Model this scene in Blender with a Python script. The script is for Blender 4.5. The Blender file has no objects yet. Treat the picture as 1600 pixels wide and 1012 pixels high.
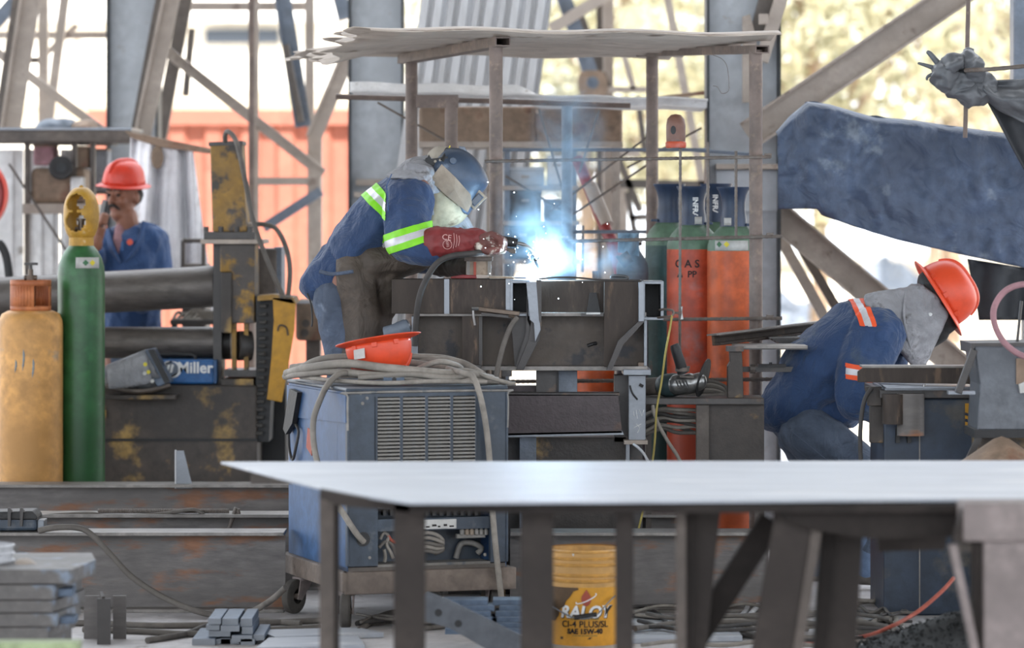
import bpy, bmesh, math, random
import numpy as np
from mathutils import Vector, Matrix, noise
V = Vector; R = math.radians; PI = math.pi
rnd = random.Random(11)
SC = bpy.context.scene; COL = SC.collection
# ------------------------------------------------------------------ camera, world, sun, exposure
F = 5600.0; CX = 800.0; CY = 340.0; H = 1.6        # focal length (pixels of the 1600x1012 frame), horizon row, eye height (m)
cam = bpy.data.cameras.new('camera'); cam_o = bpy.data.objects.new('camera', cam); COL.objects.link(cam_o)
cam_o.location = (0, 0, H); cam_o.rotation_euler = (PI/2, 0, 0)
cam.sensor_width = 36; cam.lens = F/1600*36; cam.shift_y = -(506-CY)/1600
cam.clip_start = 0.5; cam.clip_end = 400
cam.dof.use_dof = True; cam.dof.focus_distance = 15.0; cam.dof.aperture_fstop = 2.2
SC.camera = cam_o
w = bpy.data.worlds.new('world'); SC.world = w; w.use_nodes = True
bg = w.node_tree.nodes['Background']; bg.inputs[0].default_value = (0.86, 0.92, 1.0, 1); bg.inputs[1].default_value = 1.75
sun = bpy.data.lights.new('sun', 'SUN'); sun.energy = 5.0; sun.angle = R(0.6); sun.color = (1, .96, .91)
sun_o = bpy.data.objects.new('sun', sun); COL.objects.link(sun_o); sun_o.rotation_euler = (R(38), R(10), 0)
SC.view_settings.view_transform = 'Standard'; SC.view_settings.look = 'None'
SC.view_settings.gamma = 1; SC.view_settings.use_curve_mapping = False; SC.view_settings.exposure = 1.12
# ------------------------------------------------------------------ helpers
def P(px, py, Y): return V(((px-CX)*Y/F, Y, H-(py-CY)*Y/F))
def G(px, py, z=0.0):
    Y = F*(H-z)/(py-CY); return V(((px-CX)*Y/F, Y, z))
def hexc(h):
    h = h.lstrip('#'); c = [int(h[i:i+2], 16)/255 for i in (0, 2, 4)]
    return tuple(((x+.055)/1.055)**2.4 if x > .04045 else x/12.92 for x in c) + (1,)
def mat(name, c1, c2=None, scale=5, amt=.5, rough=.65, metal=0, bump=.12, c3=None, s3=14, cut3=.62, stretch=(1, 1, 1), fine=60, trans=0, spec=.5, emit=None, estr=1, sheen=0, wr=0, grime=.38):
    m = bpy.data.materials.new(name); m.use_nodes = True; nt = m.node_tree; N = nt.nodes; L = nt.links
    b = N['Principled BSDF']; b.inputs['Roughness'].default_value = rough; b.inputs['Metallic'].default_value = metal
    b.inputs['Specular IOR Level'].default_value = spec
    if emit:
        b.inputs['Emission Color'].default_value = hexc(emit); b.inputs['Emission Strength'].default_value = estr
    if sheen: b.inputs['Sheen Weight'].default_value = sheen
    tc = N.new('ShaderNodeTexCoord'); mp = N.new('ShaderNodeMapping'); mp.inputs['Scale'].default_value = stretch
    L.new(tc.outputs['Object'], mp.inputs['Vector'])
    def nz(s, d=5):
        n = N.new('ShaderNodeTexNoise'); n.inputs['Scale'].default_value = s; n.inputs['Detail'].default_value = d
        n.inputs['Roughness'].default_value = .6; L.new(mp.outputs[0], n.inputs['Vector']); return n
    def ramp(src, a, c):
        r = N.new('ShaderNodeMapRange'); r.inputs[1].default_value = a; r.inputs[2].default_value = c; L.new(src, r.inputs[0]); return r.outputs[0]
    def mix(fac, a, c):
        x = N.new('ShaderNodeMix'); x.data_type = 'RGBA'; L.new(fac, x.inputs[0])
        for s, i in ((a, 6), (c, 7)):
            if isinstance(s, tuple): x.inputs[i].default_value = s
            else: L.new(s, x.inputs[i])
        return x.outputs[2]
    col = hexc(c1)
    if c2:
        f = ramp(nz(scale).outputs[0], .5-amt*.35, .5+amt*.35); col = mix(f, hexc(c1), hexc(c2))
    if c3:
        f = ramp(nz(s3, 6).outputs[0], cut3, cut3+.09); col = mix(f, col, hexc(c3))
    if c2 and grime:
        g1 = ramp(nz(17, 7).outputs[0], .34, .62); g2 = ramp(nz(2.6, 6).outputs[0], .36, .6); mm = N.new('ShaderNodeMath'); mm.operation = 'MULTIPLY'; L.new(g1, mm.inputs[0]); L.new(g2, mm.inputs[1])
        ms_ = N.new('ShaderNodeMapRange'); L.new(mm.outputs[0], ms_.inputs[0]); ms_.inputs[3].default_value = 1-grime; ms_.inputs[4].default_value = 1.1; vm = N.new('ShaderNodeMix'); vm.data_type = 'RGBA'; vm.blend_type = 'MULTIPLY'; vm.inputs[0].default_value = 1; L.new(col, vm.inputs[6]); L.new(ms_.outputs[0], vm.inputs[7]); col = vm.outputs[2]
    if isinstance(col, tuple): b.inputs['Base Color'].default_value = col
    else: L.new(col, b.inputs['Base Color'])
    if bump:
        bp = N.new('ShaderNodeBump'); bp.inputs['Strength'].default_value = min(1, bump*3); bp.inputs['Distance'].default_value = .006
        L.new(nz(fine, 4).outputs[0], bp.inputs['Height']); L.new(bp.outputs[0], b.inputs['Normal'])
    if wr:
        n2 = nz(7, 3); n2.inputs['Distortion'].default_value = 1.6; b2 = N.new('ShaderNodeBump'); b2.inputs['Strength'].default_value = wr; b2.inputs['Distance'].default_value = .05
        L.new(n2.outputs[0], b2.inputs['Height'])
        if bump: L.new(bp.outputs[0], b2.inputs['Normal'])
        L.new(b2.outputs[0], b.inputs['Normal'])
    if trans:
        t = N.new('ShaderNodeBsdfTranslucent'); ms = N.new('ShaderNodeMixShader'); ms.inputs[0].default_value = trans
        if isinstance(col, tuple): t.inputs[0].default_value = col
        else: L.new(col, t.inputs[0])
        L.new(b.outputs[0], ms.inputs[1]); L.new(t.outputs[0], ms.inputs[2]); L.new(ms.outputs[0], N['Material Output'].inputs[0])
    return m
WL = {}                                            # world location of every object (nothing is scaled; rotated roots use local=True)
def reg(o, loc, parent=None):
    WL[o.name] = V(loc); COL.objects.link(o)
    if parent: o.parent = parent
def tag(o, label=None, cat=None, group=None, kind=None):
    if label: o['label'] = label
    if cat: o['category'] = cat
    if group: o['group'] = group
    if kind: o['kind'] = kind
    return o
def thing(name, label, cat, loc, rotz=0, group=None, kind=None):
    o = bpy.data.objects.new(name, None); o.empty_display_size = .1; reg(o, loc); o.location = loc; o.rotation_euler[2] = rotz
    return tag(o, label, cat, group, kind)
def crv(pts, n=8, closed=False):
    pts = [V(p) for p in pts]; out = []; m = len(pts)
    for i in range(m if closed else m-1):
        g = (lambda k: pts[k % m]) if closed else (lambda k: pts[min(max(k, 0), m-1)])
        a, b, c, d = g(i-1), g(i), g(i+1), g(i+2)
        for k in range(n):
            t = k/n; out.append(.5*((2*b)+(c-a)*t+(2*a-5*b+4*c-d)*t*t+(3*b-a-3*c+d)*t**3))
    if not closed: out.append(pts[-1])
    return out
class MB:
    def __init__(s): s.v = []; s.f = []
    def add(s, vs, fs):
        o = len(s.v); s.v += [V(v) for v in vs]; s.f += [tuple(i+o for i in f) for f in fs]; return s
    def box(s, c, d, M=None):
        c = V(c); vs = []
        for x in (-.5, .5):
            for y in (-.5, .5):
                for z in (-.5, .5):
                    q = V((x*d[0], y*d[1], z*d[2])); vs.append(c+(M @ q if M else q))
        return s.add(vs, [(0, 1, 3, 2), (4, 6, 7, 5), (0, 4, 5, 1), (2, 3, 7, 6), (0, 2, 6, 4), (1, 5, 7, 3)])
    def slab(s, x0, y0, x1, y1, Y, dep):           # box whose front face spans a rectangle of the view at distance Y
        a = P(x0, y0, Y); b = P(x1, y1, Y)
        return s.box(((a.x+b.x)/2, Y+dep/2, (a.z+b.z)/2), (abs(b.x-a.x), dep, abs(b.z-a.z)))
    def poly(s, pts, vec):
        n = len(pts); vs = [V(p) for p in pts]+[V(p)+V(vec) for p in pts]
        return s.add(vs, [tuple(range(n)), tuple(range(2*n-1, n-1, -1))]+[(i, i+n, (i+1) % n+n, (i+1) % n) for i in range(n)])
    def prism(s, pts, Y, dep): return s.poly([P(x, y, Y) for x, y in pts], (0, dep, 0))
    def tube(s, pts, r, n=8, closed=False, caps=True):
        pts = [V(p) for p in pts]; m = len(pts); rr = r if hasattr(r, '__len__') else [r]*m
        t0 = (pts[1]-pts[0]).normalized(); u = t0.orthogonal().normalized(); vs = []; fs = []
        for i in range(m):
            if closed: t = (pts[(i+1) % m]-pts[i-1]).normalized()
            else: t = (pts[min(i+1, m-1)]-pts[max(i-1, 0)]).normalized()
            u = (u-t*u.dot(t)).normalized(); w_ = t.cross(u)
            for k in range(n):
                a = 2*PI*k/n; vs.append(pts[i]+(u*math.cos(a)+w_*math.sin(a))*rr[i])
        for i in range(m if closed else m-1):
            for k in range(n):
                j = (i+1) % m; fs.append((i*n+k, i*n+(k+1) % n, j*n+(k+1) % n, j*n+k))
        if caps and not closed: fs += [tuple(range(n-1, -1, -1)), tuple((m-1)*n+k for k in range(n))]
        return s.add(vs, fs)
    def cyl(s, a, b, r, n=16, r2=None): return s.tube([a, b], [r, r if r2 is None else r2], n)
    def sweep(s, prof, p0, p1, up=(0, 0, 1)):
        p0, p1 = V(p0), V(p1); d = (p1-p0).normalized(); sd = d.cross(V(up)).normalized(); u = sd.cross(d)
        return s.poly([p0+sd*x+u*y for x, y in prof], p1-p0)
    def bar(s, x0, y0, x1, y1, wpx, Y, dep=.06, Y1=None, shape='box'):     # member between two points of the view
        k = Y/F; w_ = wpx*k; a = P(x0, y0, Y); b = P(x1, y1, Y1 or Y); h = w_/2; t = .012
        if shape == 'L': pr = [(-h, 0), (h, 0), (h, t), (-h+t, t), (-h+t, dep), (-h, dep)]
        elif shape == 'J': pr = [(-h, 0), (h, 0), (h, dep), (h-t, dep), (h-t, t), (-h, t)]
        elif shape == 'U': pr = [(-h, dep), (-h, 0), (h, 0), (h, dep), (h-t, dep), (h-t, t), (-h+t, t), (-h+t, dep)]
        else: pr = [(-h, -dep/2), (h, -dep/2), (h, dep/2), (-h, dep/2)]
        return s.sweep(pr, a, b, (0, -1, 0))
    def lathe(s, prof, c=(0, 0, 0), M=None, n=24, a0=0, a1=2*PI, sy=1):
        c = V(c); full = abs(a1-a0-2*PI) < 1e-6; m = n if full else n+1; vs = []; fs = []
        for r, z in prof:
            for k in range(m):
                a = a0+(a1-a0)*k/n; q = V((r*math.cos(a), r*math.sin(a)*sy, z)); vs.append(c+(M @ q if M else q))
        for i in range(len(prof)-1):
            for k in range(n):
                k2 = (k+1) % m; fs.append((i*m+k, i*m+k2, (i+1)*m+k2, (i+1)*m+k))
        return s.add(vs, fs)
    def grid(s, fn, nu, nv):
        vs = [fn(i/nu, j/nv) for i in range(nu+1) for j in range(nv+1)]; q = nv+1
        return s.add(vs, [(i*q+j, (i+1)*q+j, (i+1)*q+j+1, i*q+j+1) for i in range(nu) for j in range(nv)])
    def text(s, body, size, M, bend=None, shear=0, ext=.0008, bold=0, align='CENTER'):
        c = bpy.data.curves.new('lettering', 'FONT'); c.body = body; c.size = size; c.align_x = align; c.align_y = 'CENTER'; c.extrude = ext; c.shear = shear; c.offset = bold; c.resolution_u = 3
        o = bpy.data.objects.new('tmp', c); COL.objects.link(o); dg = bpy.context.evaluated_depsgraph_get()
        me = bpy.data.meshes.new_from_object(o.evaluated_get(dg)); vs = [v.co.copy() for v in me.vertices]
        fs = [tuple(p.vertices) for p in me.polygons]; bpy.data.objects.remove(o); bpy.data.meshes.remove(me)
        if bend: vs = [V((math.sin(v.x/bend)*(bend+v.z), v.y, math.cos(v.x/bend)*(bend+v.z)-bend)) for v in vs]
        return s.add([M @ v for v in vs], fs)
    def build(s, name, m, parent=None, smooth=None, bevel=0, solid=0, local=False, fix=True, sub=0):
        me = bpy.data.meshes.new(name); vs = s.v
        if local: org = V((0, 0, 0)); loc = org
        else:
            lo = V((min(v.x for v in vs), min(v.y for v in vs), min(v.z for v in vs))); hi = V((max(v.x for v in vs), max(v.y for v in vs), max(v.z for v in vs)))
            org = V(((lo.x+hi.x)/2, (lo.y+hi.y)/2, lo.z)); loc = org-WL[parent.name] if parent else org
        me.from_pydata([v-org for v in vs], [], s.f)
        if fix:
            b = bmesh.new(); b.from_mesh(me); bmesh.ops.recalc_face_normals(b, faces=b.faces); b.to_mesh(me); b.free()
        if smooth is not None:
            me.polygons.foreach_set('use_smooth', [True]*len(me.polygons))
            if smooth: me.set_sharp_from_angle(angle=R(smooth))
        me.materials.append(m); o = bpy.data.objects.new(name, me); o.location = loc; reg(o, org, parent)
        if solid: x = o.modifiers.new('solid', 'SOLIDIFY'); x.thickness = solid; x.offset = 0
        if sub: x = o.modifiers.new('sub', 'SUBSURF'); x.levels = x.render_levels = sub
        if bevel: x = o.modifiers.new('bevel', 'BEVEL'); x.width = bevel; x.segments = 2; x.limit_method = 'ANGLE'; x.angle_limit = R(40)
        return o
def copy_tree(o, parent=None):
    c = o.copy(); COL.objects.link(c)
    if parent: c.parent = parent
    for ch in [k for k in o.children]: copy_tree(ch, c)
    return c
def I_prof(h, w_, tf=.012, tw=.009):
    a = w_/2; b = h/2; t = tw/2
    return [(-a, -b), (a, -b), (a, -b+tf), (t, -b+tf), (t, b-tf), (a, b-tf), (a, b), (-a, b), (-a, b-tf), (-t, b-tf), (-t, -b+tf), (-a, -b+tf)]
# soft bodies: closed primitives fused by voxel remeshing into one continuous surface
_ico = None
def sph():
    global _ico
    if _ico is None:
        b = bmesh.new(); bmesh.ops.create_icosphere(b, subdivisions=2, radius=1); _ico = [v.co.copy() for v in b.verts]; b.free()
    return _ico
def hullpts(pts):
    b = bmesh.new(); [b.verts.new(p) for p in pts]; r = bmesh.ops.convex_hull(b, input=b.verts)
    bmesh.ops.delete(b, geom=list({g for g in r['geom_interior']+r['geom_unused'] if isinstance(g, bmesh.types.BMVert)}), context='VERTS')
    b.verts.ensure_lookup_table(); b.verts.index_update(); out = ([v.co.copy() for v in b.verts], [tuple(v.index for v in f.verts) for f in b.faces]); b.free(); return out
def cap3(p0, r0, p1, r1, ys=1):
    pts = []
    for p, r in ((p0, r0), (p1, r1)):
        for q in sph(): pts.append(V(p)+V((q.x*r, q.y*r*ys, q.z*r)))
    return hullpts(pts)
def chain(*nodes, ys=1):                            # nodes (px, py, Y, radius px)
    out = []
    for a, b in zip(nodes[:-1], nodes[1:]):
        out.append(cap3(P(*a[:3]), a[3]*a[2]/F, P(*b[:3]), b[3]*b[2]/F, ys))
    return out
def ell(c, r, M=None): return hullpts([V(c)+(M @ V((q.x*r[0], q.y*r[1], q.z*r[2])) if M else V((q.x*r[0], q.y*r[1], q.z*r[2]))) for q in sph()])
def fuse(prims, vox=.009, smooth=5, disp=None):
    b = bmesh.new()
    for vs, fs in prims:
        bv = [b.verts.new(v) for v in vs]
        for f in fs: b.faces.new([bv[i] for i in f])
    bmesh.ops.recalc_face_normals(b, faces=b.faces)
    me = bpy.data.meshes.new('tmp'); b.to_mesh(me); b.free(); o = bpy.data.objects.new('tmp', me); COL.objects.link(o)
    x = o.modifiers.new('r', 'REMESH'); x.mode = 'VOXEL'; x.voxel_size = vox
    x = o.modifiers.new('s', 'SMOOTH'); x.iterations = smooth; x.factor = .5
    m2 = bpy.data.meshes.new_from_object(o.evaluated_get(bpy.context.evaluated_depsgraph_get()))
    vs = [v.co.copy() for v in m2.vertices]; no = [v.normal.copy() for v in m2.vertices]; fs = [tuple(p.vertices) for p in m2.polygons]
    bpy.data.objects.remove(o); bpy.data.meshes.remove(me); bpy.data.meshes.remove(m2)
    if disp: vs = [v+n*disp(v) for v, n in zip(vs, no)]
    mb = MB(); mb.add(vs, fs); return mb
def folds(amp, sx, sy, sz, seed=0, amp2=0):
    def f(v):
        q = V((v.x*sx+seed, v.y*sy, v.z*sz)); r = noise.noise(q)
        return amp*(1-2*abs(r))+amp2*noise.noise(q*3.1)
    return f
def cutband(src, planes, keep=None, off=.004):     # strip of cloth cut from a fused surface: planes = [(point, normal)] keep the positive side
    b = bmesh.new(); bv = [b.verts.new(v) for v in src.v]
    for f in src.f: b.faces.new([bv[i] for i in f])
    for co, no in planes: bmesh.ops.bisect_plane(b, geom=b.verts[:]+b.edges[:]+b.faces[:], plane_co=co, plane_no=no, clear_inner=True)
    if keep: bmesh.ops.delete(b, geom=[f for f in b.faces if not keep(f.calc_center_median())], context='FACES')
    b.normal_update(); b.verts.ensure_lookup_table(); b.verts.index_update(); mb = MB()
    mb.add([v.co+v.normal*off for v in b.verts], [tuple(v.index for v in f.verts) for f in b.faces]); b.free(); return mb
def arch(rows, Yc, w_, nphi=16, ph0=-90, ph1=90, off=0, sub=4):   # shell of arches: rows (front px,py, back px,py)
    fr = crv([(a, 0, b) for a, b, c, d in rows], sub); bk = crv([(c, 0, d) for a, b, c, d in rows], sub)
    n = len(fr)-1; ws = w_ if hasattr(w_, '__len__') else [w_]*len(rows); mb = MB()
    def fn(u, v):
        i = min(int(round(u*n)), n); A = P(fr[i].x, fr[i].z, Yc); B = P(bk[i].x, bk[i].z, Yc); t = u*(len(ws)-1); k = min(int(t), len(ws)-2); ww = ws[k]+(ws[k+1]-ws[k])*(t-k)
        a = R(ph0+(ph1-ph0)*v); d = (A-B); e = 1+off/max(.02, d.length)
        return B+d*e*math.copysign(abs(math.cos(a))**.8, math.cos(a))+V((0, -(ww+off)*math.copysign(abs(math.sin(a))**.8, math.sin(a)), 0))
    return mb.grid(fn, n, nphi)
def sheet(fn, nu, nv, name, m, parent=None, t=.004, **k): return MB().grid(fn, nu, nv).build(name, m, parent, smooth=0, solid=t, fix=False, **k)
def basis(f, u):                                    # matrix with columns forward(x), left(y), up(z)
    f = V(f).normalized(); u = V(u); l = u.cross(f).normalized(); u = f.cross(l)
    return Matrix((f, l, u)).transposed()
# ------------------------------------------------------------------ materials
M = {}
def mk(key, *a, **k): M[key] = mat(key, *a, **k)
mk('concrete', '#cfcdd0', '#b3afac', 2.2, .8, .8, c3='#8e8783', s3=9, cut3=.64, bump=.1, grime=.16)
mk('sand', '#efe2cc', '#e0cdae', .6, .7, .9, grime=0.12)
mk('dryhill', '#ddd2c2', '#c6baa6', .25, .8, .95, c3='#b0aa92', s3=.9, cut3=.6)
mk('roofing', '#8d8983', '#77716b', 3, .6, .6)
mk('column', '#c3c9cf', '#aeb2b6', 2, .8, .5, bump=.04, c3='#a3968b', s3=6, cut3=.62, grime=.16)
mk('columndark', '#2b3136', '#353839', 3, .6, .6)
mk('brace', '#b3a79c', '#9a8d81', 4, .7, .55, c3='#7d6e64', s3=9, cut3=.6, grime=.16)
mk('bracedark', '#5c5651', '#6b6057', 4, .7, .6)
mk('bluesteel', '#7c899a', '#6e747c', 4, .7, .5)
mk('pipe', '#84736a', '#6e5f57', 7, .8, .6, c3='#8d7a6b', s3=22, cut3=.58, bump=.08)
mk('rebar', '#7b746d', '#67584e', 14, .7, .55, bump=.1)
mk('roofsheet', '#cabdb0', '#ac9e91', 5, .8, .6, c3='#7b6a5c', s3=8, cut3=.62, stretch=(.5, 3, 3), grime=.16)
mk('whitesheet', '#eeeeee', '#d8d5d1', 4, .7, .55, c3='#94897d', s3=9, cut3=.64, grime=.16)
mk('galv', '#d4d6da', '#c2c1c0', 2, .8, .45, c3='#8b8278', s3=5, cut3=.6, stretch=(3, 3, .4), grime=.16)
mk('container', '#ab6a58', '#a26250', 1.2, .6, .7, grime=.15, c3='#985a4a', s3=4, cut3=.64)
mk('whitewall', '#e8e4dc', '#d7d2c8', 1, .5, .8, grime=0.12)
mk('glass', '#39404a', rough=.15, bump=0)
mk('leaf', '#9b9d84', '#b9b39a', .7, .9, .7, bump=0, trans=.2, grime=0.12)
mk('leafdry', '#c2b49c', '#aaa58a', .7, .9, .7, bump=0, trans=.2)
mk('bark', '#a18d78', '#857162', 6, .8, .9)
mk('beam', '#7b7672', '#676260', 3, .8, .6, c3='#8a6045', s3=4.5, cut3=.53, stretch=(.5, 1, 2), bump=.06)
mk('beamedge', '#96928d', '#7b756f', 8, .8, .45, metal=.3)
mk('darksteel', '#4a4542', '#3a3634', 5, .8, .5, c3='#65503f', s3=6, cut3=.6, bump=.06, spec=.6)
mk('tubesteel', '#4b4139', '#3d3530', 3, .8, .6, spec=.3, c3='#6a5747', s3=9, cut3=.57, stretch=(2, 2, .5), bump=.05)
mk('webrust', '#6e5f50', '#55504d', 5, .9, .6, c3='#3d3c40', s3=8, cut3=.56, bump=.06)
mk('freshsteel', '#8b9096', '#73767b', 9, .8, .35, metal=.5, bump=.05, grime=.16)
mk('purpleplate', '#524545', '#473e40', 4, .7, .5, c3='#5f4a41', s3=7, cut3=.63)
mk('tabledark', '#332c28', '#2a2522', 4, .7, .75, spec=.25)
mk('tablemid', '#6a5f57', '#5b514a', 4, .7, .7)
mk('stackplate', '#726e6b', '#625d5a', 5, .8, .6, c3='#7b8694', s3=9, cut3=.6)
mk('plate', '#b4b8bf', '#9fa3aa', 2, .7, .5, metal=.2, grime=.15, bump=.03, c3='#c2c2c2', s3=3, cut3=.58, stretch=(.4, 2.5, 1))
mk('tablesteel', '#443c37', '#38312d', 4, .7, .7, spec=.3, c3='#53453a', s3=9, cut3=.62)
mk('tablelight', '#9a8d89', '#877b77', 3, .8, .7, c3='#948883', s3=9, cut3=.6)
mk('blueplate', '#65788e', '#556172', 6, .8, .5, metal=.2)
mk('cable', '#77716a', '#645e58', 9, .7, .75, bump=.05)
mk('cablelight', '#a19a90', '#8a837a', 9, .7, .75, bump=.05)
mk('cabledark', '#3d3b3a', '#4a4643', 9, .7, .7, bump=.05)
mk('redhose', '#c05a42', '#a24b38', 9, .6, .6)
mk('wireyellow', '#b3a24e', '#9c8b45', 9, .6, .6)
mk('orangepaint', '#dba460', '#cd9650', 3, .8, .55, c3='#9a8b78', s3=6, cut3=.66, bump=.06)
mk('orangecollar', '#b5603a', '#c27b49', 5, .8, .6, c3='#7b6a5c', s3=8, cut3=.64)
mk('green', '#28592f', '#316639', 3, .7, .4, c3='#5a7a5a', s3=8, cut3=.68, bump=.03)
mk('greengrey', '#66806a', '#5c7a63', 4, .6, .5, bump=.03)
mk('yellowcap', '#c79a2e', '#a97b26', 7, .9, .5, c3='#c9bfa6', s3=9, cut3=.63)
mk('yellowpaint', '#d09a1c', '#c28a16', 5, .7, .5, c3='#6b5326', s3=9, cut3=.66)
mk('yellowworn', '#b1842a', '#7d684a', 7, .8, .6, c3='#4e4741', s3=8, cut3=.5)
mk('rustyellow', '#5f5751', '#4e4844', 4, .8, .6, c3='#a87f30', s3=7, cut3=.52)
mk('machinebase', '#3f3a36', '#4a4038', 2.5, .8, .55, c3='#a5854a', s3=3.1, cut3=.57)
mk('roller', '#716b67', '#5c5651', 3, .8, .4, metal=.4, c3='#7d766f', s3=12, cut3=.63, stretch=(.6, 2, 2))
mk('black', '#1d1d1f', '#2a2928', 8, .7, .55)
mk('chain', '#2c2a28', '#403c37', 12, .8, .5, metal=.3)
mk('labelwhite', '#d7d6d2', '#c3c1bb', 12, .6, .6, bump=0)
mk('hazgreen', '#3d6b49', bump=0); mk('hazyellow', '#d2c23a', bump=0)
mk('textblack', '#241f1e', bump=0, rough=.8); mk('textwhite', '#e4e4e2', bump=0, rough=.7); mk('textgrey', '#8a7740', bump=0, rough=.8); mk('textpale', '#c9a09a', bump=0, rough=.8)
mk('hatorange', '#dc4a24', '#cf421f', 4, .6, .42, bump=.02, c3='#c86a48', s3=9, cut3=.68, grime=0.12)
mk('hatred', '#d23a22', '#c63520', 4, .6, .4, bump=.02, grime=0.12)
mk('blue', '#34557f', '#3e5e86', 3, .7, .5, c3='#687a8e', s3=7, cut3=.66, bump=.03)
mk('navy', '#333f4e', '#404a55', 4, .8, .45, c3='#5d6165', s3=7, cut3=.6, bump=.05)
mk('slat', '#9a958d', '#83807c', 9, .8, .6, c3='#55606b', s3=14, cut3=.58)
mk('dustbrown', '#83766b', '#6c6058', 6, .8, .75, c3='#5b5048', s3=11, cut3=.63)
mk('rubber', '#5b5650', '#46423e', 8, .8, .8)
mk('shirt', '#243a5e', '#2b4367', 7, .8, .85, bump=.1, fine=220, sheen=.15, c3='#34496b', s3=6, cut3=.6, wr=.5, grime=0.2)
mk('shirt2', '#263f67', '#2f4a70', 7, .8, .85, bump=.1, fine=220, sheen=.15, c3='#455468', s3=4, cut3=.56, wr=.5, grime=0.2)
mk('shirt3', '#2b4876', '#34527e', 7, .7, .85, bump=.08, fine=200, sheen=.15, wr=.4, grime=0.2)
mk('jeans', '#5c6779', '#4d5769', 9, .8, .9, bump=.12, fine=260, c3='#7a8596', s3=7, cut3=.58, wr=.5)
mk('jeansdark', '#515d6f', '#5c6778', 9, .8, .9, bump=.12, fine=260, wr=.5)
mk('jeanspale', '#7d93b3', '#6d83a2', 9, .8, .9, bump=.12, fine=260)
mk('leather', '#5c5147', '#4d4239', 5, .8, .7, c3='#6b6055', s3=6, cut3=.58, bump=.08, fine=90, wr=.5)
mk('strap', '#8a8478', '#767065', 9, .7, .8)
mk('glovered', '#8e3434', '#7b2c2d', 7, .8, .55, c3='#a85a54', s3=9, cut3=.64, bump=.08, fine=120)
mk('gloveworn', '#6b3f3a', '#7c4f48', 22, .9, .7, bump=.1, c3='#cfc9bc', s3=28, cut3=.55)
mk('glovedark', '#3a302d', '#54463f', 14, .8, .7, bump=.1)
mk('lime', '#84d628', '#7ccb22', 8, .5, .6, bump=.02, grime=0.12); mk('silver', '#cfcfd2', '#b9b9be', 18, .7, .4, metal=.2, bump=.02, grime=0.12)
mk('hiorange', '#f05a28', '#e35020', 8, .5, .6, bump=.02, grime=0.12)
mk('maskblue', '#3a4a60', '#4b5a6d', 5, .8, .38, c3='#76869a', s3=9, cut3=.6, bump=.04)
mk('masktan', '#a89b8a', '#93806c', 7, .9, .65, c3='#766250', s3=11, cut3=.62, bump=.06)
mk('bib', '#c9c0a4', '#b5aa90', 7, .8, .75, c3='#5d4433', s3=6, cut3=.6, bump=.06)
mk('hoodgrey', '#aaabaf', '#949498', 8, .8, .9, c3='#5d5b5a', s3=9, cut3=.6, bump=.12, fine=160, wr=.5)
mk('beanie', '#b3ab9d', '#a29a8c', 9, .7, .9, bump=.1)
mk('skin', '#8e5f4a', '#815440', 8, .6, .5, bump=.04, grime=0.12); mk('hair', '#231c18', '#352b25', 18, .7, .8)
mk('eye', '#e5ddd2', bump=0, rough=.3, grime=0.12); mk('lip', '#8a5347', bump=0)
mk('pinkcloth', '#b78d92', '#a67c82', 9, .6, .9)
mk('tarp', '#52617a', '#46536a', 4, .8, .6, c3='#747f8d', s3=5, cut3=.6, bump=.1, fine=30, wr=.35)
mk('tarpdark', '#2b2e33', '#34363a', 4, .8, .6, bump=.12, fine=30); mk('tarpgrey', '#6f7276', '#5a5c5f', 5, .8, .5, bump=.12, fine=40)
mk('whitecloth', '#f2f2f4', '#e6e4e6', 3, .7, .9, c3='#b3a392', s3=4, cut3=.6, grime=0.12)
mk('bucket', '#d79a22', '#cf9020', 4, .6, .4, bump=.02, grime=0.2); mk('bucketpale', '#d2a25c', '#c8954a', 4, .7, .45, bump=.02)
mk('stain', '#5a4632', '#6b5236', 12, .8, .8)
mk('plasticwhite', '#d4d5d8', '#bfc0c4', 5, .6, .5)
mk('cylred', '#c4502e', '#b5482a', 4, .8, .5, c3='#a6655a', s3=5, cut3=.57, bump=.04)
mk('cylorange', '#cb5c26', '#bf521f', 4, .8, .5, c3='#8d5a40', s3=7, cut3=.64, bump=.04)
mk('cyldark', '#1f433e', '#2d4a47', 6, .9, .45, c3='#6b5348', s3=9, cut3=.6)
mk('capnavy', '#22344f', '#2b3c56', 5, .7, .45, bump=.03)
mk('greycyl', '#5d646c', '#4f545a', 5, .8, .5)
mk('rag', '#7fa3bd', '#9db4c4', 12, .8, .9, bump=.15)
mk('brass', '#76675a', '#61554b', 14, .8, .4, metal=.6)
mk('chrome', '#a8a8a6', '#8a8a88', 9, .7, .28, metal=.8, bump=.02)
mk('grindergreen', '#2c3f41', '#38494a', 8, .8, .5)
mk('capcopper', '#8a5a47', '#6f5a52', 9, .9, .5, c3='#5b5653', s3=12, cut3=.55)
mk('maroon', '#5d2334', '#501f2f', 5, .7, .55)
mk('scratch', '#8f989c', '#a3a7a5', 9, .7, .6)
mk('coal', '#191b1d', '#232524', 14, .8, .8)
mk('tan', '#a08a76', '#8d7561', 3, .9, .7, c3='#7a5745', s3=4, cut3=.58)
mk('bluemachine', '#2f6aa5', '#2a5f98', 5, .6, .5)
mk('cabinetblue', '#2c3a4e', '#37424f', 4, .8, .5, c3='#55534f', s3=4, cut3=.56, bump=.05)
mk('hoodplate', '#6c7077', '#5b5d61', 3, .9, .42, metal=.3, c3='#7b746d', s3=5, cut3=.58, bump=.05)
mk('redwheel', '#a33a36', '#8b302e', 5, .6, .5)
mk('scrap', '#8d97a5', '#767c86', 3, .8, .7); mk('greygreen', '#b3c196', '#a2b184', 3, .6, .7)
mk('boot', '#7a736c', '#666059', 8, .8, .8)
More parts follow.
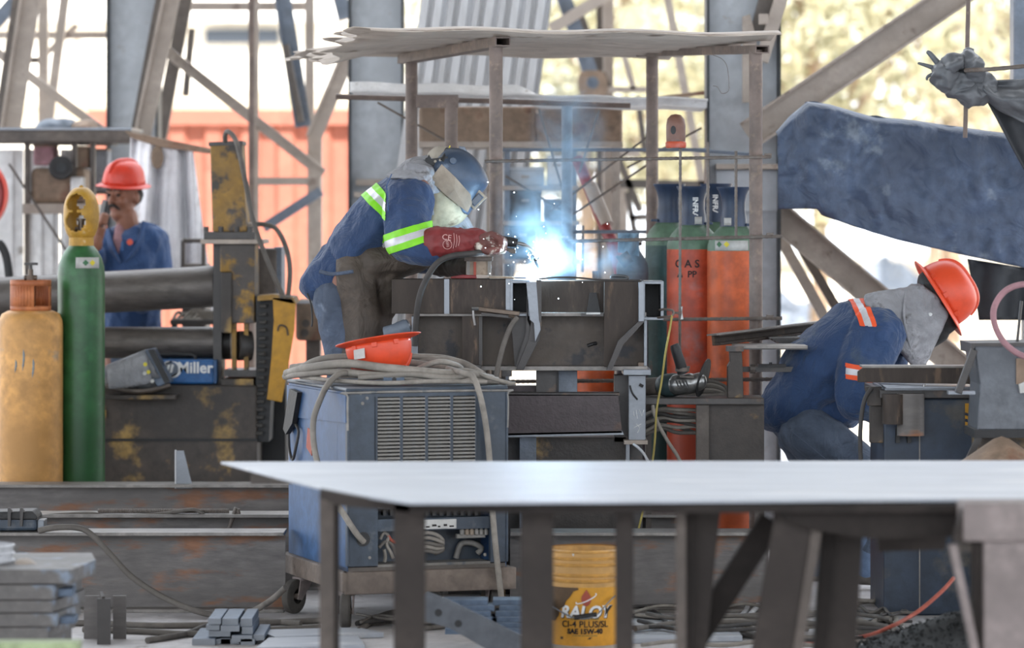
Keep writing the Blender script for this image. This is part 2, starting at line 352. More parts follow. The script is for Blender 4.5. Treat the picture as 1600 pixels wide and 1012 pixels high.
mk('sparks', '#ffffff', emit='#dff0ff', estr=14, bump=0); mk('arcglow', '#ffffff', emit='#e4f2ff', estr=90, bump=0)
# ------------------------------------------------------------------ the setting
def struct(name, mb, m, **k): return tag(mb.build(name, m, **k), kind='structure')
struct('floor', MB().box((0, 13, -.1), (60, 24, .2)), M['concrete'])
struct('ground', MB().box((0, 90, -.13), (260, 130, .2)), M['sand'])
struct('unseen_roof', MB().box((0, 5.75, 9.2), (44, 27.5, .15)), M['roofing'])  # workshop roof out of view, its edges placed to shade and steer skylight
def hillfn(u, v):
    x = -60+150*u; y = 95+40*v; return V((x, y, -2+(9+26*v)*min(1, max(0, (x+12)/18))*(1+.25*noise.noise(V((x*.06, y*.06, 0))))))
struct('hill', MB().grid(hillfn, 40, 10), M['dryhill'], smooth=0, fix=False)
# far pale warehouse behind the container
def at_far(x0, y0, x1, y1, Y, dep, mb=None): return (mb or MB()).slab(x0, y0, x1, y1, Y, dep)
wh = thing('warehouse', 'white overexposed warehouse wall behind the red container', 'building', P(100, 511, 52))
at_far(-900, -320, 640, 515, 52, 8).build('wall', M['whitewall'], wh)
at_far(320, 45, 436, 68, 51.9, .2).build('window', M['glass'], wh)
at_far(120, 60, 170, 150, 51.9, .2).build('window', M['whitewall'], wh)
MB().slab(118, 58, 124, 152, 51.7, .15).build('window_frame', M['tan'], wh); at_far(-60, 140, 560, 165, 51.6, .5).build('plinth', M['dryhill'], wh)
MB().slab(-900, 26, 640, 33, 51.7, .3).build('gutter', M['galv'], wh)
# red shipping container: corrugated panel, rails, corner posts
Yc = 29.0; cx0, cx1, cz = -3.42, -.95, 2.47
ct = thing('shipping_container', 'faded red corrugated shipping container in the sun behind the workshop', 'container', ((cx0+cx1)/2, Yc, 0))
mb = MB(); n = int((cx1-cx0)/.28); pts = []
for i in range(n):
    x = cx0+.06+(cx1-cx0-.12)*i/n; d = (cx1-cx0-.12)/n
    pts += [(x, Yc+.04), (x+d*.38, Yc+.04), (x+d*.5, Yc+.09), (x+d*.88, Yc+.09)]
pts.append((cx1-.06, Yc+.04))
mb.poly([V((x, y, .15)) for x, y in pts]+[V((x, Yc+.14, .15)) for x in (cx1-.06, cx0+.06)], (0, 0, cz-.25)).build('corrugated_panel', M['container'], ct)
MB().box(((cx0+cx1)/2, Yc+.05, cz-.06), (cx1-cx0, .12, .12)).build('top_rail', M['container'], ct)
MB().box(((cx0+cx1)/2, Yc+.05, .1), (cx1-cx0, .12, .16)).build('bottom_rail', M['container'], ct)
for x in (cx0+.06, cx1-.06): MB().box((x, Yc+.05, cz/2), (.14, .16, cz)).build('corner_post', M['container'], ct)
MB().box(((cx0+cx1)/2, Yc+1.3, cz/2), (cx1-cx0-.1, 2.3, cz-.04)).build('body', M['container'], ct)
# trees: trunk, branches and crowns of single leaves
def tree(X, Y, h, rx, rz, nleaf, m, label, seed, trunk_r=.16, lean=0):
    r = random.Random(seed); t = thing('tree', label, 'tree', (X, Y, 0), group='trees beyond the workshop')
    top = V((X+lean, Y, h)); MB().tube(crv([(X, Y, -.1), (X+lean*.3+.05, Y, h*.3), (X+lean*.7, Y+.1, h*.62), top], 4), [trunk_r*(1-.8*i/12) for i in range(13)], 8).build('trunk', M['bark'], t, smooth=40)
    ctr = []
    for i in range(12):
        a = r.uniform(0, 2*PI); q = r.uniform(.25, .9); c = V((X+lean+rx*q*math.cos(a), Y+rx*q*math.sin(a), h+r.uniform(-rz, rz*.8))); ctr.append(c)
        b = V((X+lean*.6, Y, h*r.uniform(.45, .8))); MB().tube(crv([b, (b+c)/2+V((0, 0, .2)), c], 3), [.05-.006*k for k in range(7)], 5).build('branch', M['bark'], t)
    g = np.random.default_rng(seed); k = g.integers(0, 12, nleaf); C = np.array([list(c) for c in ctr])[k]
    d = g.normal(size=(nleaf, 3)); d /= np.linalg.norm(d, axis=1)[:, None]; C = C+d*(g.random((nleaf, 1))**.4)*np.array([rx*.48, rx*.48, rz*.5])
    a = g.normal(size=(nleaf, 3)); a /= np.linalg.norm(a, axis=1)[:, None]; b = np.cross(a, g.normal(size=(nleaf, 3))); b /= np.linalg.norm(b, axis=1)[:, None]
    s = .07+.07*g.random((nleaf, 1)); vs = np.stack([C-a*s, C+b*s*.5, C+a*s, C-b*s*.5], 1).reshape(-1, 3)
    mb = MB(); mb.v = [V(x) for x in vs]; mb.f = [(4*i, 4*i+1, 4*i+2, 4*i+3) for i in range(nleaf)]
    tag(mb.build('leaves', m, t, fix=False), kind='stuff')
tree(3.4, 40, 3.6, 2.4, 1.7, 5000, M['leaf'], 'leafy olive tree with visible trunk beyond the blue tarpaulin', 3, .13)
tree(5.6, 46, 4.4, 2.6, 2.0, 4200, M['leafdry'], 'dry brownish tree behind the tied tarpaulin knot', 5)
tree(2.2, 52, 4.6, 3.0, 2.2, 4200, M['leafdry'], 'dusty tan tree right of the grey column', 8)
tree(.9, 44, 3.6, 2.2, 1.9, 3800, M['leaf'], 'yellow green tree seen through the braces left of the grey column', 13)
tree(7.4, 63, 6.4, 3.2, 2.6, 4200, M['leaf'], 'farthest pale green tree at the right edge', 21)
# heap of pale scrap out on the bright ground, low shed behind the knot
def heap(name, label, cat, c, r, m, seed, n=14, kind=None):
    g = random.Random(seed)
    def fn(u, v):
        a = 2*PI*u; q = v; x = c.x+r[0]*q*math.cos(a); y = c.y+r[1]*q*math.sin(a)
        return V((x, y, c.z+r[2]*max(0, 1-q**1.5)*(1+.6*noise.noise(V((x*3/r[0]+seed, y*3/r[0], 0))))+.3*r[2]*noise.noise(V((x*9/r[0], y*9/r[0], seed)))*(q < .97)))
    return tag(MB().grid(fn, n*3, n).build(name, m, smooth=0, fix=False), label, cat, kind=kind)
heap('scrap_heap', 'pale grey heap lying on bright ground beyond the column', 'heap', P(1385, 452, 60)-V((0, 0, .05)), (.9, .7, .5), M['scrap'], 4)
heap('sand_heap', 'blurred pale bluish mound on the sunlit ground', 'heap', V((3.2, 48, 0)), (1.6, 1, .6), M['scrap'], 9)
sh = thing('far_shed', 'dim low shed far off behind the knotted tarpaulin', 'building', P(1560, 511, 54)); 
MB().slab(1530, 45, 1680, 300, 54, 3).build('wall', M['whitewall'], sh); MB().slab(1512, 38, 1700, 66, 53.4, 4).build('roof', M['glass'], sh)
MB().slab(1575, 60, 1590, 300, 53.9, .2).build('post', M['tan'], sh)
# ------------------------------------------------------------------ steel frame of the workshop
def member(t, name, m, *a, **k): return MB().bar(*a, **k).build(name, m, t)
lf = thing('steel_lattice', 'taupe steel lattice of the workshop with crossing braces at upper left', 'steel frame', P(210, 340+8960/21.5, 21.5))
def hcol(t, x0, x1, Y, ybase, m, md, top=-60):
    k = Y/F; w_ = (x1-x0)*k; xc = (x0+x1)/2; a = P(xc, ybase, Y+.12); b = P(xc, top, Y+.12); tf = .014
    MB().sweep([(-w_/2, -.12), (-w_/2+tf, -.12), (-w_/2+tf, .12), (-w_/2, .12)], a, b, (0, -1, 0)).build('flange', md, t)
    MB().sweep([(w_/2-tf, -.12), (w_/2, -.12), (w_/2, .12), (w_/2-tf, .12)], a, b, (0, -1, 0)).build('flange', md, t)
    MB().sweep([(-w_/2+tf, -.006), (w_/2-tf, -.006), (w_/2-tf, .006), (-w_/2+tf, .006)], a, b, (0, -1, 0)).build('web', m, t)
gb = lambda Y: CY+F*H/Y
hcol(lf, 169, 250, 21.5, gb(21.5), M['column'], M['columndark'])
for nm, m, a, k in (
    ('brace', 'brace', (15, 216, 54, -40, 30, 21.2, .07), dict(shape='L')), ('brace', 'bracedark', (-6, 216, 32, -40, 10, 21.6, .1), {}), ('post', 'brace', (68, 210, 68, -40, 14, 22.5, .06), {}), ('post', 'brace', (76, 195, 106, -40, 13, 22.4, .06), {}),
    ('brace', 'bluesteel', (-30, 62, 44, -22, 20, 21.9, .05), {}), ('crossbar', 'brace', (-40, 55, 170, 55, 10, 22.8, .05), {}), ('brace', 'brace', (-30, 62, 160, 204, 14, 22.0, .05), {}),
    ('brace', 'brace', (222, 216, 276, -40, 26, 21.0, .08), dict(shape='L')), ('brace', 'bracedark', (208, 216, 256, -40, 9, 21.2, .1), {}), ('brace', 'bracedark', (250, 216, 298, -40, 20, 22.3, .06), {}), ('crossbar', 'brace', (176, 10, 480, 10, 12, 22.6, .05), {}),
    ('brace', 'brace', (176, 14, 505, 272, 17, 21.9, .05), dict(shape='L')), ('pipe', 'pipe', (393, gb(21.6), 393, -40, 9, 21.6, .035), {}), ('pipe', 'brace', (401, gb(22), 401, -40, 6, 22, .03), {}), ('brace', 'bluesteel', (474, 198, 436, -40, 25, 22.1, .06), dict(shape='L')),
    ('brace', 'bluesteel', (540, 30, 522, -40, 22, 22.1, .06), {}), ('brace', 'brace', (490, 216, 556, 60, 24, 22.0, .08), dict(shape='L')), ('brace', 'bracedark', (470, 190, 446, 70, 10, 22.0, .07), {}), ('post', 'brace', (492, gb(22.2), 492, 190, 22, 22.2, .08), {}), ('post', 'brace', (484, 190, 484, -40, 14, 22.5, .06), {}),
    ('crossbar', 'brace', (390, 283, 500, 283, 12, 21.9, .05), {}), ('brace', 'bluesteel', (412, 356, 502, 298, 15, 22.0, .05), {}), ('crossbar', 'bracedark', (290, 150, 300, 45, 10, 22.9, .05), {}), ('crossbar', 'brace', (120, 40, 60, 96, 8, 22.9, .04), {}), ('crossbar', 'bracedark', (46, 94, 76, 94, 9, 22.7, .04), {})):
    member(lf, nm, M[m], *a, **k)
mc = thing('steel_column', 'broad pale grey steel column with dark edge left of the leaning sheets', 'column', P(590, gb(20.5), 20.5))
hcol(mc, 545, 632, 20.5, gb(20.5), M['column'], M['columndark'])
MB().prism([(560, 235), (622, 215), (622, 228), (560, 250)], 20.62, .02).build('stiffener', M['column'], mc); MB().slab(556, 280, 625, 290, 20.55, .1).build('stiffener', M['brace'], mc)
MB().slab(553, 300, 625, 308, 20.5, .1).build('stiffener', M['brace'], mc)
rc = thing('steel_column', 'tall grey steel column with diagonal braces beside the orange gas cylinders', 'column', P(1160, gb(18.3), 18.3))
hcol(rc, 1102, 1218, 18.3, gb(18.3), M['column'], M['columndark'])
MB().slab(1119, 256, 1216, 264, 18.3, .14).build('stiffener', M['brace'], rc); MB().slab(1119, 266, 1216, 330, 18.38, .03).build('splice_plate', M['column'], rc)
MB().prism([(1160, 26), (1172, 22), (1182, 60), (1182, 160), (1160, 160)], 18.25, .02).build('gusset_plate', M['brace'], rc)
MB().slab(1118, 520, 1216, 526, 18.3, .1).build('stiffener', M['brace'], rc)
for nm, m, a, k in (
    ('brace', 'brace', (1168, 212, 1510, -20, 46, 18.15, .08), dict(shape='U')), ('brace', 'brace', (1190, 96, 1232, -40, 20, 18.2, .08), {}), ('brace', 'bracedark', (1186, 60, 1212, -40, 32, 18.3, .08), {}),
    ('brace', 'brace', (1120, 234, 1220, 176, 24, 18.5, .06), {}), ('brace', 'brace', (1190, 316, 1530, 600, 44, 18.6, .08), dict(shape='U')), ('brace', 'brace', (1196, 330, 1296, 510, 16, 18.7, .06), {}), ('brace', 'bracedark', (1230, 350, 1318, 500, 14, 18.75, .06), {}),
    ('brace', 'brace', (1200, 30, 1186, 30, 16, 18.1, .05), {})):
    member(rc, nm, M[m], *a, **k)
bf = thing('steel_lattice', 'thin far steel frame with a holed plate seen above the white roofing sheet', 'steel frame', P(930, gb(23), 23))
for nm, m, a, k in (
    ('brace', 'bluesteel', (935, 150, 868, -40, 24, 23, .06), dict(shape='L')), ('brace', 'bracedark', (950, 140, 905, 20, 12, 23.1, .06), {}), ('brace', 'brace', (860, 46, 958, -14, 18, 22.9, .06), {}), ('post', 'bracedark', (938, gb(23.2), 938, -40, 12, 23.2, .06), {}), ('post', 'brace', (950, gb(23.1), 950, -40, 17, 23.1, .07), dict(shape='L')),
    ('rod', 'brace', (1098, 290, 1036, -40, 12, 23, .05), {}), ('rod', 'brace', (990, 140, 965, 50, 9, 23, .05), {}), ('rod', 'bracedark', (1008, 240, 996, 150, 9, 23, .05), {}), ('crossbar', 'brace', (950, 140, 1010, 140, 9, 23, .05), {}), ('crossbar', 'bracedark', (960, 286, 1120, 290, 14, 23, .05), {}), ('post', 'brace', (965, gb(23.4), 965, 290, 30, 23.4, .05), {}),
    ('rod', 'bracedark', (1000, 330, 962, 236, 10, 23, .05), {}), ('rod', 'bracedark', (1004, 430, 980, 300, 9, 23, .05), {}), ('crossbar', 'bracedark', (984, 340, 1020, 338, 9, 23, .05), {}), ('crossbar', 'brace', (960, 240, 1000, 240, 9, 23, .05), {})):
    member(bf, nm, M[m], *a, **k)
mb = MB(); a = [P(926+20*math.cos(t), 130+19*math.sin(t), 22.7) for t in np.linspace(0, 2*PI, 16, endpoint=False)]
ring = []
for k in range(16):
    t = 2*PI*k/16; q = 23/max(abs(math.cos(t)), abs(math.sin(t))); q = min(q, 27); ring.append((926+q*math.cos(t), 131+q*.92*math.sin(t), 926+9.5*math.cos(t), 129+9.5*math.sin(t)))
vs = [P(x, y, Y) for Y in (22.6, 22.66) for x, y, _, _ in ring]+[P(x, y, Y) for Y in (22.6, 22.66) for _, _, x, y in ring]
mb = MB().add(vs, [q for k in range(16) for q in ((k, (k+1) % 16, 32+(k+1) % 16, 32+k), (16+k, 48+k, 48+(k+1) % 16, 16+(k+1) % 16), (k, 16+k, 16+(k+1) % 16, (k+1) % 16), (32+k, 32+(k+1) % 16, 48+(k+1) % 16, 48+k))]); mb.build('holed_plate', M['tan'], bf)
# ------------------------------------------------------------------ tall trapezoidal roofing sheets leaning behind the shelter
def leansheet(xt, xb, wpx, Y, label):
    k = Y/F; ptop = P(xt, -70, Y+.5); pbot = P(xb, gb(Y), Y); d = ptop-pbot; side = V((1, 0, 0)); w_ = wpx*k; prof = []; n = 2
    for i in range(n):
        x = -w_/2+w_*i/n; d_ = w_/n; prof += [(x, 0), (x+d_*.55, 0), (x+d_*.68, .035), (x+d_*.9, .035)]
    prof.append((w_/2, 0)); full = prof+[(x, y-.004) for x, y in reversed(prof)]
    o = MB().sweep([(x, -y) for x, y in full], pbot, ptop, (0, -1, 0)).build('roofing_sheet', M['galv'])
    return tag(o, label, 'roofing sheet', 'roofing sheets leaning behind the shelter')
for i, lb in enumerate(('leftmost tall ribbed roofing sheet leaning behind the shelter', 'second tall ribbed roofing sheet from the left behind the shelter', 'third tall ribbed roofing sheet leaning behind the shelter', 'fourth tall ribbed roofing sheet from the left behind the shelter', 'rightmost tall ribbed roofing sheet leaning behind the shelter')):
    leansheet(690+40*i, 565+42*i, 44, 19.6+.07*i, lb)
# ------------------------------------------------------------------ pipe shelter with corrugated roof and rebar rails
Ya, Yb = 15.9, 17.3
ps = thing('pipe_shelter', 'rusty pipe shelter with ragged corrugated roof over the gas cylinders', 'shelter', P(960, gb(16.6), 16.6))
def post(x, y0, Y, wpx, m='pipe', yb=None):
    r = wpx*Y/F/2; a = P(x, yb or gb(Y), Y); b = P(x, y0, Y); MB().cyl(a, b, r, 16).build('post', M[m], ps, smooth=40)
post(775, 70, Ya, 21); post(1181, 78, Ya, 21); post(643, 90, Yb, 19); post(1019, 84, Yb, 19); post(705, 160, 17.1, 20); post(886, 166, 17.6, 17, 'bluesteel')
MB().slab(650, 148, 716, 168, 17.08, .06).build('cross_tube', M['pipe'], ps)
def rtube(a, b, w_, h, name='roof_beam'):           # open-ended rectangular tube
    d = (b-a).normalized(); sd = d.cross(V((0, 0, 1))).normalized(); u = sd.cross(d); t = .006; vs = []
    for p in (a, b):
        for k in (0, t):
            for sx, sz in ((-1, -1), (1, -1), (1, 1), (-1, 1)): vs.append(p+sd*sx*(w_/2-k)+u*sz*(h/2-k))
    fs = []
    for j in range(4):
        k = (j+1) % 4; fs += [(j, k, 8+k, 8+j), (4+j, 12+j, 12+k, 4+k), (j, 4+j, 4+k, k), (8+j, 8+k, 12+k, 12+j)]
    MB().add(vs, fs).build(name, M['pipe'], ps)
rtube(P(786, 65, Ya-.06), P(632, 93, Yb+.12), .072, .042); rtube(P(1191, 77, Ya-.06), P(1004, 83, Yb+.15), .066, .036)
def roof_fn(u, v):                                   # u along the corrugations (left to right), v front to back
    Y = 15.72+1.9*v; xl = P(562, 0, 15.72).x*(1-v)+P(456, 0, 17.62).x*v; xr = P(1222, 0, 15.72).x*(1-v)+P(1040, 0, 17.62).x*v
    jag = .1*noise.noise(V((v*40, 1.7, 0)))+.03*math.sin(v*101)
    x = xl+(xr-xl)*u+(1-u)**6*jag; z = P(0, 47+9*u, 15.72).z+.019*math.sin(2*PI*8*v)
    s = max(0, 1-u*2.6); z -= s*s*(.075*math.exp(-((v-.5)/.16)**2)+.035*v)+.006*math.sin(u*17+v*3)
    return V((x, Y, z))
MB().grid(roof_fn, 60, 108).build('roof_sheet', M['roofsheet'], ps, smooth=0, solid=.003, fix=False)
def rib(a, b, r, name='rail', m='rebar', par=None, n=None):
    a, b = V(a), V(b); L_ = (b-a).length; n = n or min(160, int(L_/.011)); pts = [a+(b-a)*i/n for i in range(n+1)]
    return MB().tube(pts, [r*(1.12 if i % 2 else .9) for i in range(n+1)], 6).build(name, M[m], par or ps)
rib(P(757, 252, Ya-.05), P(1204, 245, Ya-.05), .0075); rib(P(888, 377, Ya-.05), P(1222, 369, Ya-.05), .008); rib(P(1036, 499, Ya-.05), P(1222, 497, Ya-.05), .008); rib(P(790, 596, Ya-.05), P(1245, 592, Ya-.05), .009)
for a in ((770, 234, 1110, 234), (1050, 232, 1188, 242), (780, 158, 985, 165), (525, 151, 780, 158), (866, 362, 1010, 362)): MB().cyl(P(a[0], a[1], 17.65), P(a[2], a[3], 17.65), .009 if a[1] > 170 else .014, 8).build('rail', M['bluesteel' if a[1] > 200 else 'pipe'], ps)
for a in ((842, 170, 880, 300), (936, 172, 905, 270), (790, 275, 880, 330), (1010, 215, 860, 330), (1015, 255, 880, 345), (1096, 200, 980, 262), (590, 160, 705, 225)): MB().cyl(P(a[0], a[1], 17.72), P(a[2], a[3], 17.7), .006, 6).build('tie_rod', M['rebar'], ps)
for x, y0, y1, Y in ((1062, 228, 620, Ya-.07), (1106, 222, 372, Ya-.03), (1150, 236, 372, Ya-.03), (910, 352, 425, 17.2), (896, 370, 430, 17.3)):
    rib(P(x, y1, Y), P(x+(1 if x < 1100 else 0), y0, Y), .0065, 'stay')
for x, y in ((1203, 370), (1203, 498), (1200, 246)): MB().box(P(x, y-3, Ya-.03), (.03, .03, .02)).build('weld_clip', M['rebar'], ps)
tag(MB().lathe([(0, .0), (.03, 0), (.041, .01), (.043, .05), (.043, .1), (.038, .128), (.022, .145), (0, .15)], P(1056, 231, Ya-.07), n=24).build('cylinder_cap', M['capcopper'], smooth=50), 'copper brown gas cylinder cap perched on the upright rebar', 'cylinder cap')
cc = COL.objects[-1]; MB().lathe([(.012, -.003), (.0, -.003)], P(1052, 203, Ya-.116), M=Matrix.Rotation(PI/2, 3, 'X'), n=12, sy=1.6).build('vent_hole', M['black'], cc, fix=False)
MB().lathe([(.043, 0), (.046, .006), (.046, .022), (.042, .028)], P(1056, 231, Ya-.07), n=24).build('collar', M['cylred'], cc, smooth=40)
# white folded roofing sheet lying on the rear rails
def wfn(u, v):
    xa = 546+u*560; Y = 17.75+.9*v; z = P(0, 152+12*u, 17.75).z+.03*(1 if (v*4) % 1 < .55 else 0)+.045*(1-min(1, max(0, (u-.47)*18)))*(v > .08)+.004*math.sin(u*30)
    return V((P(xa, 0, 17.75).x*(1+.02*v), Y, z))
o = MB().grid(wfn, 60, 30).build('roofing_sheet', M['whitesheet'], smooth=25, solid=.01, fix=False); tag(o, 'long white folded roofing sheet lying flat on rear rails', 'roofing sheet')
o = MB().sweep([(-.05, 0), (.05, 0), (.05, .02), (-.05, .02)], P(840, 178, 18.7), P(1100, 148, 18.9), (0, 0, 1)).build('roofing_strip', M['tan'], bevel=.004); tag(o, 'narrow dusty strip lying slantwise across the rear rails', 'metal strip')
# dusty steel box, racks behind the shelter
bx = thing('steel_tank', 'dusty tan rusty steel tank behind the shelter posts', 'tank', P(800, gb(18.85), 18.85))
MB().slab(654, 166, 973, 226, 18.85, .6).build('tank_body', M['tan'], bx, bevel=.02); MB().slab(654, 221, 973, 230, 18.82, .66).build('bottom_rim', M['brace'], bx)
for x in (660, 760, 955): MB().slab(x, 231, x+14, gb(18.9), 18.9, .08).build('leg', M['brace'], bx)
for x in (700, 830): MB().slab(x, 168, x+5, 222, 18.83, .03).build('rib', M['tan'], bx)
rk = thing('storage_rack', 'grey steel rack of dusty parts behind the welding smoke', 'rack', P(830, gb(18.8), 18.8))
for x in (788, 892): MB().slab(x, 236, x+9, gb(18.8), 18.8, .05).build('upright', M['bluesteel'], rk)
for y in (290, 345, 405, 520): MB().slab(780, y, 905, y+7, 18.78, .5).build('shelf', M['brace'], rk)
for i, (x0, y0, x1, y1, m, lb, nm) in enumerate(((792, 262, 850, 290, 'column', 'long grey box on top shelf of the rack behind the smoke', 'metal_box'), (856, 244, 884, 290, 'whitesheet', 'pale upright box on top shelf of the rack', 'metal_box'), (796, 299, 846, 345, 'bracedark', 'dark box on middle shelf of the rack behind the smoke', 'metal_box'), (850, 312, 885, 345, 'bluesteel', 'bluish box on middle shelf of the rack', 'metal_box'), (796, 353, 838, 405, 'darksteel', 'dark box on lower shelf of the rack', 'metal_box'), (839, 353, 892, 405, 'bluesteel', 'blue grey box low on the rack behind the arc', 'metal_box'))):
    b = MB().slab(x0, y0, x1, y1, 18.84, .3).build(nm, M[m], bevel=.008); tag(b, lb, 'box')
    MB().slab(x0-1, y0-1, x1+1, y0+5, 18.83, .32).build('lid', M[m], b, bevel=.004)
    MB().slab((x0+x1)/2-6, y0+12, (x0+x1)/2+6, y0+16, 18.82, .03).build('handle', M['brace'], b)
tag(MB().tube(crv([P(1114, 86, 15.9), P(1128, 92, 15.88), P(1136, 104, 15.88), P(1139, 128, 15.88), P(1138, 142, 15.88), P(1128, 146, 15.88), P(1121, 136, 15.88), P(1114, 134, 15.88)], 5), .0014, 5).build('string', M['rebar']), 'thin loose string dangling under the shelter roof by the column', 'string')
# red fire hose / pipe leaning
o = MB().tube(crv([P(902, 248, 18.2), P(925, 305, 18.1), P(945, 355, 18), P(964, 405, 17.9), P(1000, 590, 17.75), P(1035, CY+F*H/17.6, 17.6)], 6), .03, 12).build('red_pipe', M['redwheel'], smooth=40); tag(o, 'faded red pipe leaning behind the shelter rails', 'pipe')
MB().tube([P(922, 290, 18.12), P(948, 352, 18.0)], .036, 12).build('sleeve', M['brace'], o, smooth=40)
# ------------------------------------------------------------------ gas cylinders
def cylinder(name, label, x, Y, rpx, ytop, mats, h_shoulder=.113, ybase=None, grp=None, lean=0):
    r = rpx*Y/F; z1 = P(0, ytop, Y).z; X = P(x, 0, Y).x; t = thing(name, label, 'gas cylinder', (X, Y, 0), group=grp)
    b, s, nk = mats; zs = z1-h_shoulder
    MB().lathe([(0, 0), (r*.96, 0), (r, .02), (r, zs)], (X, Y, 0), n=40).build('body', M[b], t, smooth=50)
    MB().lathe([(r, zs), (r*.995, zs+h_shoulder*.2), (r*.94, zs+h_shoulder*.42), (r*.82, zs+h_shoulder*.64), (r*.64, zs+h_shoulder*.84), (r*.5, z1), (0, z1)], (X, Y, 0), n=40).build('shoulder', M[s], t, smooth=60)
    return t, X, r, z1
Mv = lambda X, Y, Z, rz=0: Matrix.Translation((X, Y, Z)) @ Matrix.Rotation(rz, 4, 'Z') @ Matrix.Rotation(PI/2, 4, 'X')
def capcollar(t, X, Y, z0, flip, text=True, sticker=None):
    k = .104
    MB().lathe([(.056, -.012), (.062, -.006), (.06, .03), (.0535, .075), (.054, .11), (.06, .14), (.069, .16), (.076, .17), (.077, .178), (.07, .178), (.05, .12), (.05, .0)], (X, Y, z0), n=36).build('valve_guard', M['capnavy'], t, smooth=40)
    MB().cyl(V((X, Y, z0)), V((X, Y, z0+.12)), .022, 12).build('valve', M['brass'], t, smooth=40)
    MB().box((X+flip*.072, Y-.02, z0+.006), (.034, .03, .012)).build('guard_lug', M['capnavy'], t, bevel=.003)
    if text:
        mb = MB(); mb.text('INFRA', .034, Mv(X, Y, z0+.08, text) @ Matrix.Translation((0, 0, .0555)) @ Matrix.Rotation(-PI/2, 4, 'Z'), ext=.002, bold=.001); mb.build('lettering', M['textwhite'], t)
    if sticker: MB().box((0, 0, 0), (.042, .036, .002), None).v and add_lab(t, X, Y, z0+.02, .0625, sticker, .036, .034)
def add_lab(t, X, Y, z, r, a0, w_, h, m='labelwhite', name='label'):
    n = 8; mb = MB(); a1 = w_/r; rr = r+.0015
    mb.grid(lambda u, v: V((X+rr*math.sin(a0+a1*(u-.5)), Y-rr*math.cos(a0+a1*(u-.5)), z+h*(v-.5))), n, 1).build(name, M[m], t, smooth=0, solid=.001, fix=False)
def diamonds(t, X, Y, z, r, a0, s):
    for da, m in ((0, 'hazgreen'), (.3, 'hazyellow')):
        rr = r+.003; q = []
        for x, y in ((-s, 0), (0, -s), (s, 0), (0, s)):
            a = a0+da+x/r; q.append(V((X+rr*math.sin(a), Y-rr*math.cos(a), z+y)))
        MB().poly(q, (0, -.001, 0)).build('hazard_diamond', M[m], t)
def gastext(t, X, Y, z, r, s, size, a0):
    mb = MB(); mb.text(s, size, Mv(X, Y, z, a0) @ Matrix.Translation((0, 0, r+.001)), bend=r, bold=.001, ext=.0006); mb.build('lettering', M['textblack'], t)
grp = None
t, X, r, z1 = cylinder('gas_cylinder', 'dark green bodied gas cylinder, leftmost under the navy valve guards', 1046, 16.95, 38, 346, ('cyldark', 'greengrey', 'x')); capcollar(t, X, 16.95, z1, -1, False)
t, X, r, z1 = cylinder('gas_cylinder', 'faded red gas cylinder lettered GAS with lettered navy guard, behind upright rebar', 1083, 16.55, 41, 351, ('cylred', 'greengrey', 'x')); capcollar(t, X, 16.55, z1, 1, .12, .35)
gastext(t, X, 16.55, z1-.18, r, 'G A S', .05, -.3); gastext(t, X, 16.55, z1-.228, r, 'A  PP', .042, -.3)
t, X, r, z1 = cylinder('gas_cylinder', 'red gas cylinder half hidden between lettered one and orange one', 1119, 16.85, 40, 346, ('cylred', 'greengrey', 'x')); capcollar(t, X, 16.85, z1, 1, -.15)
gastext(t, X, 16.85, z1-.19, r, 'A S', .05, -.42); gastext(t, X, 16.85, z1-.24, r, 'I O', .042, -.42)
t, X, r, z1 = cylinder('gas_cylinder', 'bright orange gas cylinder with white hazard label beside the right shelter post', 1146, 16.35, 41, 353, ('cylorange', 'greengrey', 'x')); capcollar(t, X, 16.35, z1, 1, False, -.5)
add_lab(t, X, 16.35, z1-.088, r, -.15, .16, .045); diamonds(t, X, 16.35, z1-.083, r, -.62, .014)
t, X, r, z1 = cylinder('gas_cylinder', 'grey gas cylinder with valve and blue rag, left of the dark green one', 988, 16.7, 25, 392, ('greycyl', 'greycyl', 'x'), .1)
v_ = MB(); v_.cyl(V((X, 16.7, z1)), V((X, 16.7, z1+.05)), .014, 10); v_.cyl(V((X-.03, 16.7, z1+.035)), V((X+.045, 16.7, z1+.035)), .009, 8); v_.build('valve', M['brass'], t, smooth=40)
MB().lathe([(.0, 0), (.03, 0), (.03, .008), (0, .008)], (X, 16.7, z1+.05), n=16).build('valve_handle', M['chrome'], t, smooth=40)
t, X, r, z1 = cylinder('gas_cylinder', 'rusty orange gas cylinder with dull top seen beneath the welded frame', 930, 16.6, 30, 440, ('cylorange', 'greycyl', 'x'), .12)
v_ = MB(); v_.cyl(V((X, 16.6, z1)), V((X, 16.6, z1+.05)), .014, 10); v_.build('valve', M['brass'], t)
t, X, r, z1 = cylinder('gas_cylinder', 'small blue grey gas cylinder with valve in the smoke behind the arc', 877, 16.8, 22, 402, ('greycyl', 'bluesteel', 'x'), .1)
v_ = MB(); v_.cyl(V((X, 16.8, z1)), V((X, 16.8, z1+.09)), .013, 10); v_.cyl(V((X-.035, 16.8, z1+.05)), V((X+.035, 16.8, z1+.05)), .01, 8); v_.build('valve', M['brass'], t, smooth=40); MB().lathe([(0, 0), (.032, 0), (.032, .01), (0, .01)], (X, 16.8, z1+.09), n=16).build('valve_handle', M['chrome'], t, smooth=40)
def ragfn(u, v): return P(966+32*u, 364+30*v+(6*u if v > .5 else 0), 16.55-.02*math.sin(u*9+v*4)+.02*v)
tag(sheet(ragfn, 14, 10, 'rag', M['rag'], t=.006), 'pale blue rag draped on the rail before the grey cylinder', 'rag')
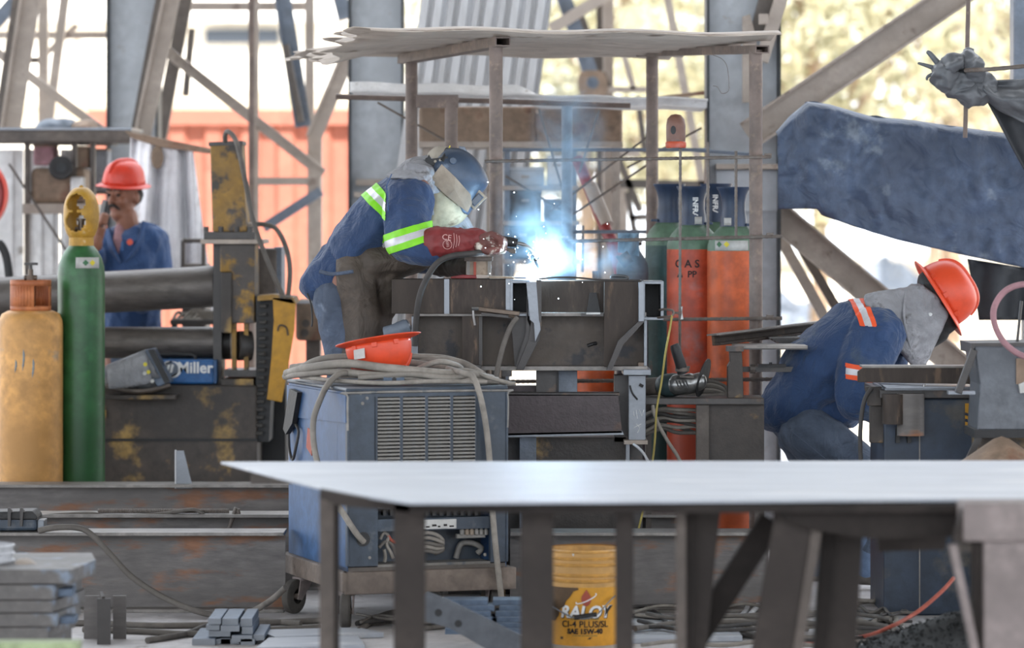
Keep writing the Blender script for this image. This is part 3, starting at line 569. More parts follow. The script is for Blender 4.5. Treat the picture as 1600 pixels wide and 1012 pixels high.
rg = MB(); rg.cyl(P(972, 408, 16.5), P(985, 400, 16.5), .03, 14); o = rg.build('pressure_gauge', M['brass'], smooth=40); tag(o, 'brass regulator gauge hanging under the blue rag', 'gauge'); MB().cyl(P(968, 410, 16.49), P(972, 407, 16.49), .034, 14).build('dial_rim', M['darksteel'], o, smooth=40)
# left foreground pair of cylinders
Yl = 17.1; X = P(48, 0, Yl).x; k = Yl/F; r = 50*k; zc = P(0, 485, Yl).z
lp = thing('gas_cylinder', 'stout dusty orange gas cylinder with cut-out collar at the left edge', 'gas cylinder', (X, Yl, 0))
MB().lathe([(0, 0), (r*.9, 0), (r, .04), (r, zc-.075), (r*.985, zc-.045), (r*.9, zc-.015), (r*.7, zc), (0, zc+.01)], (X, Yl, 0), n=44).build('body', M['orangepaint'], lp, smooth=50)
rc_ = 31*k; zt = P(0, 437, Yl).z; mb = MB()
def col_fn(a0, a1, z0, z1): mb.lathe([(rc_, z0), (rc_, z1)], (X, Yl, 0), n=int((a1-a0)/.15)+1, a0=a0, a1=a1)
w0, w1 = zc+.022, zt-.028
mb.lathe([(rc_, zc), (rc_, w0)], (X, Yl, 0), n=40); mb.lathe([(rc_, w1), (rc_, zt)], (X, Yl, 0), n=40)
for a in np.linspace(0, 2*PI, 40, endpoint=False):
    dd = (a-R(-50)+PI) % (2*PI)-PI; d2 = (a-R(130)+PI) % (2*PI)-PI
    if abs(dd) > .42 and abs(d2) > .42: mb.lathe([(rc_, w0), (rc_, w1)], (X, Yl, 0), n=1, a0=a, a1=a+2*PI/40+.001)
mb.build('collar', M['orangecollar'], lp, smooth=40, solid=.006, fix=False)
mb = MB(); mb.cyl(V((X, Yl, zc)), V((X, Yl, zt+.02)), .022, 12); mb.cyl(V((X, Yl, zt+.02)), V((X, Yl, zt+.05)), .012, 10); mb.cyl(V((X-.03, Yl, zt+.01)), V((X+.03, Yl, zt+.01)), .014, 10); mb.build('valve', M['brass'], lp, smooth=40)
mb = MB(); mb.cyl(V((X, Yl, zt+.05)), V((X, Yl, zt+.075)), .008, 8)
for i in range(5): mb.box((X+.022*math.cos(i*2*PI/5), Yl+.022*math.sin(i*2*PI/5), zt+.076), (.024, .016, .012))
mb.build('valve_handle', M['darksteel'], lp)
for da, zz, hh in ((.0, .33, .1), (-.25, .36, .06), (.3, .37, .09)): MB().tube([V((X+(r+.0005)*math.sin(da-.1+.02*math.sin(4*q+zz)), Yl-(r+.0005)*math.cos(da-.1), zc-zz+.1+hh*(.5-q))) for q in np.linspace(0, 1, 9)], [.001, .004, .006, .0045, .006, .004, .005, .002, .0008], 6).build('scratch', M['scratch'], lp)
Yl = 17.24; X = P(127, 0, Yl).x; r = 37*k; zn = P(0, 374, Yl).z; zs = P(0, 428, Yl).z
gc = thing('gas_cylinder', 'tall green gas cylinder with worn yellow valve cap and white hazard label', 'gas cylinder', (X, Yl, 0))
MB().lathe([(0, 0), (r*.96, 0), (r, .02), (r, zs), (r*.97, zs+.035), (r*.86, zs+.08), (r*.68, zs+.115), (r*.5, zs+.14), (.05, zn-.02), (.05, zn), (0, zn)], (X, Yl, 0), n=44).build('body', M['green'], gc, smooth=50)
MB().lathe([(.052, zn-.03), (.06, zn-.03), (.06, zn+.01), (.054, zn+.015)], (X, Yl, 0), n=30).build('neck_ring', M['yellowcap'], gc, smooth=40)
mb = MB()   # open yellow cap: two side cheeks and three rings leaving round windows
zt = P(0, 297, Yl).z; hh = zt-zn; cr = 27*k
def cap_r(t): return cr*math.sqrt(max(.02, 1-abs((t-.45)/.575)**2.3))
nu, nv = 48, 36
def hole(a, t):
    for ac in (R(-105), R(75)):
        dd = (a-ac+PI) % (2*PI)-PI
        if (dd/.62)**2+((t-.32)/.2)**2 < 1 or (dd/.66)**2+((t-.71)/.17)**2 < 1: return True
    return False
vs = [V((X+cap_r(j/nv)*math.cos(2*PI*i/nu), Yl+cap_r(j/nv)*math.sin(2*PI*i/nu), zn+.01+hh*j/nv)) for j in range(nv+1) for i in range(nu)]
fs = [(j*nu+i, j*nu+(i+1) % nu, (j+1)*nu+(i+1) % nu, (j+1)*nu+i) for j in range(nv) for i in range(nu) if not hole(2*PI*(i+.5)/nu, (j+.5)/nv)]
mb.add(vs, fs).build('valve_cap', M['yellowcap'], gc, smooth=50, solid=.007, fix=False)
MB().lathe([(.012, 0), (.014, .01), (.008, .02), (0, .022)], (X, Yl, zt+.003), n=12).build('cap_knob', M['yellowcap'], gc, smooth=40)
mb = MB(); mb.cyl(V((X, Yl, zn)), V((X, Yl, zn+.09)), .015, 10); mb.cyl(V((X-.03, Yl, zn+.05)), V((X+.03, Yl, zn+.05)), .011, 8); mb.cyl(V((X, Yl, zn+.09)), V((X, Yl, zn+.1)), .024, 12); mb.build('valve', M['brass'], gc, smooth=40)
add_lab(gc, X, Yl, P(0, 410, Yl).z, r*.99, .42, .12, .052); diamonds(gc, X, Yl, P(0, 410, Yl).z, r, .3, .015)
# ------------------------------------------------------------------ plate rolling machine on the left
Y0 = 17.85
pr = thing('plate_roller', 'worn yellow and black plate rolling machine with two long horizontal rollers', 'rolling machine', P(300, gb(Y0), Y0))
k = Y0/F
MB().cyl(P(-120, 472, 18.3), P(338, 447, 18.15), 33*k, 32).build('upper_roller', M['roller'], pr, smooth=40)
MB().cyl(P(-120, 535, 18.2), P(346, 535, 18.15), 25*k, 32).build('lower_roller', M['roller'], pr, smooth=40)
MB().cyl(P(346, 535, 18.15), P(362, 535, 18.15), 27*k, 32).build('roller_collar', M['darksteel'], pr, smooth=40)
b = MB(); b.slab(-60, 602, 402, gb(Y0)+0, Y0, .98); b.build('machine_base', M['machinebase'], pr, bevel=.01)
MB().slab(150, 685, 402, 689, Y0-.012, .02).build('base_seam', M['black'], pr)
MB().prism([(328, 224), (377, 222), (386, 362), (332, 362)], Y0+.1, .24).build('hydraulic_post', M['yellowworn'], pr, bevel=.008)
MB().prism([(326, 222), (379, 220), (379, 226), (326, 228)], Y0+.09, .26).build('post_cap', M['darksteel'], pr)
MB().slab(318, 362, 398, 374, Y0+.05, .36).build('flange_plate', M['darksteel'], pr, bevel=.004); MB().slab(313, 374, 412, 381, Y0+.03, .4).build('flange_plate', M['brace'], pr, bevel=.003)
for x in (322, 345, 370, 390): MB().cyl(P(x, 362, Y0+.1), P(x, 354, Y0+.1), .014, 6).build('bolt', M['darksteel'], pr)
MB().prism([(344, 381), (398, 381), (398, 505), (360, 505), (360, 425), (344, 425)], Y0+.06, .3).build('bearing_block', M['rustyellow'], pr, bevel=.006)
MB().slab(333, 381, 346, 600, Y0+.12, .25).build('housing_rib', M['darksteel'], pr); MB().slab(346, 425, 362, 520, Y0+.04, .2).build('housing_rib', M['machinebase'], pr, bevel=.004)
for x in (362, 381): MB().slab(x, 505, x+7, 582, Y0+.08, .05).build('guide_rod', M['yellowworn'], pr)
MB().slab(350, 578, 400, 588, Y0+.05, .3).build('clevis_plate', M['darksteel'], pr); MB().slab(346, 592, 396, 603, Y0+.03, .3).build('clevis_plate', M['machinebase'], pr)
MB().cyl(P(372, 540, Y0+.12), P(392, 540, Y0+.14), .075, 20).build('hub', M['darksteel'], pr, smooth=40)
MB().slab(150, 640, 166, 652, Y0-.01, .02).build('paint_patch', M['yellowworn'], pr)
MB().slab(163, 617, 275, 624, Y0-.16, .17).build('ledge', M['machinebase'], pr, bevel=.003)
MB().prism([(400, 462), (428, 468), (428, 520), (420, 690), (400, 690)], Y0+.02, .3).build('chain_case', M['black'], pr)
MB().slab(402, 470, 446, gb(Y0+.35), Y0+.35, .3).build('dark_slab', M['black'], pr)  # dark slab added to cover the sunlit gap beside the chain case
for i in range(17):
    MB().box(P(411-.35*i, 478+12.4*i, Y0-.0), (.036, .03, .018)).build('chain_link', M['chain'], pr, bevel=.003)
def guard(t): return [(424+t, 463), (452+t*.2, 466), (461, 474), (460, 520), (452, 575), (441, 626), (437, 626), (448, 570), (455, 520), (456, 480)]
MB().prism([(426, 464), (456, 466), (462, 474), (460, 515), (449, 580), (440, 628), (417, 624), (424, 560), (428, 500)], Y0-.06, .012).build('chain_guard', M['yellowpaint'], pr, bevel=.003)
MB().prism([(402, 462), (426, 460), (458, 464), (462, 474), (456, 474), (428, 468), (402, 470)], Y0-.06, .35).build('guard_rim', M['yellowworn'], pr)
for x, y in ((441, 512),): MB().tube(crv([P(x-7, y+5, Y0-.068), P(x-4, y-4, Y0-.07), P(x+6, y-1, Y0-.068), P(x+9, y+12, Y0-.068)], 5), .004, 6).build('paint_scrape', M['machinebase'], pr)
MB().slab(398, 388, 432, 470, Y0+.5, .4).build('motor_box', M['bracedark'], pr, bevel=.01); MB().slab(428, 386, 440, 470, Y0+.52, .3).build('motor_box_edge', M['bluesteel'], pr)
MB().tube(crv([P(352, 222, Y0+.1), P(352, 210, Y0+.05), P(358, 206, Y0), P(370, 224, Y0-.02), P(383, 282, Y0-.04), P(396, 345, Y0-.06), P(415, 400, Y0-.02), P(442, 462, Y0)], 7), .012, 8).build('hose', M['cable'], pr, smooth=60)
MB().tube(crv([P(388, 354, Y0+.2), P(408, 350, Y0+.2), P(432, 358, Y0+.15), P(448, 390, Y0+.1), P(453, 425, Y0+.1), P(450, 465, Y0+.1)], 7), .012, 8).build('hose', M['cable'], pr, smooth=60)
MB().cyl(P(378, 354, Y0+.2), P(394, 354, Y0+.2), .022, 10).build('hose_fitting', M['brace'], pr, smooth=40)
# control box on a post right of the roller
cb = thing('control_box', 'beige control box on a grey post behind the welder', 'control box', P(490, gb(18.6), 18.6))
MB().slab(462, 468, 508, 532, 18.6, .25).build('box_body', M['tan'], cb, bevel=.02); MB().slab(478, 532, 500, gb(18.6), 18.7, .08).build('post', M['bracedark'], cb)
MB().slab(462, 470, 508, 474, 18.59, .26).build('lid', M['galv'], cb)
for x, y in ((478, 505), (476, 520)): MB().cyl(P(x, y, 18.61), P(x, y, 18.585), .02, 14).build('knob', M['bracedark'], cb, smooth=40)
# blue power source behind the lower roller
mm = thing('welding_power_source', 'bright blue welding power source with white lettering under the rollers', 'welding machine', P(290, 601, 17.9))
MB().slab(216, 562, 335, 600, 17.9, .3).build('case', M['bluemachine'], mm, bevel=.012)
c = MB(); c.text('Miller', 24*17.9/F, Matrix.Translation(P(305, 575, 17.897)) @ Matrix.Rotation(PI/2, 4, 'X'), bold=.002, ext=.001); c.build('lettering', M['textwhite'], mm)
c = MB(); [c.poly([P(264+q[0]*math.cos(a)+q[2], 577+q[1]*math.sin(a), 17.895) for q, a in [((15, 13, 0), t) for t in np.linspace(R(a0), R(a1), 9)]+[((15, 13, 5), t) for t in np.linspace(R(a1), R(a0), 9)]], (0, .002, 0)) for a0, a1 in ((20, 165), (200, 345))]
for dx in (-7, -1, 5): c.poly([P(264+dx+x, 576+y, 17.894) for x, y in ((-1, -7), (3, -7), (0, 6), (-4, 6))], (0, .002, 0))
c.build('swirl_emblem', M['textwhite'], mm)
MB().prism([(246, 578), (268, 566), (282, 574), (276, 590), (250, 592)], 17.898, .002).build('emblem_patch', M['bluesteel'], mm)
MB().slab(333, 562, 339, 600, 17.89, .32).build('front_bezel', M['blue'], mm, bevel=.008); MB().tube(crv([P(240, 562, 18.0), P(245, 554, 18.0), P(300, 554, 18.0), P(305, 562, 18.0)], 4), .01, 8).build('handle', M['black'], mm)
# grey cables and scrap piled between the rollers
tl = MB()
for i in range(9): tl.tube(crv([P(270+i*5, 500, 19.1), P(278+i*6, 488+(i % 3)*4, 19.15), P(295+i*4, 493-(i % 4)*3, 19.15), P(338, 498-(i % 5)*3, 19.1)], 5), .009, 6)
tag(tl.build('cable_bundle', M['cablelight'], smooth=60), 'tangle of pale grey cables lying behind the rollers', 'cables')
st = thing('support_table', 'low dark table carrying the pale cable tangle behind the rollers', 'table', P(305, gb(19.15), 19.15)); MB().slab(266, 500, 345, 507, 19.0, .3).build('tabletop', M['darksteel'], st)
for x in (268, 332): MB().slab(x, 507, x+8, gb(19.1), 19.1, .06).build('leg', M['darksteel'], st)
# dusty welding hood lying on the ledge
Yh = Y0-.13
hd = thing('welding_hood', 'dusty grey welding hood with riveted strap lying on the roller ledge', 'welding hood', P(215, 617, Yh))
MB().grid(lambda u, v: P(166+100*u, 600+10*math.sin(PI*u), Yh-.1+.22*v)+V((0, 0, -.012*(1-abs(2*v-1))-.0)), 20, 6).build('brim', M['bracedark'], hd, smooth=0, solid=.014, fix=False)
hr = [(168, 570, 168, 602), (188, 562, 184, 604), (212, 554, 208, 606), (228, 546, 232, 606), (238, 552, 248, 602), (246, 575, 258, 600)]
arch([(c_, d_, a_, b_) for a_, b_, c_, d_ in hr], Yh, .1, 12).build('shell', M['hoodgrey'], hd, smooth=0, solid=.006, fix=False)
def hfn(u, v): A = P(168+60*u, 570-24*u, Yh-.085); B = P(170+68*u, 607-2*u-8*u*u, Yh-.11); return A+(B-A)*v+V((0, -.025*math.sin(PI*v), 0))
sheet(hfn, 12, 8, 'side_panel', M['hoodgrey'], hd, t=.006)
MB().prism([(226, 547), (238, 545), (266, 598), (246, 604), (238, 592), (250, 590)], Yh-.115, .2).build('head_strap', M['maskblue'], hd, bevel=.004)
MB().prism([(231, 546), (240, 545), (266, 596), (258, 600)], Yh-.125, .012).build('strap_edge', M['black'], hd)
for x, y, m in ((227, 569, 'hazyellow'), (232, 581, 'hazyellow'), (238, 595, 'labelwhite'), (226, 583, 'labelwhite')): MB().cyl(P(x, y, Yh-.11), P(x, y, Yh-.135), .01, 10).build('rivet', M[m], hd, smooth=40)
# ------------------------------------------------------------------ cluttered shelf at the back left
Ys = 20.2
sf = thing('workshop_shelf', 'dusty steel workshop shelf against the lattice at far left', 'shelf', P(80, gb(Ys), Ys))
MB().slab(-80, 202, 206, 222, Ys, .6).build('shelf_top', M['bracedark'], sf, bevel=.01); MB().slab(-80, 199, 206, 203, Ys-.02, .62).build('top_plate', M['freshsteel'], sf)
MB().slab(35, 318, 150, 334, Ys+.05, .5).build('lower_shelf', M['brace'], sf)
for x in (38, 112, 141): MB().slab(x, 222, x+7, gb(Ys), Ys+.1, .06).build('leg', M['bracedark'], sf)
MB().cyl(P(14, 256, Ys-.05), P(112, 404, Ys-.02), .008, 6).build('tie_rod', M['bracedark'], sf)
for i, (x, y, rx, ry, m, lb) in enumerate(((88, 190, 34, 14, 'bluesteel', 'slate grey sack slumped on the shelf top'), (132, 192, 22, 12, 'tan', 'tan sack slumped on the shelf top beside the grey one'))):
    c = P(x, y+10, Ys+.3); kk = Ys/F
    tag(fuse([ell(c, (rx*kk, .16, ry*kk)), ell(c+V((rx*kk*.4, 0, ry*kk*.5)), (rx*kk*.5, .12, ry*kk*.7))], .012, 5, folds(.012, 9, 9, 9, i)).build('sack', M[m], smooth=0), lb, 'sack')
o = thing('electric_motor', 'round black electric motor on tan machine casing under the shelf', 'motor', P(95, 318, Ys+.1)); kk = Ys/F
MB().slab(48, 262, 132, 318, Ys+.12, .35).build('casing', M['tan'], o, bevel=.03); MB().cyl(P(95, 262, Ys+.12), P(95, 262, Ys-.05), 19*kk, 24).build('motor_drum', M['black'], o, smooth=40, bevel=.008); MB().cyl(P(96, 262, Ys-.05), P(96, 262, Ys-.08), 8*kk, 16).build('shaft_cover', M['columndark'], o, smooth=40)
MB().slab(110, 276, 130, 302, Ys+.06, .1).build('terminal_box', M['whitesheet'], o, bevel=.01)
for i, (x0, y0, x1, y1, m, lb) in enumerate(((52, 226, 84, 258, 'pinkcloth', 'pinkish cardboard box hanging space left under shelf'), (118, 228, 138, 262, 'tan', 'narrow tan carton under the shelf near the column'), (146, 232, 168, 300, 'hoodgrey', 'grey dusty panel standing under the shelf by the column'))):
    o = MB().slab(x0, y0, x1, y1, Ys+.5, .2).build('carton', M[m], bevel=.01); tag(o, ('pinkish carton under the shelf above the motor', lb, lb)[i], 'carton'); MB().slab(x0, y0, x1, y0+3, Ys+.49, .22).build('flap', M['tan'], o)
MB_ = MB(); MB_.slab(44, 222, 175, 226, Ys+.48, .3); MB_.slab(44, 300, 175, 303, Ys+.48, .3); MB_.build('shelf_rail', M['bracedark'], sf)
for i, (x0, x1) in enumerate(((-60, 36), (38, 92), (95, 150))):
    q = MB(); a = P(x0, 0, 21).x; b = P(x1, 0, 21).x; m_ = 6
    for j in range(m_): q.box((a+(b-a)*(j+.5)/m_, 21+.015*(j % 2), 1.0), ((b-a)/m_*1.02, .02, 2.0))
    tag(q.build('wall_panel', M['whitesheet']), ('pale ribbed sheet panel standing at the left frame edge', 'pale ribbed sheet panel standing behind the green cylinder valve', 'pale ribbed sheet panel standing left of the phoning man')[i], 'panel')
k9 = 19.5/F; o = MB().lathe([(0, 0), (58*k9, 0), (63*k9, .02), (63*k9, .06), (58*k9, .08), (0, .08)], P(-51, 304, 19.5), M=Matrix.Rotation(PI/2, 3, 'X'), n=48).build('red_disc', M['redwheel'], smooth=40); tag(o, 'large red disc cut by the left frame edge', 'wheel')
o2 = MB().lathe([(61*k9, -.01), (64*k9, -.01), (64*k9, .09), (61*k9, .09)], P(-51, 304, 19.5), M=Matrix.Rotation(PI/2, 3, 'X'), n=48).build('rim', M['hatred'], o, smooth=40)
MB().box(P(-51, 390, 19.55), (.2, .3, .3)).build('hub_stand', M['darksteel'], o); sd_ = MB().slab(-80, 360, -25, gb(19.5), 19.45, .2).build('stand', M['darksteel'], o)
o = MB().tube(crv([P(-20, 440, 18.9), P(-5, 382, 18.9), P(8, 395, 18.9), P(14, 430, 18.9), P(16, 470, 18.9)], 6), .022, 10).build('black_hose', M['black'], smooth=60); tag(o, 'thick black hose bending up at the left frame edge', 'hose')
# white cloth hanging behind the phoning man
def cl(u, v):
    x = 205+(130-35*(1-v))*u-12*v*(1-u); y = 208+18*u+262*v; return P(x, y, 19.95+.05*math.sin(u*17+2*v)+.03*math.sin(u*31+v*6)+.02*noise.noise(V((u*6, v*6, 0))))
wc = tag(sheet(cl, 60, 40, 'white_cloth', M['whitecloth'], t=.006), 'white cloth hanging in folds behind the man on the phone', 'cloth')
o = MB().prism([(194, 204), (330, 232), (330, 240), (250, 230), (206, 216)], 19.85, .3).build('board', M['tan'], bevel=.006); tag(o, 'dusty board jutting from the shelf above the white cloth', 'board')
mbx = MB().lathe([(0, -.02), (.03, -.015), (.036, .0), (.03, .015), (0, .02)], P(246, 246, 19.86), M=Matrix.Rotation(PI/2, 3, 'X'), n=14, sy=1.8).build('tied_knot', M['bark'], wc, smooth=40)
# grey metal trolley seen right of the man
o = thing('wire_trolley', 'small grey frame behind the upper roller end', 'frame', P(305, gb(19.4), 19.4))
for a in ((286, 376, 318, 376), (286, 376, 286, 440), (318, 376, 318, 440)): MB().cyl(P(a[0], a[1], 19.4), P(a[2], a[3], 19.4), .012, 8).build('tube', M['bracedark'], o)
MB().slab(284, 412, 322, gb(19.4), 19.42, .3).build('cabinet', M['bracedark'], o, bevel=.01)
# ------------------------------------------------------------------ I-beams on the ground
def ibeam(label, x0, x1, Y, h=.325, w_=.2, z=0, Y1=None):
    a = P(x0, 0, Y); b = P(x1, 0, Y1 or Y); a.z = b.z = z+h/2; t = thing('steel_beam', label, 'steel beam', ((a.x+b.x)/2, (a.y+b.y)/2, z), group='rusty steel beams on the workshop floor')
    tf = .014
    for s in (-1, 1): MB().sweep([(-w_/2, s*h/2-s*tf), (w_/2, s*h/2-s*tf), (w_/2, s*h/2), (-w_/2, s*h/2)], a, b).build('flange', M['beamedge'], t, bevel=.002)
    MB().sweep([(-.005, -h/2+tf), (.005, -h/2+tf), (.005, h/2-tf), (-.005, h/2-tf)], a, b).build('web', M['beam'], t)
    return t
ibeam('long rusty steel beam on the floor, frontmost, crossed by a drooping cable', -60, 446, 14.62)
ibeam('rusty steel beam on the floor behind the yellow bucket', 797, 1200, 14.62)
ibeam('long steel beam carrying the rebar, behind the frontmost beam', -60, 1060, 15.5)
ibeam('rear rusty steel beam in front of the orange and green cylinders', -60, 470, 16.75, .36)
o = MB().prism([(274, 704), (287, 704), (300, 757), (300, 763), (274, 763)], 16.72, .012).build('gusset_plate', M['freshsteel'], bevel=.001); tag(o, 'small tapered steel gusset plate standing on the rear beam', 'gusset plate')
MB().prism([(273, 703), (275, 703), (275, 763), (273, 763)], 16.715, .02).build('cut_edge', M['galv'], o)
zt = .326
a = P(153, 829, 15.45); b = P(358, 827, 15.45); a.z = b.z = zt+.011
o = rib(a, b, .01, 'rebar_rod', 'rebar', None) if False else MB().tube([a+(b-a)*i/150 for i in range(151)], [.0112 if i % 2 else .009 for i in range(151)], 7).build('rebar_rod', M['rebar']); tag(o, 'ribbed rebar rod lying along the middle steel beam', 'rebar')
o = MB().tube([P(357, 827, 15.44), P(369, 793, 15.44), P(372, 796, 15.44), P(373, 803, 15.44)], .009, 8).build('steel_hook', M['rebar']); tag(o, 'bent steel hook standing at the end of the rebar rod', 'hook')
tc_ = thing('welding_rod_case', 'dark plastic case with clip handles on the beam at left edge', 'case', P(20, 828, 14.62))
MB().prism([(-40, 803), (48, 800), (56, 806), (58, 829), (-40, 830)], 14.56, .14).build('case_body', M['navy'], tc_, bevel=.012); MB().prism([(-40, 800), (50, 798), (58, 806), (58, 812), (-40, 812)], 14.55, .16).build('lid', M['black'], tc_, bevel=.006)
for x in (12, 31): MB().prism([(x, 794), (x+3, 793), (x+8, 800), (x+5, 800), (x+4, 822), (x, 822)], 14.53, .02).build('clip_handle', M['darksteel'], tc_)
MB().slab(58, 812, 69, 830, 14.58, .1).build('end_cap', M['freshsteel'], tc_, bevel=.004)
def cable(name, label, pts, r, m='cable', cat='cable', n=8, grp=None):
    return tag(MB().tube(crv(pts, n), r, 8).build(name, M[m], smooth=60), label, cat, grp)
cable('cable', 'thin cable lying along the top of the middle beam', [P(52, 808, 15.4), P(95, 804, 15.42), P(140, 802, 15.42), P(175, 806, 15.42), P(250, 803, 15.42), P(296, 796, 15.42), P(312, 799, 15.42), P(318, 804, 15.42)], .0085)
cable('cable', 'thick cable drooping from the beam top across its web to the floor', [P(60, 829, 14.5), P(85, 824, 14.5), P(120, 824, 14.5), P(142, 834, 14.48), P(175, 868, 14.45), P(205, 900, 14.42), P(250, 930, 14.4), P(300, 952, 14.3), P(345, 962, 14.3), P(385, 958, 14.3), P(420, 940, 14.2), P(446, 918, 14.15)], .0125)
for i, (pts, lb) in enumerate((([(-20, 975), (130, 973), (250, 977), (380, 974), (520, 968)], 'grey cable on the floor running just below the front beam'), ([(130, 983), (220, 986), (300, 990), (390, 985), (500, 980)], 'grey cable on the floor, second below the front beam'), ([(230, 1000), (290, 990), (330, 976), (400, 970), (470, 974)], 'grey cable curving over the floor beside the bar stack'), ([(560, 985), (600, 960), (650, 955), (720, 962)], 'grey cable looping under the blue welding machine'))):
    cable('floor_cable', lb, [G(x, y, .012) for x, y in pts], .012, grp=None)
# ------------------------------------------------------------------ stacks at the front left
ys = [(-40, 888, 150, 912), (-40, 912, 128, 938), (-40, 937, 132, 960), (-40, 957, 126, 980), (-40, 979, 118, 1000), (-40, 998, 112, 1024), (-40, 1022, 116, 1050), (-40, 1048, 120, 1076)]
zs = [P(0, y, 11.9).z for _, y, _, _ in ys]+[0]
for i, (x0, y0, x1, y1) in enumerate(ys):
    t = thing('steel_plate', ('thick grey steel plate topmost of the blurred stack', 'second steel plate from the top of the blurred stack', 'third steel plate from the top of the blurred stack', 'fourth steel plate from the top of the blurred stack', 'fifth steel plate from the top of the blurred stack', 'sixth steel plate from the top of the blurred stack', 'seventh steel plate in the blurred stack, mostly out of frame', 'bottom steel plate of the blurred stack at lower left')[i], 'steel plate', P((x0+x1)/2, y1, 12.1), group='steel plates stacked at lower left')
    za, zb = zs[i], (P(0, y1, 11.9).z if i < 7 else 0.0)
    if i < 7: zb = zs[i+1]
    a = P(x0, 0, 11.9).x; b = P(x1, 0, 11.9).x; b2 = P(x1-38-6*(i % 3), 0, 11.9).x; b = P(x1, 0, 12.25).x
    MB().poly([V((a, 11.9, zb)), V((b2, 11.9, zb)), V((b, 12.25, zb)), V((P(x1-6, 0, 12.5).x, 12.5, zb)), V((a, 12.5, zb))], (0, 0, (za-zb)*.94)).build('slab', M['stackplate'], t, bevel=.003)
    if i in (1, 3, 5): MB().box((b2+.02, 12.0, zb+(za-zb)*.35), (.07, .1, (za-zb)*.5)).build('end_lug', M['blueplate'], t, bevel=.002)
t = thing('plastic_pail', 'white ribbed plastic pail standing on the plate stack at left edge', 'pail', P(-20, 888, 12.15)); q = P(-20, 889, 12.15); rr = 41*12.15/F
MB().lathe([(0, 0), (rr*.93, 0), (rr, .08), (rr, .085)], q, n=36).build('pail_body', M['plasticwhite'], t, smooth=40)
for z in (.028, .052, .078): MB().lathe([(rr*.97, z), (rr*1.05, z+.002), (rr*1.05, z+.006), (rr*.97, z+.009)], q, n=36).build('rib', M['plasticwhite'], t, smooth=40)
o = fuse([ell(P(38, 880, 12.1), (.032, .03, .016)), ell(P(52, 883, 12.1), (.012, .02, .012))], .006, 3, folds(.004, 30, 30, 30)).build('metal_offcut', M['brace'], smooth=0); tag(o, 'small grey metal offcut on the plate stack beside the pail', 'offcut')
t = tag(MB().slab(-60, 1004, 122, 1020, 10.9, .1).build('green_bar', M['greygreen'], bevel=.004), 'pale green bar in the lower left corner', 'bar'); t.location.z = P(0, 1020, 10.9).z
MB().slab(-50, 1020, -20, CY+F*H/10.95, 10.93, .06).build('trestle_leg', M['darksteel'], t); MB().slab(80, 1020, 110, CY+F*H/10.95, 10.93, .06).build('trestle_leg', M['darksteel'], t)
t = thing('beam_offcut', 'short upright H beam offcut beside the plate stack', 'beam offcut', G(160, 1002))
c = G(160, 1002); h_ = P(0, 934, c.y).z
MB().box(c+V((-.045, .09, h_/2)), (.07, .012, h_)).build('flange', M['beam'], t); MB().box(c+V((.055, .09, h_/2)), (.05, .012, h_)).build('flange', M['beam'], t); MB().box(c+V((.0, 0, h_/2+.008)), (.012, .19, h_+.016), Matrix.Rotation(R(9), 3, 'Z')).build('web', M['tablesteel'], t, bevel=.002); MB().box(c+V((.016, -.09, h_/2+.004)), (.05, .012, h_+.008)).build('flange', M['darksteel'], t)
bars = [(325, 966, 345, 975), (347, 966, 372, 976), (376, 966, 394, 978), (345, 977, 374, 986), (378, 979, 395, 990), (326, 985, 360, 994), (362, 992, 394, 1002), (396, 991, 413, 1000), (345, 997, 360, 1006), (300, 1000, 336, 1010), (322, 976, 343, 984), (338, 1006, 374, 1014), (376, 1003, 398, 1013), (302, 1010, 334, 1020)]
blab = ('top row at the left', 'top row in the middle', 'top row at the right', 'second row in the middle', 'second row at the right', 'third row at the left', 'third row in the middle', 'sticking out at the right end', 'fourth row in the middle', 'low at the left end', 'second row at the left', 'bottom row in the middle', 'bottom row at the right', 'bottom row at the left')
for i, (x0, y0, x1, y1) in enumerate(bars):
    Yb_ = 13.42+.02*(i % 3); zz = max(P(0, y1, Yb_).z, .0)
    t = MB().slab(x0, y0, x1, y1, Yb_, .34).build('flat_bar', M['blueplate'], bevel=.002); t.location.z = max(t.location.z, .0)
    tag(t, 'short bluish flat bar in the small floor pile, '+blab[i], 'flat bar', 'bluish flat bars piled on the floor')
    MB().slab(x0, y0, x1, y1, Yb_-.004, .004).build('sawn_end', M['freshsteel'], t).location.z = 0
for i, (pts, lb) in enumerate((([(400, 992), (560, 988), (600, 996), (430, 1003)], 'pale floor plate with blue edge in front of the casters'), ([(420, 1004), (560, 1001), (570, 1016), (400, 1020)], 'pale floor plate nearest the frame bottom under the table'), ([(980, 990), (1150, 988), (1160, 1002), (980, 1006)], 'pale floor plate right of the yellow bucket'), ([(1100, 884), (1180, 884), (1186, 900), (1100, 902)], 'bluish floor plate far behind the table legs'))):
    q = [G(x, y) for x, y in pts]; tag(MB().poly([V((v.x, v.y, .001)) for v in q], (0, 0, .02)).build('floor_plate', M['plate' if i != 3 else 'blueplate'], bevel=.002), lb, 'steel plate')
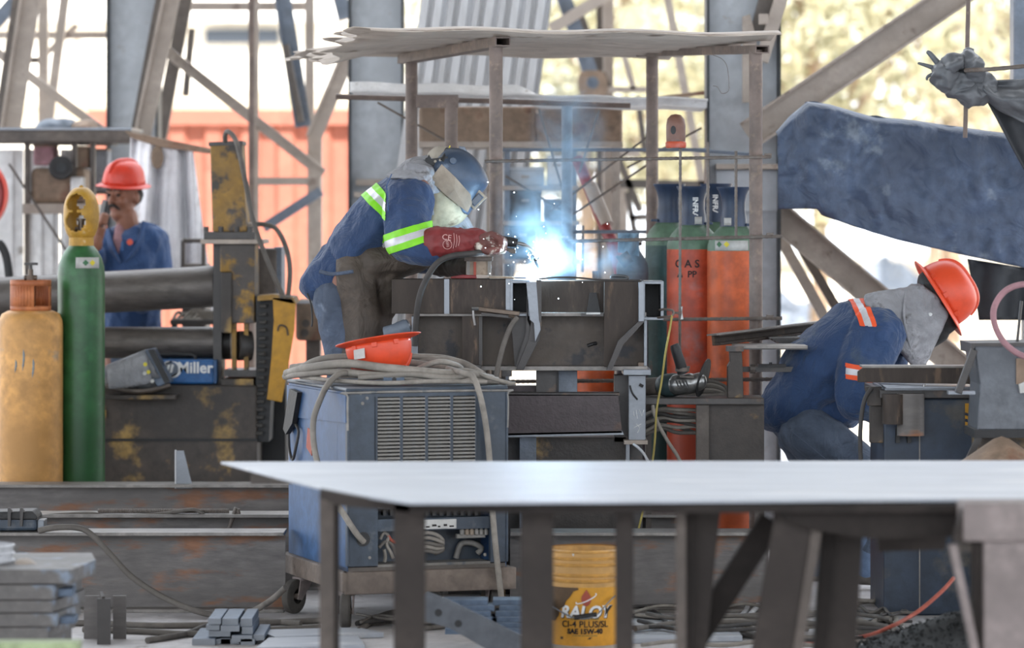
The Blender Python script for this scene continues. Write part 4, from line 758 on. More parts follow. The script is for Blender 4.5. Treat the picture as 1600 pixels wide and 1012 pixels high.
# ------------------------------------------------------------------ big blue welding machine on casters
th = R(19); A0 = V((-.64, 13.95, 0)); Wm, Dm = .655, .86
wm = thing('welding_machine', 'large blue welding machine with navy louvred front on a caster trolley', 'welding machine', A0, th)
Rz = Matrix.Rotation(th, 4, 'Z'); Tm = Matrix.Translation(A0) @ Rz
def wp(px, py, y=0.0):                              # view point on the machine's front plane (pushed y deep) in its local space
    d = V(((px-CX)/F, 1, -(py-CY)/F)); n = (Rz.to_3x3() @ V((0, 1, 0))); o = A0+n*y; c = V((0, 0, H)); t = (o-c).dot(n)/d.dot(n); return Tm.inverted() @ (c+d*t)
zb, ztop = .222, .932
def mbx(name, x0, y0, z0, x1, y1, z1, m, **k): return MB().box(((x0+x1)/2, (y0+y1)/2, (z0+z1)/2), (abs(x1-x0), abs(y1-y0), abs(z1-z0))).build(name, M[m], wm, local=True, **k)
mbx('cabinet', 0, .14, zb, Wm, Dm, ztop-.01, 'blue'); mbx('side_panel', 0, .004, zb, .004, .145, ztop-.012, 'blue'); mbx('side_panel', Wm-.004, .004, zb, Wm, .145, ztop-.012, 'blue'); mbx('cabinet_floor', 0, .004, zb, Wm, .145, zb+.015, 'bracedark')
mbx('top_lid', -.006, .0, ztop-.012, Wm+.006, Dm+.01, ztop+.004, 'navy', bevel=.006)
# front panel: ring frame, louvre field, open terminal bay
L0 = wp(587, 620); L1 = wp(744, 722); bay0 = wp(590, 797); bay1 = wp(766, 878)
def fr(x0, z0, x1, z1, name='front_panel', m='navy', y0=-.004, y1=.02, **k): return mbx(name, x0, y0, z0, x1, y1, z1, m, **k)
zl0 = L1.z-.17
fr(0, L0.z, Wm, ztop-.012); fr(0, bay0.z+.004, L0.x, L0.z); fr(L1.x, bay0.z+.004, Wm, L0.z); fr(L0.x, bay0.z+.004, L1.x, zl0); fr(0, bay1.z, bay0.x, bay0.z+.004); fr(bay1.x, bay1.z, Wm, bay0.z+.004); fr(0, zb+.02, Wm, bay1.z, m='dustbrown')
mbx('front_edge', -.004, -.01, zb+.02, .006, .02, ztop-.02, 'navy', bevel=.004); mbx('front_edge', Wm-.006, -.01, zb+.02, Wm+.004, .02, ztop-.02, 'navy', bevel=.004)
MB().tube(crv([V((.0, -.006, ztop-.16)), V((.0, -.006, ztop-.03)), V((.02, -.006, ztop-.014)), V((Wm-.03, -.006, ztop-.014)), V((Wm, -.006, ztop-.03)), V((Wm, -.006, ztop-.16))], 5), .005, 6).build('edge_bead', M['slat'], wm, local=True, smooth=60)
mbx('louvre_backing', L0.x, .03, zl0, L1.x, .04, L0.z, 'black')
cw = (L1.x-L0.x)/4; proto = None; nsl = 30; dz = (L0.z-zl0)/nsl
for c in range(5):
    x = L0.x+cw*c; mbx('louvre_mullion', x-.007, -.004, zl0, x+.007, .02, L0.z, 'navy')
for c in range(4):
    for r_ in range(nsl):
        if proto is None:
            mb = MB(); w2 = cw/2-.006; mb.poly([V((-w2, .014, dz*.42)), V((-w2, -.006, dz*.16)), V((-w2, -.010, -dz*.34)), V((-w2, -.004, -dz*.34))], (2*w2, 0, 0)); proto = mb.build('louvre_slat', M['slat'], wm, local=True); o = proto
        else: o = proto.copy(); COL.objects.link(o); o.parent = wm
        o.location = (L0.x+cw*(c+.5), 0, L0.z-dz*(r_+.5))
# terminal bay
mbx('bay_back', bay0.x, .12, bay1.z, bay1.x, .13, bay0.z, 'navy'); mbx('bay_floor', bay0.x, 0, bay1.z-.005, bay1.x, .13, bay1.z+.004, 'slat')
q0, q1 = wp(622, 813), wp(713, 825); mbx('bay_rail', bay0.x, .005, q1.z-.004, bay1.x, .02, q0.z+.006, 'navy'); o = mbx('label_strip', q0.x, -.001, q1.z, q1.x, .006, q0.z, 'labelwhite')
for i in range(9): x = q0.x+(q1.x-q0.x)*(.08+.1*i); mbx('label_mark', x, -.003, q1.z+.006+.004*(i % 2), x+.01+.004*(i % 3), .0, q1.z+.012+.006*(i % 2), 'textblack')
for i in range(14): a = wp(600+11*i, 801, .03); mbx('terminal', a.x-.006, .02, a.z-.01, a.x+.006, .05, a.z+.012, 'black')
a = wp(718, 836); b = wp(762, 838); mbx('terminal_bar', a.x, .03, b.z-.006, b.x, .05, a.z+.002, 'slat')
for i in range(6): a = wp(722+7.5*i, 830, .03); MB().lathe([(0, 0), (.009, .003), (.01, .02), (.004, .03), (0, .03)], a-V((0, 0, .015)), n=10).build('terminal_post', M['masktan' if i in (1, 2) else 'slat'], wm, local=True, smooth=40)
for i, (y0, m) in enumerate(((834, 'cablelight'), (842, 'cablelight'), (850, 'cable'), (856, 'cablelight'), (862, 'cable'))):
    MB().tube(crv([wp(640, y0+4, .06), wp(665, y0-2, .03), wp(682, y0+1, .02), wp(692, y0+4-(y0-848)*.5, .03), wp(680, y0+8-(y0-848)*.4, .08)], 5), .008, 7).build('wire', M[m], wm, local=True, smooth=60)
for pts, m in (([(594, 842), (600, 832), (607, 838), (604, 850), (610, 862), (614, 872)], 'cablelight'), ([(592, 855), (602, 846), (612, 850), (618, 866)], 'cable'), ([(606, 836), (612, 844), (622, 848), (632, 846)], 'redhose'), ([(600, 858), (602, 868), (601, 878)], 'cablelight')):
    MB().tube(crv([wp(x, y, .04) for x, y in pts], 5), .007, 7).build('wire', M[m], wm, local=True, smooth=60)
MB().tube(crv([wp(712, 872, .1), wp(720, 850, .1), wp(738, 848, .09), wp(752, 856, .09), wp(746, 864, .1)], 5), .012, 8).build('dusty_coil', M['slat'], wm, local=True, smooth=60)
a = wp(567, 842); MB().lathe([(.0, -.0), (.028, 0), (.03, -.004), (.034, -.006), (.034, .0)], V((a.x, -.005, a.z)), M=Matrix.Rotation(PI/2, 3, 'X'), n=28).build('cable_hole', M['black'], wm, local=True, smooth=40)
for x, y in ((577, 871), (757, 866), (563, 614), (573, 622), (566, 630)): a = wp(x, y); MB().lathe([(0, .004), (.006, .003), (.007, 0)], V((a.x, -.004, a.z)), M=Matrix.Rotation(PI/2, 3, 'X'), n=10).build('rivet', M['slat'], wm, local=True, smooth=40)
# blue side details
MB().poly([V((-.008, y, z)) for y, z in ((.0, ztop-.02), (Dm, ztop-.02), (Dm, ztop-.15), (.0, ztop-.13))], (.01, 0, 0)).build('side_flap', M['blue'], wm, local=True)
MB().poly([V((-.03, y, z)) for y, z in ((.62, ztop-.04), (.74, ztop-.03), (.84, ztop-.2), (.8, ztop-.22), (.7, ztop-.17))], (.02, 0, 0)).build('side_strap', M['black'], wm, local=True)
MB().tube(crv([V((-.014, .66, ztop-.2)), V((-.02, .68, ztop-.27)), V((-.02, .73, ztop-.32)), V((-.02, .78, ztop-.27)), V((-.014, .8, ztop-.2)), V((-.014, .73, ztop-.17))], 5, True), .006, 6, True).build('oval_handle', M['cabledark'], wm, local=True, smooth=60)
MB().poly([V((-.002, y, z)) for y, z in ((.48, ztop-.19), (.56, ztop-.18), (.58, ztop-.26), (.5, ztop-.29), (.5, ztop-.24))], (-.002, 0, 0)).build('orange_mark', M['redhose'], wm, local=True)
# trolley and casters
mbx('trolley_rail', -.02, -.03, .135, Wm+.03, .02, .222, 'dustbrown', bevel=.004); mbx('trolley_rail', -.03, -.03, .145, .0, Dm+.05, .222, 'dustbrown', bevel=.004); mbx('trolley_rail', Wm, -.0, .145, Wm+.03, Dm+.05, .222, 'dustbrown', bevel=.004); mbx('trolley_rail', -.02, Dm, .145, Wm+.02, Dm+.04, .222, 'dustbrown', bevel=.004)
mbx('trolley_deck', 0, 0, .2, Wm, Dm, .221, 'bracedark')
def caster(x, y, ang, sw):
    Mr = Matrix.Rotation(ang, 3, 'Z'); c = V((x, y, 0)); w0 = c+Mr @ V((sw, 0, 0)); ax = Mr @ V((0, 1, 0))
    o = MB().cyl(c+V((0, 0, .128)), c+V((0, 0, .146)), .035, 16).build('caster', M['tablelight'], wm, local=True, smooth=40)
    f = MB()
    for s in (-1, 1):
        e = ax*.026*s; f.poly([w0+e+V((0, 0, .06))+Mr @ V((-.014, 0, 0)), w0+e+V((0, 0, .055))+Mr @ V((.014, 0, 0)), c+e+Mr @ V((.045, 0, .132)), c+e+Mr @ V((-.045, 0, .132))], ax*.005*s)
    f.build('caster_fork', M['tablelight'], o, local=True)
    MB().lathe([(.03, -.02), (.058, -.02), (.068, -.014), (.07, 0), (.068, .014), (.058, .02), (.03, .02)], w0+V((0, 0, .071)), M=Mr @ Matrix.Rotation(PI/2, 3, 'X'), n=28).build('caster_wheel', M['rubber'], o, local=True, smooth=50)
    MB().cyl(w0+V((0, 0, .071))-ax*.03, w0+V((0, 0, .071))+ax*.03, .012, 10).build('caster_axle', M['dustbrown'], o, local=True)
caster(.0, .02, R(70), -.03); caster(-.015, Dm*.72, R(40), -.05); caster(Wm-.03, .06, R(80), .02); caster(Wm-.05, Dm-.08, R(60), .03)
# cables heaped on top of the machine and hanging down
zl = ztop+.004
def top(px, Y, z): return V(((px-CX)*Y/F, Y, z))
lab = ('grey cable draped over the machine top, hanging past the blue side', 'grey cable looped across the machine top nearest the hat', 'grey cable coiled along the rear of the machine top', 'pale cable crossing the machine top under the orange hat', 'dusty cable looped at the right of the machine top', 'thin grey cable on the machine top in front of the hat', 'thin cable trailing along the front edge of the machine top', 'cable arching over the heap behind the hat', 'cable end poking right off the machine top')
sets = (([(448, 14.62, .03), (480, 14.4, .06), (540, 14.25, .085), (600, 14.2, .07), (680, 14.2, .05), (742, 14.25, .035), (770, 14.3, .02)], .017), ([(446, 14.66, -.02), (470, 14.45, .035), (520, 14.3, .05), (590, 14.2, .04), (660, 14.2, .03), (730, 14.2, .02), (778, 14.28, .012)], .015),
        ([(455, 14.7, .05), (520, 14.6, .07), (600, 14.65, .05), (670, 14.6, .085), (720, 14.6, .075), (755, 14.5, .03)], .014), ([(452, 14.68, .02), (500, 14.55, .09), (560, 14.5, .1), (620, 14.5, .085), (690, 14.5, .06), (760, 14.45, .02)], .014),
        ([(630, 14.4, .03), (680, 14.35, .085), (710, 14.4, .075), (720, 14.5, .05), (690, 14.55, .04), (640, 14.5, .03)], .011), ([(560, 14.2, .03), (640, 14.18, .045), (700, 14.17, .03), (740, 14.2, .045), (765, 14.25, .02)], .012), ([(470, 14.5, .02), (530, 14.2, .018), (600, 14.08, .014), (680, 14.1, .02), (760, 14.18, .014)], .009), ([(500, 14.7, .05), (560, 14.62, .1), (640, 14.6, .1), (700, 14.62, .09), (742, 14.6, .05)], .012), ([(690, 14.25, .05), (730, 14.22, .06), (765, 14.2, .03), (798, 14.2, -.01), (806, 14.2, -.02)], .008))
for (pts, r), lb in zip(sets, lab): cable('power_cable', lb, [top(x, Y, zl+max(dz_, r)) for x, Y, dz_ in pts], r, 'cablelight', grp=None)
def wpw(px, py, y): return Tm @ wp(px, py, y)
cable('hanging_cable', 'pale cable hanging down the louvred machine front to the floor', [top(700, 14.35, zl+.06), wpw(725, 583, .0), wpw(740, 590, -.05), wpw(752, 625, -.06), wpw(760, 670, -.04), wpw(765, 720, -.04), wpw(769, 790, -.05), wpw(775, 860, -.06), wpw(783, 930, -.08), G(790, 985, .01)], .0125, 'cablelight')
cable('hanging_cable', 'grey cable looping down the blue side into the round hole', [top(560, 14.3, zl+.04), top(532, 14.22, zl+.045), top(512, 14.15, zl+.005), P(500, 625, 14.06), P(490, 655, 14.05), P(490, 690, 14.03), P(497, 725, 14.0), P(512, 765, 13.95), P(535, 800, 13.92), wpw(556, 832, -.03), wpw(568, 846, -.004)], .0125, 'cablelight')
o = MB().poly([top(x, 14.18, z) for x, z in ((599, zl+.012), (632, zl+.012), (632, zl+.038), (628, zl+.042), (603, zl+.042), (599, zl+.038))], (0, .012, 0)).build('steel_bracket', M['blueplate'], bevel=.002); tag(o, 'small blue grey steel bracket on cables below the orange hat', 'bracket'); MB().cyl(top(616, 14.179, zl+.024), top(616, 14.18, zl+.0241)+V((0, -.002, 0)), .009, 12).build('hole', M['black'], o)
# hard hats
def hat(name, label, c, f, u, m, sc=1.0, cat='hard hat', ridge=True, parent=None, sticker=False, susp=True):
    B = basis(f, u); c = V(c); k = sc
    t = thing(name, label, cat, c) if parent is None else thing(name, None, None, c)
    if parent is not None:
        t.parent = parent; t.location = c-WL[parent.name]
    tr = lambda p: c+B @ (V(p)*k)
    def dome(u_, v_):
        a = 2*PI*u_; z = .128*math.sin(v_*PI/2)**.9; q = math.cos(v_*PI/2)**.62; return tr((.128*q*math.cos(a)+.004, .107*q*math.sin(a), .012+z))
    MB().grid(dome, 48, 16).build('shell', M[m], t, smooth=0, fix=False, solid=.003)
    def brim(u_, v_):
        a = 2*PI*u_; e = 1+.16*max(0, math.cos(a)); return tr(((.126+.04*v_*e)*math.cos(a)+.004, (.105+.036*v_)*math.sin(a), .014-.012*v_**1.4-.006*v_*abs(math.sin(a))))
    MB().grid(brim, 48, 5).build('brim', M[m], t, smooth=0, fix=False, solid=.003)
    if ridge:
        pts = [tr((.132*math.cos(a)*abs(math.cos(a))**-.3+.004 if False else .13*math.copysign(abs(math.cos(a))**.62, math.cos(a))+.004, 0, .012+.13*math.sin(a)**.9)) for a in np.linspace(.45, PI-.5, 20)]
        MB().tube(pts, [.006+.008*math.sin(PI*i/19) for i in range(20)], 8).build('ridge', M[m], t, smooth=60)
        for s in (-1, 1):
            MB().tube([tr((.12*math.cos(a)*.93, s*.03*math.sin(a), .02+.122*math.sin(a)**.9)) for a in np.linspace(.5, 1.25, 8)], .007, 6).build('ridge', M[m], t, smooth=60)
    for a in (R(50), R(90), R(130), R(-50), R(-90), R(-130)):
        p = V((.128*math.cos(a)+.004, .108*math.sin(a), .024)); MB().box(tr(p), (.022*k, .008*k, .02*k), B @ Matrix.Rotation(a+PI/2, 3, 'Z')).build('slot_lug', M[m], t, bevel=.002)
    if susp: MB().tube([tr((.098*math.cos(a), .08*math.sin(a), .012)) for a in np.linspace(0, 2*PI, 25)[:-1]], .007, 6, True).build('suspension_band', M['black'], t, smooth=60)
    if sticker: MB().box(tr((-.06, sticker*.1, .05)), (.05, .003, .04), B @ Matrix.Rotation(R(22)*sticker, 3, 'Z') @ Matrix.Rotation(R(-12)*sticker, 3, 'X')).build('sticker', M['labelwhite'], t)
    return t
uu = V((-.17, .12, -1)); ff = V((1, 0, -.17))
hat('hard_hat', 'orange hard hat lying upside down on the cables of the welding machine', P(588, 530, 14.36)+V((0, 0, .0)), V((.985, -.1, .17)), V((.17, -.08, -1)), 'hatorange', 1.03, sticker=1)
# yellow oil bucket
q = G(914, 1003); rb = .145
bk = thing('oil_bucket', 'yellow plastic oil bucket with black lettering and peeling label', 'bucket', q)
hb = P(0, 858, q.y-.0).z; zs_ = P(0, 918, q.y-.14).z
MB().lathe([(0, 0), (rb*.9, 0), (rb*.9, .01), (rb*.985, zs_)], q, n=48).build('body', M['bucket'], bk, smooth=50)
MB().lathe([(rb*.985, zs_), (rb*1.0, hb), (rb*.96, hb), (rb*.86, .03), (0, .025)], q, n=48).build('upper_wall', M['bucketpale'], bk, smooth=50)
for py in (862, 873, 883, 899, 908): z = P(0, py, q.y-.14).z; MB().lathe([(rb*.99, z-.008), (rb*1.035, z-.004), (rb*1.04, z), (rb*.99, z+.005)], q, n=48).build('rim_rib', M['bucketpale'], bk, smooth=50)
def btext(s, size, px, py, m, shear=0, bold=.001, name='lettering'):
    z = P(0, py, q.y-.14).z; r = rb*(.9+.085*z/zs_)+.0015; x = (px-CX)*(q.y-.14)/F-q.x; mb = MB(); mb.text(s, size, Mv(q.x, q.y, z, math.asin(x/r)) @ Matrix.Translation((0, 0, r)), bend=r, shear=shear, bold=bold, ext=.0008); return mb.build(name, M[m], bk)
btext('RALOY', .062, 914, 957, 'textblack', .2, .003, 'lettering_shadow').location += V((.002, .0012, -.002)); btext('RALOY', .062, 914, 957, 'textwhite', .2, .002)
btext('LUBRICANTES', .017, 914, 966, 'textgrey'); btext('CI-4 PLUS/SL', .034, 914, 976, 'textblack', 0, .0004); btext('SAE 15W-40', .026, 914, 987, 'textblack', 0, .0012)
btext('- -- --- -- ---- -- ---', .013, 914, 993, 'textgrey')
def bp(px, py, off=.003):
    z = P(0, py, q.y-.14).z; r = rb*(.9+.085*z/zs_)+off; x = (px-CX)*(q.y-.14)/F-q.x; x = max(-r*.999, min(r*.999, x)); return V((q.x+x, q.y-math.sqrt(r*r-x*x), z))
MB().poly([bp(916+8*math.sin(t)*(1 if t > PI*.0 else 1)*(.55+.45*math.cos(t/1)**0 if False else 1)*(.25+.75*min(1, (1-math.cos(t))*1.1)), 934-13*math.cos(t)) for t in np.linspace(0, 2*PI, 20)[:-1]], (0, -.001, 0)).build('drop_emblem', M['redhose'], bk)
MB().tube([bp(916+16*math.cos(t), 935-4*math.sin(t)-7*math.cos(t), .005) for t in np.linspace(PI*.9, PI*2.15, 16)], .002, 6).build('emblem_ring', M['textwhite'], bk)
MB().poly([bp(x, y) for x, y in ()], (0, 0, 0)) if 0 else MB().grid(lambda u, v: bp(862+(np.interp(918+54*u, [918, 921, 924, 932, 940, 948, 953, 962, 972], [903, 904, 896, 891, 884, 882, 874, 874, 868])-862)*v, 918+54*u, .002), 18, 8).build('peeled_label', M['stain'], bk, fix=False)
MB().poly([bp(x, y) for x, y in ((876, 996), (925, 996), (922, 999), (876, 1000))], (0, -.0008, 0)).build('peeled_label', M['stain'], bk)
MB().tube(crv([bp(864, 950, .01), bp(880, 957, .03), bp(896, 963, .045), bp(915, 964, .05), bp(932, 958, .05), bp(948, 943, .03), bp(961, 932, .012)], 5), .0028, 6).build('wire_handle', M['freshsteel'], bk, smooth=60)
MB().cyl(bp(897, 963, .047), bp(932, 957.5, .05), .009, 10).build('hand_grip', M['black'], bk, smooth=40)
MB().poly([V((q.x-.03+x, q.y-.138, hb+.002+y)) for x, y in ((-.02, 0), (-.02, -.014), (.035, -.014), (.01, 0))], (0, .002, 0)).build('label_scrap', M['labelwhite'], bk)
# ------------------------------------------------------------------ welded frame on its stand
Yw = 15.08; kw = Yw/F
wf = thing('welded_frame', 'heavy dark steel frame with gusset brackets being welded on its stand', 'welded frame', P(830, 578, Yw+.1))
def tubebox(x0, y0, x1, y1, Y, dep, m='tubesteel', name='box_tube', wall=.012, par=None):   # hollow square tube along x, open at both ends
    a = P(x0, y0, Y); b = P(x1, y1, Y); z0, z1 = b.z, a.z; t = wall; vs = []
    for x in (a.x, b.x):
        vs += [V((x, Y, z0)), V((x, Y+dep, z0)), V((x, Y+dep, z1)), V((x, Y, z1)), V((x, Y+t, z0+t)), V((x, Y+dep-t, z0+t)), V((x, Y+dep-t, z1-t)), V((x, Y+t, z1-t))]
    fs = []
    for j in range(4):
        k = (j+1) % 4; fs += [(j, k, 8+k, 8+j), (4+j, 12+j, 12+k, 4+k), (j, 4+j, 4+k, k), (8+j, 8+k, 12+k, 12+j)]
    return MB().add(vs, fs).build(name, M[m], par or wf, bevel=.003)
tubebox(612, 436, 792, 490, Yw+.02, .2); tubebox(842, 438, 1006, 492, Yw+.05, .2)
MB().slab(694, 436, 702, 490, Yw+.015, .004).build('weld_seam', M['freshsteel'], wf); MB().slab(790, 435, 798, 492, Yw+.005, .22).build('end_frame', M['freshsteel'], wf, bevel=.002)
# square tube stubs pointing at the viewer, open ends in view
def stub(x0, y0, x1, y1, Y, dep, t, m='freshsteel'):
    a = P(x0, y1, Y); b = P(x1, y0, Y); o = [(a.x, a.z), (b.x, a.z), (b.x, b.z), (a.x, b.z)]; i = [(a.x+t, a.z+t), (b.x-t, a.z+t), (b.x-t, b.z-t), (a.x+t, b.z-t)]
    vs = [V((x, y, z)) for y in (Y, Y+dep) for x, z in o+i]; fs = []
    for j in range(4): k = (j+1) % 4; fs += [(j, k, 4+k, 4+j), (j, 8+j, 8+k, k), (4+j, 4+k, 12+k, 12+j), (8+j, 12+j, 12+k, 8+k)]
    MB().add(vs, fs).build('open_tube_end', M[m], wf, bevel=.002); MB().box(((a.x+b.x)/2, Y+dep-.01, (a.z+b.z)/2), (b.x-a.x-t, .01, b.z-a.z-t)).build('tube_dark_plug', M['black'], wf)  # black plug added for the shade inside the open tube
stub(797, 438, 828, 494, Yw, .22, .012); stub(1003, 439, 1037, 500, Yw+.02, .22, .013)
MB().prism([(798, 494), (830, 494), (815, 578), (804, 572)], Yw+.02, .012).build('gusset_bracket', M['darksteel'], wf, bevel=.002)
MB().poly([P(824, 442, Yw-.02), P(824, 500, Yw-.02), P(832, 520, Yw-.02), P(812, 576, Yw-.02), P(806, 572, Yw-.02), P(822, 520, Yw-.02)], (.018, .1, 0)).build('gusset_bracket', M['darksteel'], wf)
MB().prism([(822, 440), (838, 440), (843, 500), (845, 515), (836, 535), (834, 505), (828, 500)], Yw-.05, .02).build('bracket_flange', M['freshsteel'], wf, bevel=.002)
MB().prism([(838, 437), (846, 437), (846, 512), (842, 500)], Yw-.05, .12).build('bracket_flange', M['darksteel'], wf)
MB().prism([(830, 500), (845, 514), (843, 530), (818, 578), (806, 578), (826, 530)], Yw-.03, .016).build('bracket_lip', M['darksteel'], wf, bevel=.002)
MB().prism([(944, 440), (1000, 440), (1000, 500), (968, 532), (952, 575), (943, 572)], Yw-.01, .014).build('gusset_bracket', M['tubesteel'], wf, bevel=.002)
MB().prism([(998, 441), (1006, 441), (1006, 502), (998, 502)], Yw-.06, .1).build('bracket_flange', M['freshsteel'], wf, bevel=.001)
MB().prism([(1000, 500), (1007, 502), (974, 538), (956, 578), (948, 578), (966, 532)], Yw-.05, .1).build('bracket_lip', M['darksteel'], wf)
MB().prism([(922, 457), (932, 457), (939, 492), (916, 492)], Yw+.03, .02).build('wedge_plate', M['black'], wf); MB().slab(908, 489, 943, 494, Yw-.02, .06).build('wedge_foot', M['darksteel'], wf)
MB().slab(916, 488, 938, 491, Yw-.03, .02).build('weld_bead', M['chrome'], wf)
# I-beam below
MB().slab(648, 488, 1010, 494, Yw+.03, .24).build('top_flange', M['beamedge'], wf, bevel=.002); MB().slab(648, 494, 1010, 574, Yw+.14, .012).build('beam_web', M['webrust'], wf); MB().slab(640, 572, 1012, 579, Yw+.02, .26).build('bottom_flange', M['beamedge'], wf, bevel=.002)
for x0, x1, m in ((643, 653, 'freshsteel'), (722, 748, 'tubesteel'), (748, 754, 'darksteel'), (1006, 1011, 'freshsteel')): MB().slab(x0, 494, x1, 572, Yw+.03, .11).build('stiffener', M[m], wf, bevel=.002)
for x, y in ((788, 508), (673, 562), (680, 560), (694, 560)): MB().cyl(P(x, y, Yw+.139), P(x, y, Yw+.13), .006, 8).build('burnt_hole', M['black'], wf)
MB().tube([P(918, 540, Yw+.135), P(926, 537, Yw+.13), P(932, 536, Yw+.135)], .007, 7).build('burnt_slot', M['black'], wf)
for x in (724, 1000): MB().box(P(x+2, 569, Yw+.05), (.03, .03, .02)).build('tack_block', M['brass'], wf, bevel=.003)
MB().tube(crv([P(842, 436, Yw+.0), P(870, 433, Yw+.0), P(905, 434, Yw), P(940, 437, Yw), P(1000, 438, Yw)], 5), .004, 6).build('weld_bead', M['darksteel'], wf)
tag(MB().tube(crv([P(955, 433, Yw+.1), P(960, 430.5, Yw+.1), P(976, 431.5, Yw+.1), P(981, 434, Yw+.1), P(976, 436, Yw+.1), P(960, 435, Yw+.1)], 5, True), .0065, 8, True).build('chain_link', M['darksteel'], smooth=60), 'single oval chain link lying on top of the welded frame', 'chain link')
MB().tube([P(602, 521, Yw+.06), P(618, 517, Yw+.05), P(634, 510, Yw+.04), P(639, 508, Yw+.04)], [.03, .032, .032, .026], 16).build('pipe_stub', M['bluesteel'], wf, smooth=40); MB().cyl(P(639, 508, Yw+.04), P(641, 507, Yw+.04), .02, 12).build('stub_cap', M['freshsteel'], wf, smooth=40)
# stand under the frame
sn = thing('work_stand', 'steel stand of box posts and a purple brown channel under the welded frame', 'stand', P(880, CY+F*H/15.15, 15.15))
gy = CY+F*H/15.15
MB().slab(960, 586, 984, 690, Yw+.12, .1).build('post_side', M['darksteel'], sn); MB().slab(982, 586, 1009, 690, Yw+.05, .17).build('post', M['freshsteel'], sn, bevel=.003)
MB().slab(974, 577, 1017, 586, Yw-.0, .26).build('cap_plate', M['freshsteel'], sn, bevel=.002); MB().slab(975, 688, 1012, 694, Yw+.0, .26).build('foot_plate', M['brace'], sn)
MB().slab(978, 694, 984, gy, Yw+.03, .05).build('angle_leg', M['freshsteel'], sn); MB().slab(985, 694, 1004, gy, Yw+.12, .12).build('leg', M['darksteel'], sn)
MB().slab(838, 579, 872, 616, Yw+.1, .15).build('post', M['darksteel'], sn); MB().slab(872, 579, 902, 618, Yw+.12, .1).build('post', M['bluesteel'], sn, bevel=.003)
MB().slab(870, 582, 873, 618, Yw+.09, .02).build('slot', M['black'], sn)
MB().prism([(792, 616), (966, 617), (972, 676), (792, 680)], Yw+.0, .012).build('channel_web', M['purpleplate'], sn); MB().slab(792, 614, 968, 618, Yw-.0, .14).build('channel_flange', M['darksteel'], sn); MB().prism([(792, 677), (972, 673), (975, 679), (792, 683)], Yw-.0, .14).build('channel_flange', M['freshsteel'], sn)
MB().slab(792, 603, 860, 617, Yw+.16, .1).build('rear_channel', M['purpleplate'], sn)
MB().slab(700, 683, 838, gy, Yw+.16, .14).build('base_block', M['darksteel'], sn); MB().slab(812, 683, 838, gy, Yw+.06, .1).build('base_post', M['bluesteel'], sn); MB().slab(838, 683, 978, gy, Yw+.12, .18).build('base_block', M['machinebase'], sn)
for x, s in ((1003, 'post'),): MB().tube([P(x-2, 604, Yw+.045), P(x, 600, Yw+.045)], .009, 8).build('punched_hole', M['black'], sn)
MB().tube(crv([P(984, 602, Yw+.045), P(988, 614, Yw+.043), P(996, 624, Yw+.045)], 4), .004, 6).build('scribed_line', M['black'], sn)
for pts in (((990, 642), (991, 650)), ((994, 640), (996, 654)), ((999, 640), (1003, 650), (1006, 640)), ((994, 662), (1000, 668), (996, 676)), ((990, 668), (1002, 662))): MB().tube([P(x, y, Yw+.049) for x, y in pts], .0012, 5).build('chalk_mark', M['textwhite'], sn)
MB().slab(690, 579, 800, 588, Yw+.0, .24).build('clamp_plate', M['darksteel'], sn); MB().slab(716, 570, 752, 580, Yw-.03, .05).build('clamp_jaw', M['darksteel'], sn, bevel=.003); MB().slab(752, 588, 790, gy, Yw+.05, .15).build('post', M['machinebase'], sn); MB().slab(640, 588, 690, gy, Yw+.05, .15).build('post', M['machinebase'], sn)
for x in (765, 780): MB().cyl(P(x, 578, Yw-.02), P(x, 590, Yw-.02), .012, 8).build('clamp_bolt', M['brass'], sn)
o = MB().prism([(695, 568), (722, 566), (718, 579), (695, 582)], Yw-.03, .03).build('orange_wedge', M['cylorange'], bevel=.003); tag(o, 'small orange wedge under the lower edge of the welded frame', 'wedge'); MB().prism([(694, 577), (719, 576), (718, 580), (694, 583)], Yw-.034, .038).build('base_edge', M['darksteel'], o)
# ground clamp with its cable
gcl = thing('ground_clamp', 'brass coloured welding ground clamp gripping the frame edge', 'clamp', P(780, 495, Yw-.05))
MB().bar(746, 482, 812, 490, 7, Yw-.04, .03).build('upper_jaw', M['brass'], gcl, bevel=.003); MB().bar(752, 490, 808, 496, 4, Yw-.04, .03).build('lower_jaw', M['darksteel'], gcl); MB().tube([P(737, 482, Yw-.05), P(748, 482, Yw-.05)], .009, 8).build('clamp_screw', M['chrome'], gcl, smooth=40); MB().tube(crv([P(739, 482, Yw-.05), P(740, 496, Yw-.05), P(742, 508, Yw-.05)], 4), .005, 6).build('screw_handle', M['chrome'], gcl)
MB().tube(crv([P(795, 493, Yw-.06), P(803, 495, Yw-.06), P(808, 499, Yw-.06)], 3), .007, 6).build('cable_lug', M['brass'], gcl)
cable('ground_cable', 'thick cable curving down from the brass ground clamp', [P(808, 496, Yw-.06), P(798, 510, Yw-.08), P(788, 535, Yw-.1), P(780, 565, Yw-.12), P(775, 590, Yw-.14), P(773, 612, Yw-.16)], .011)
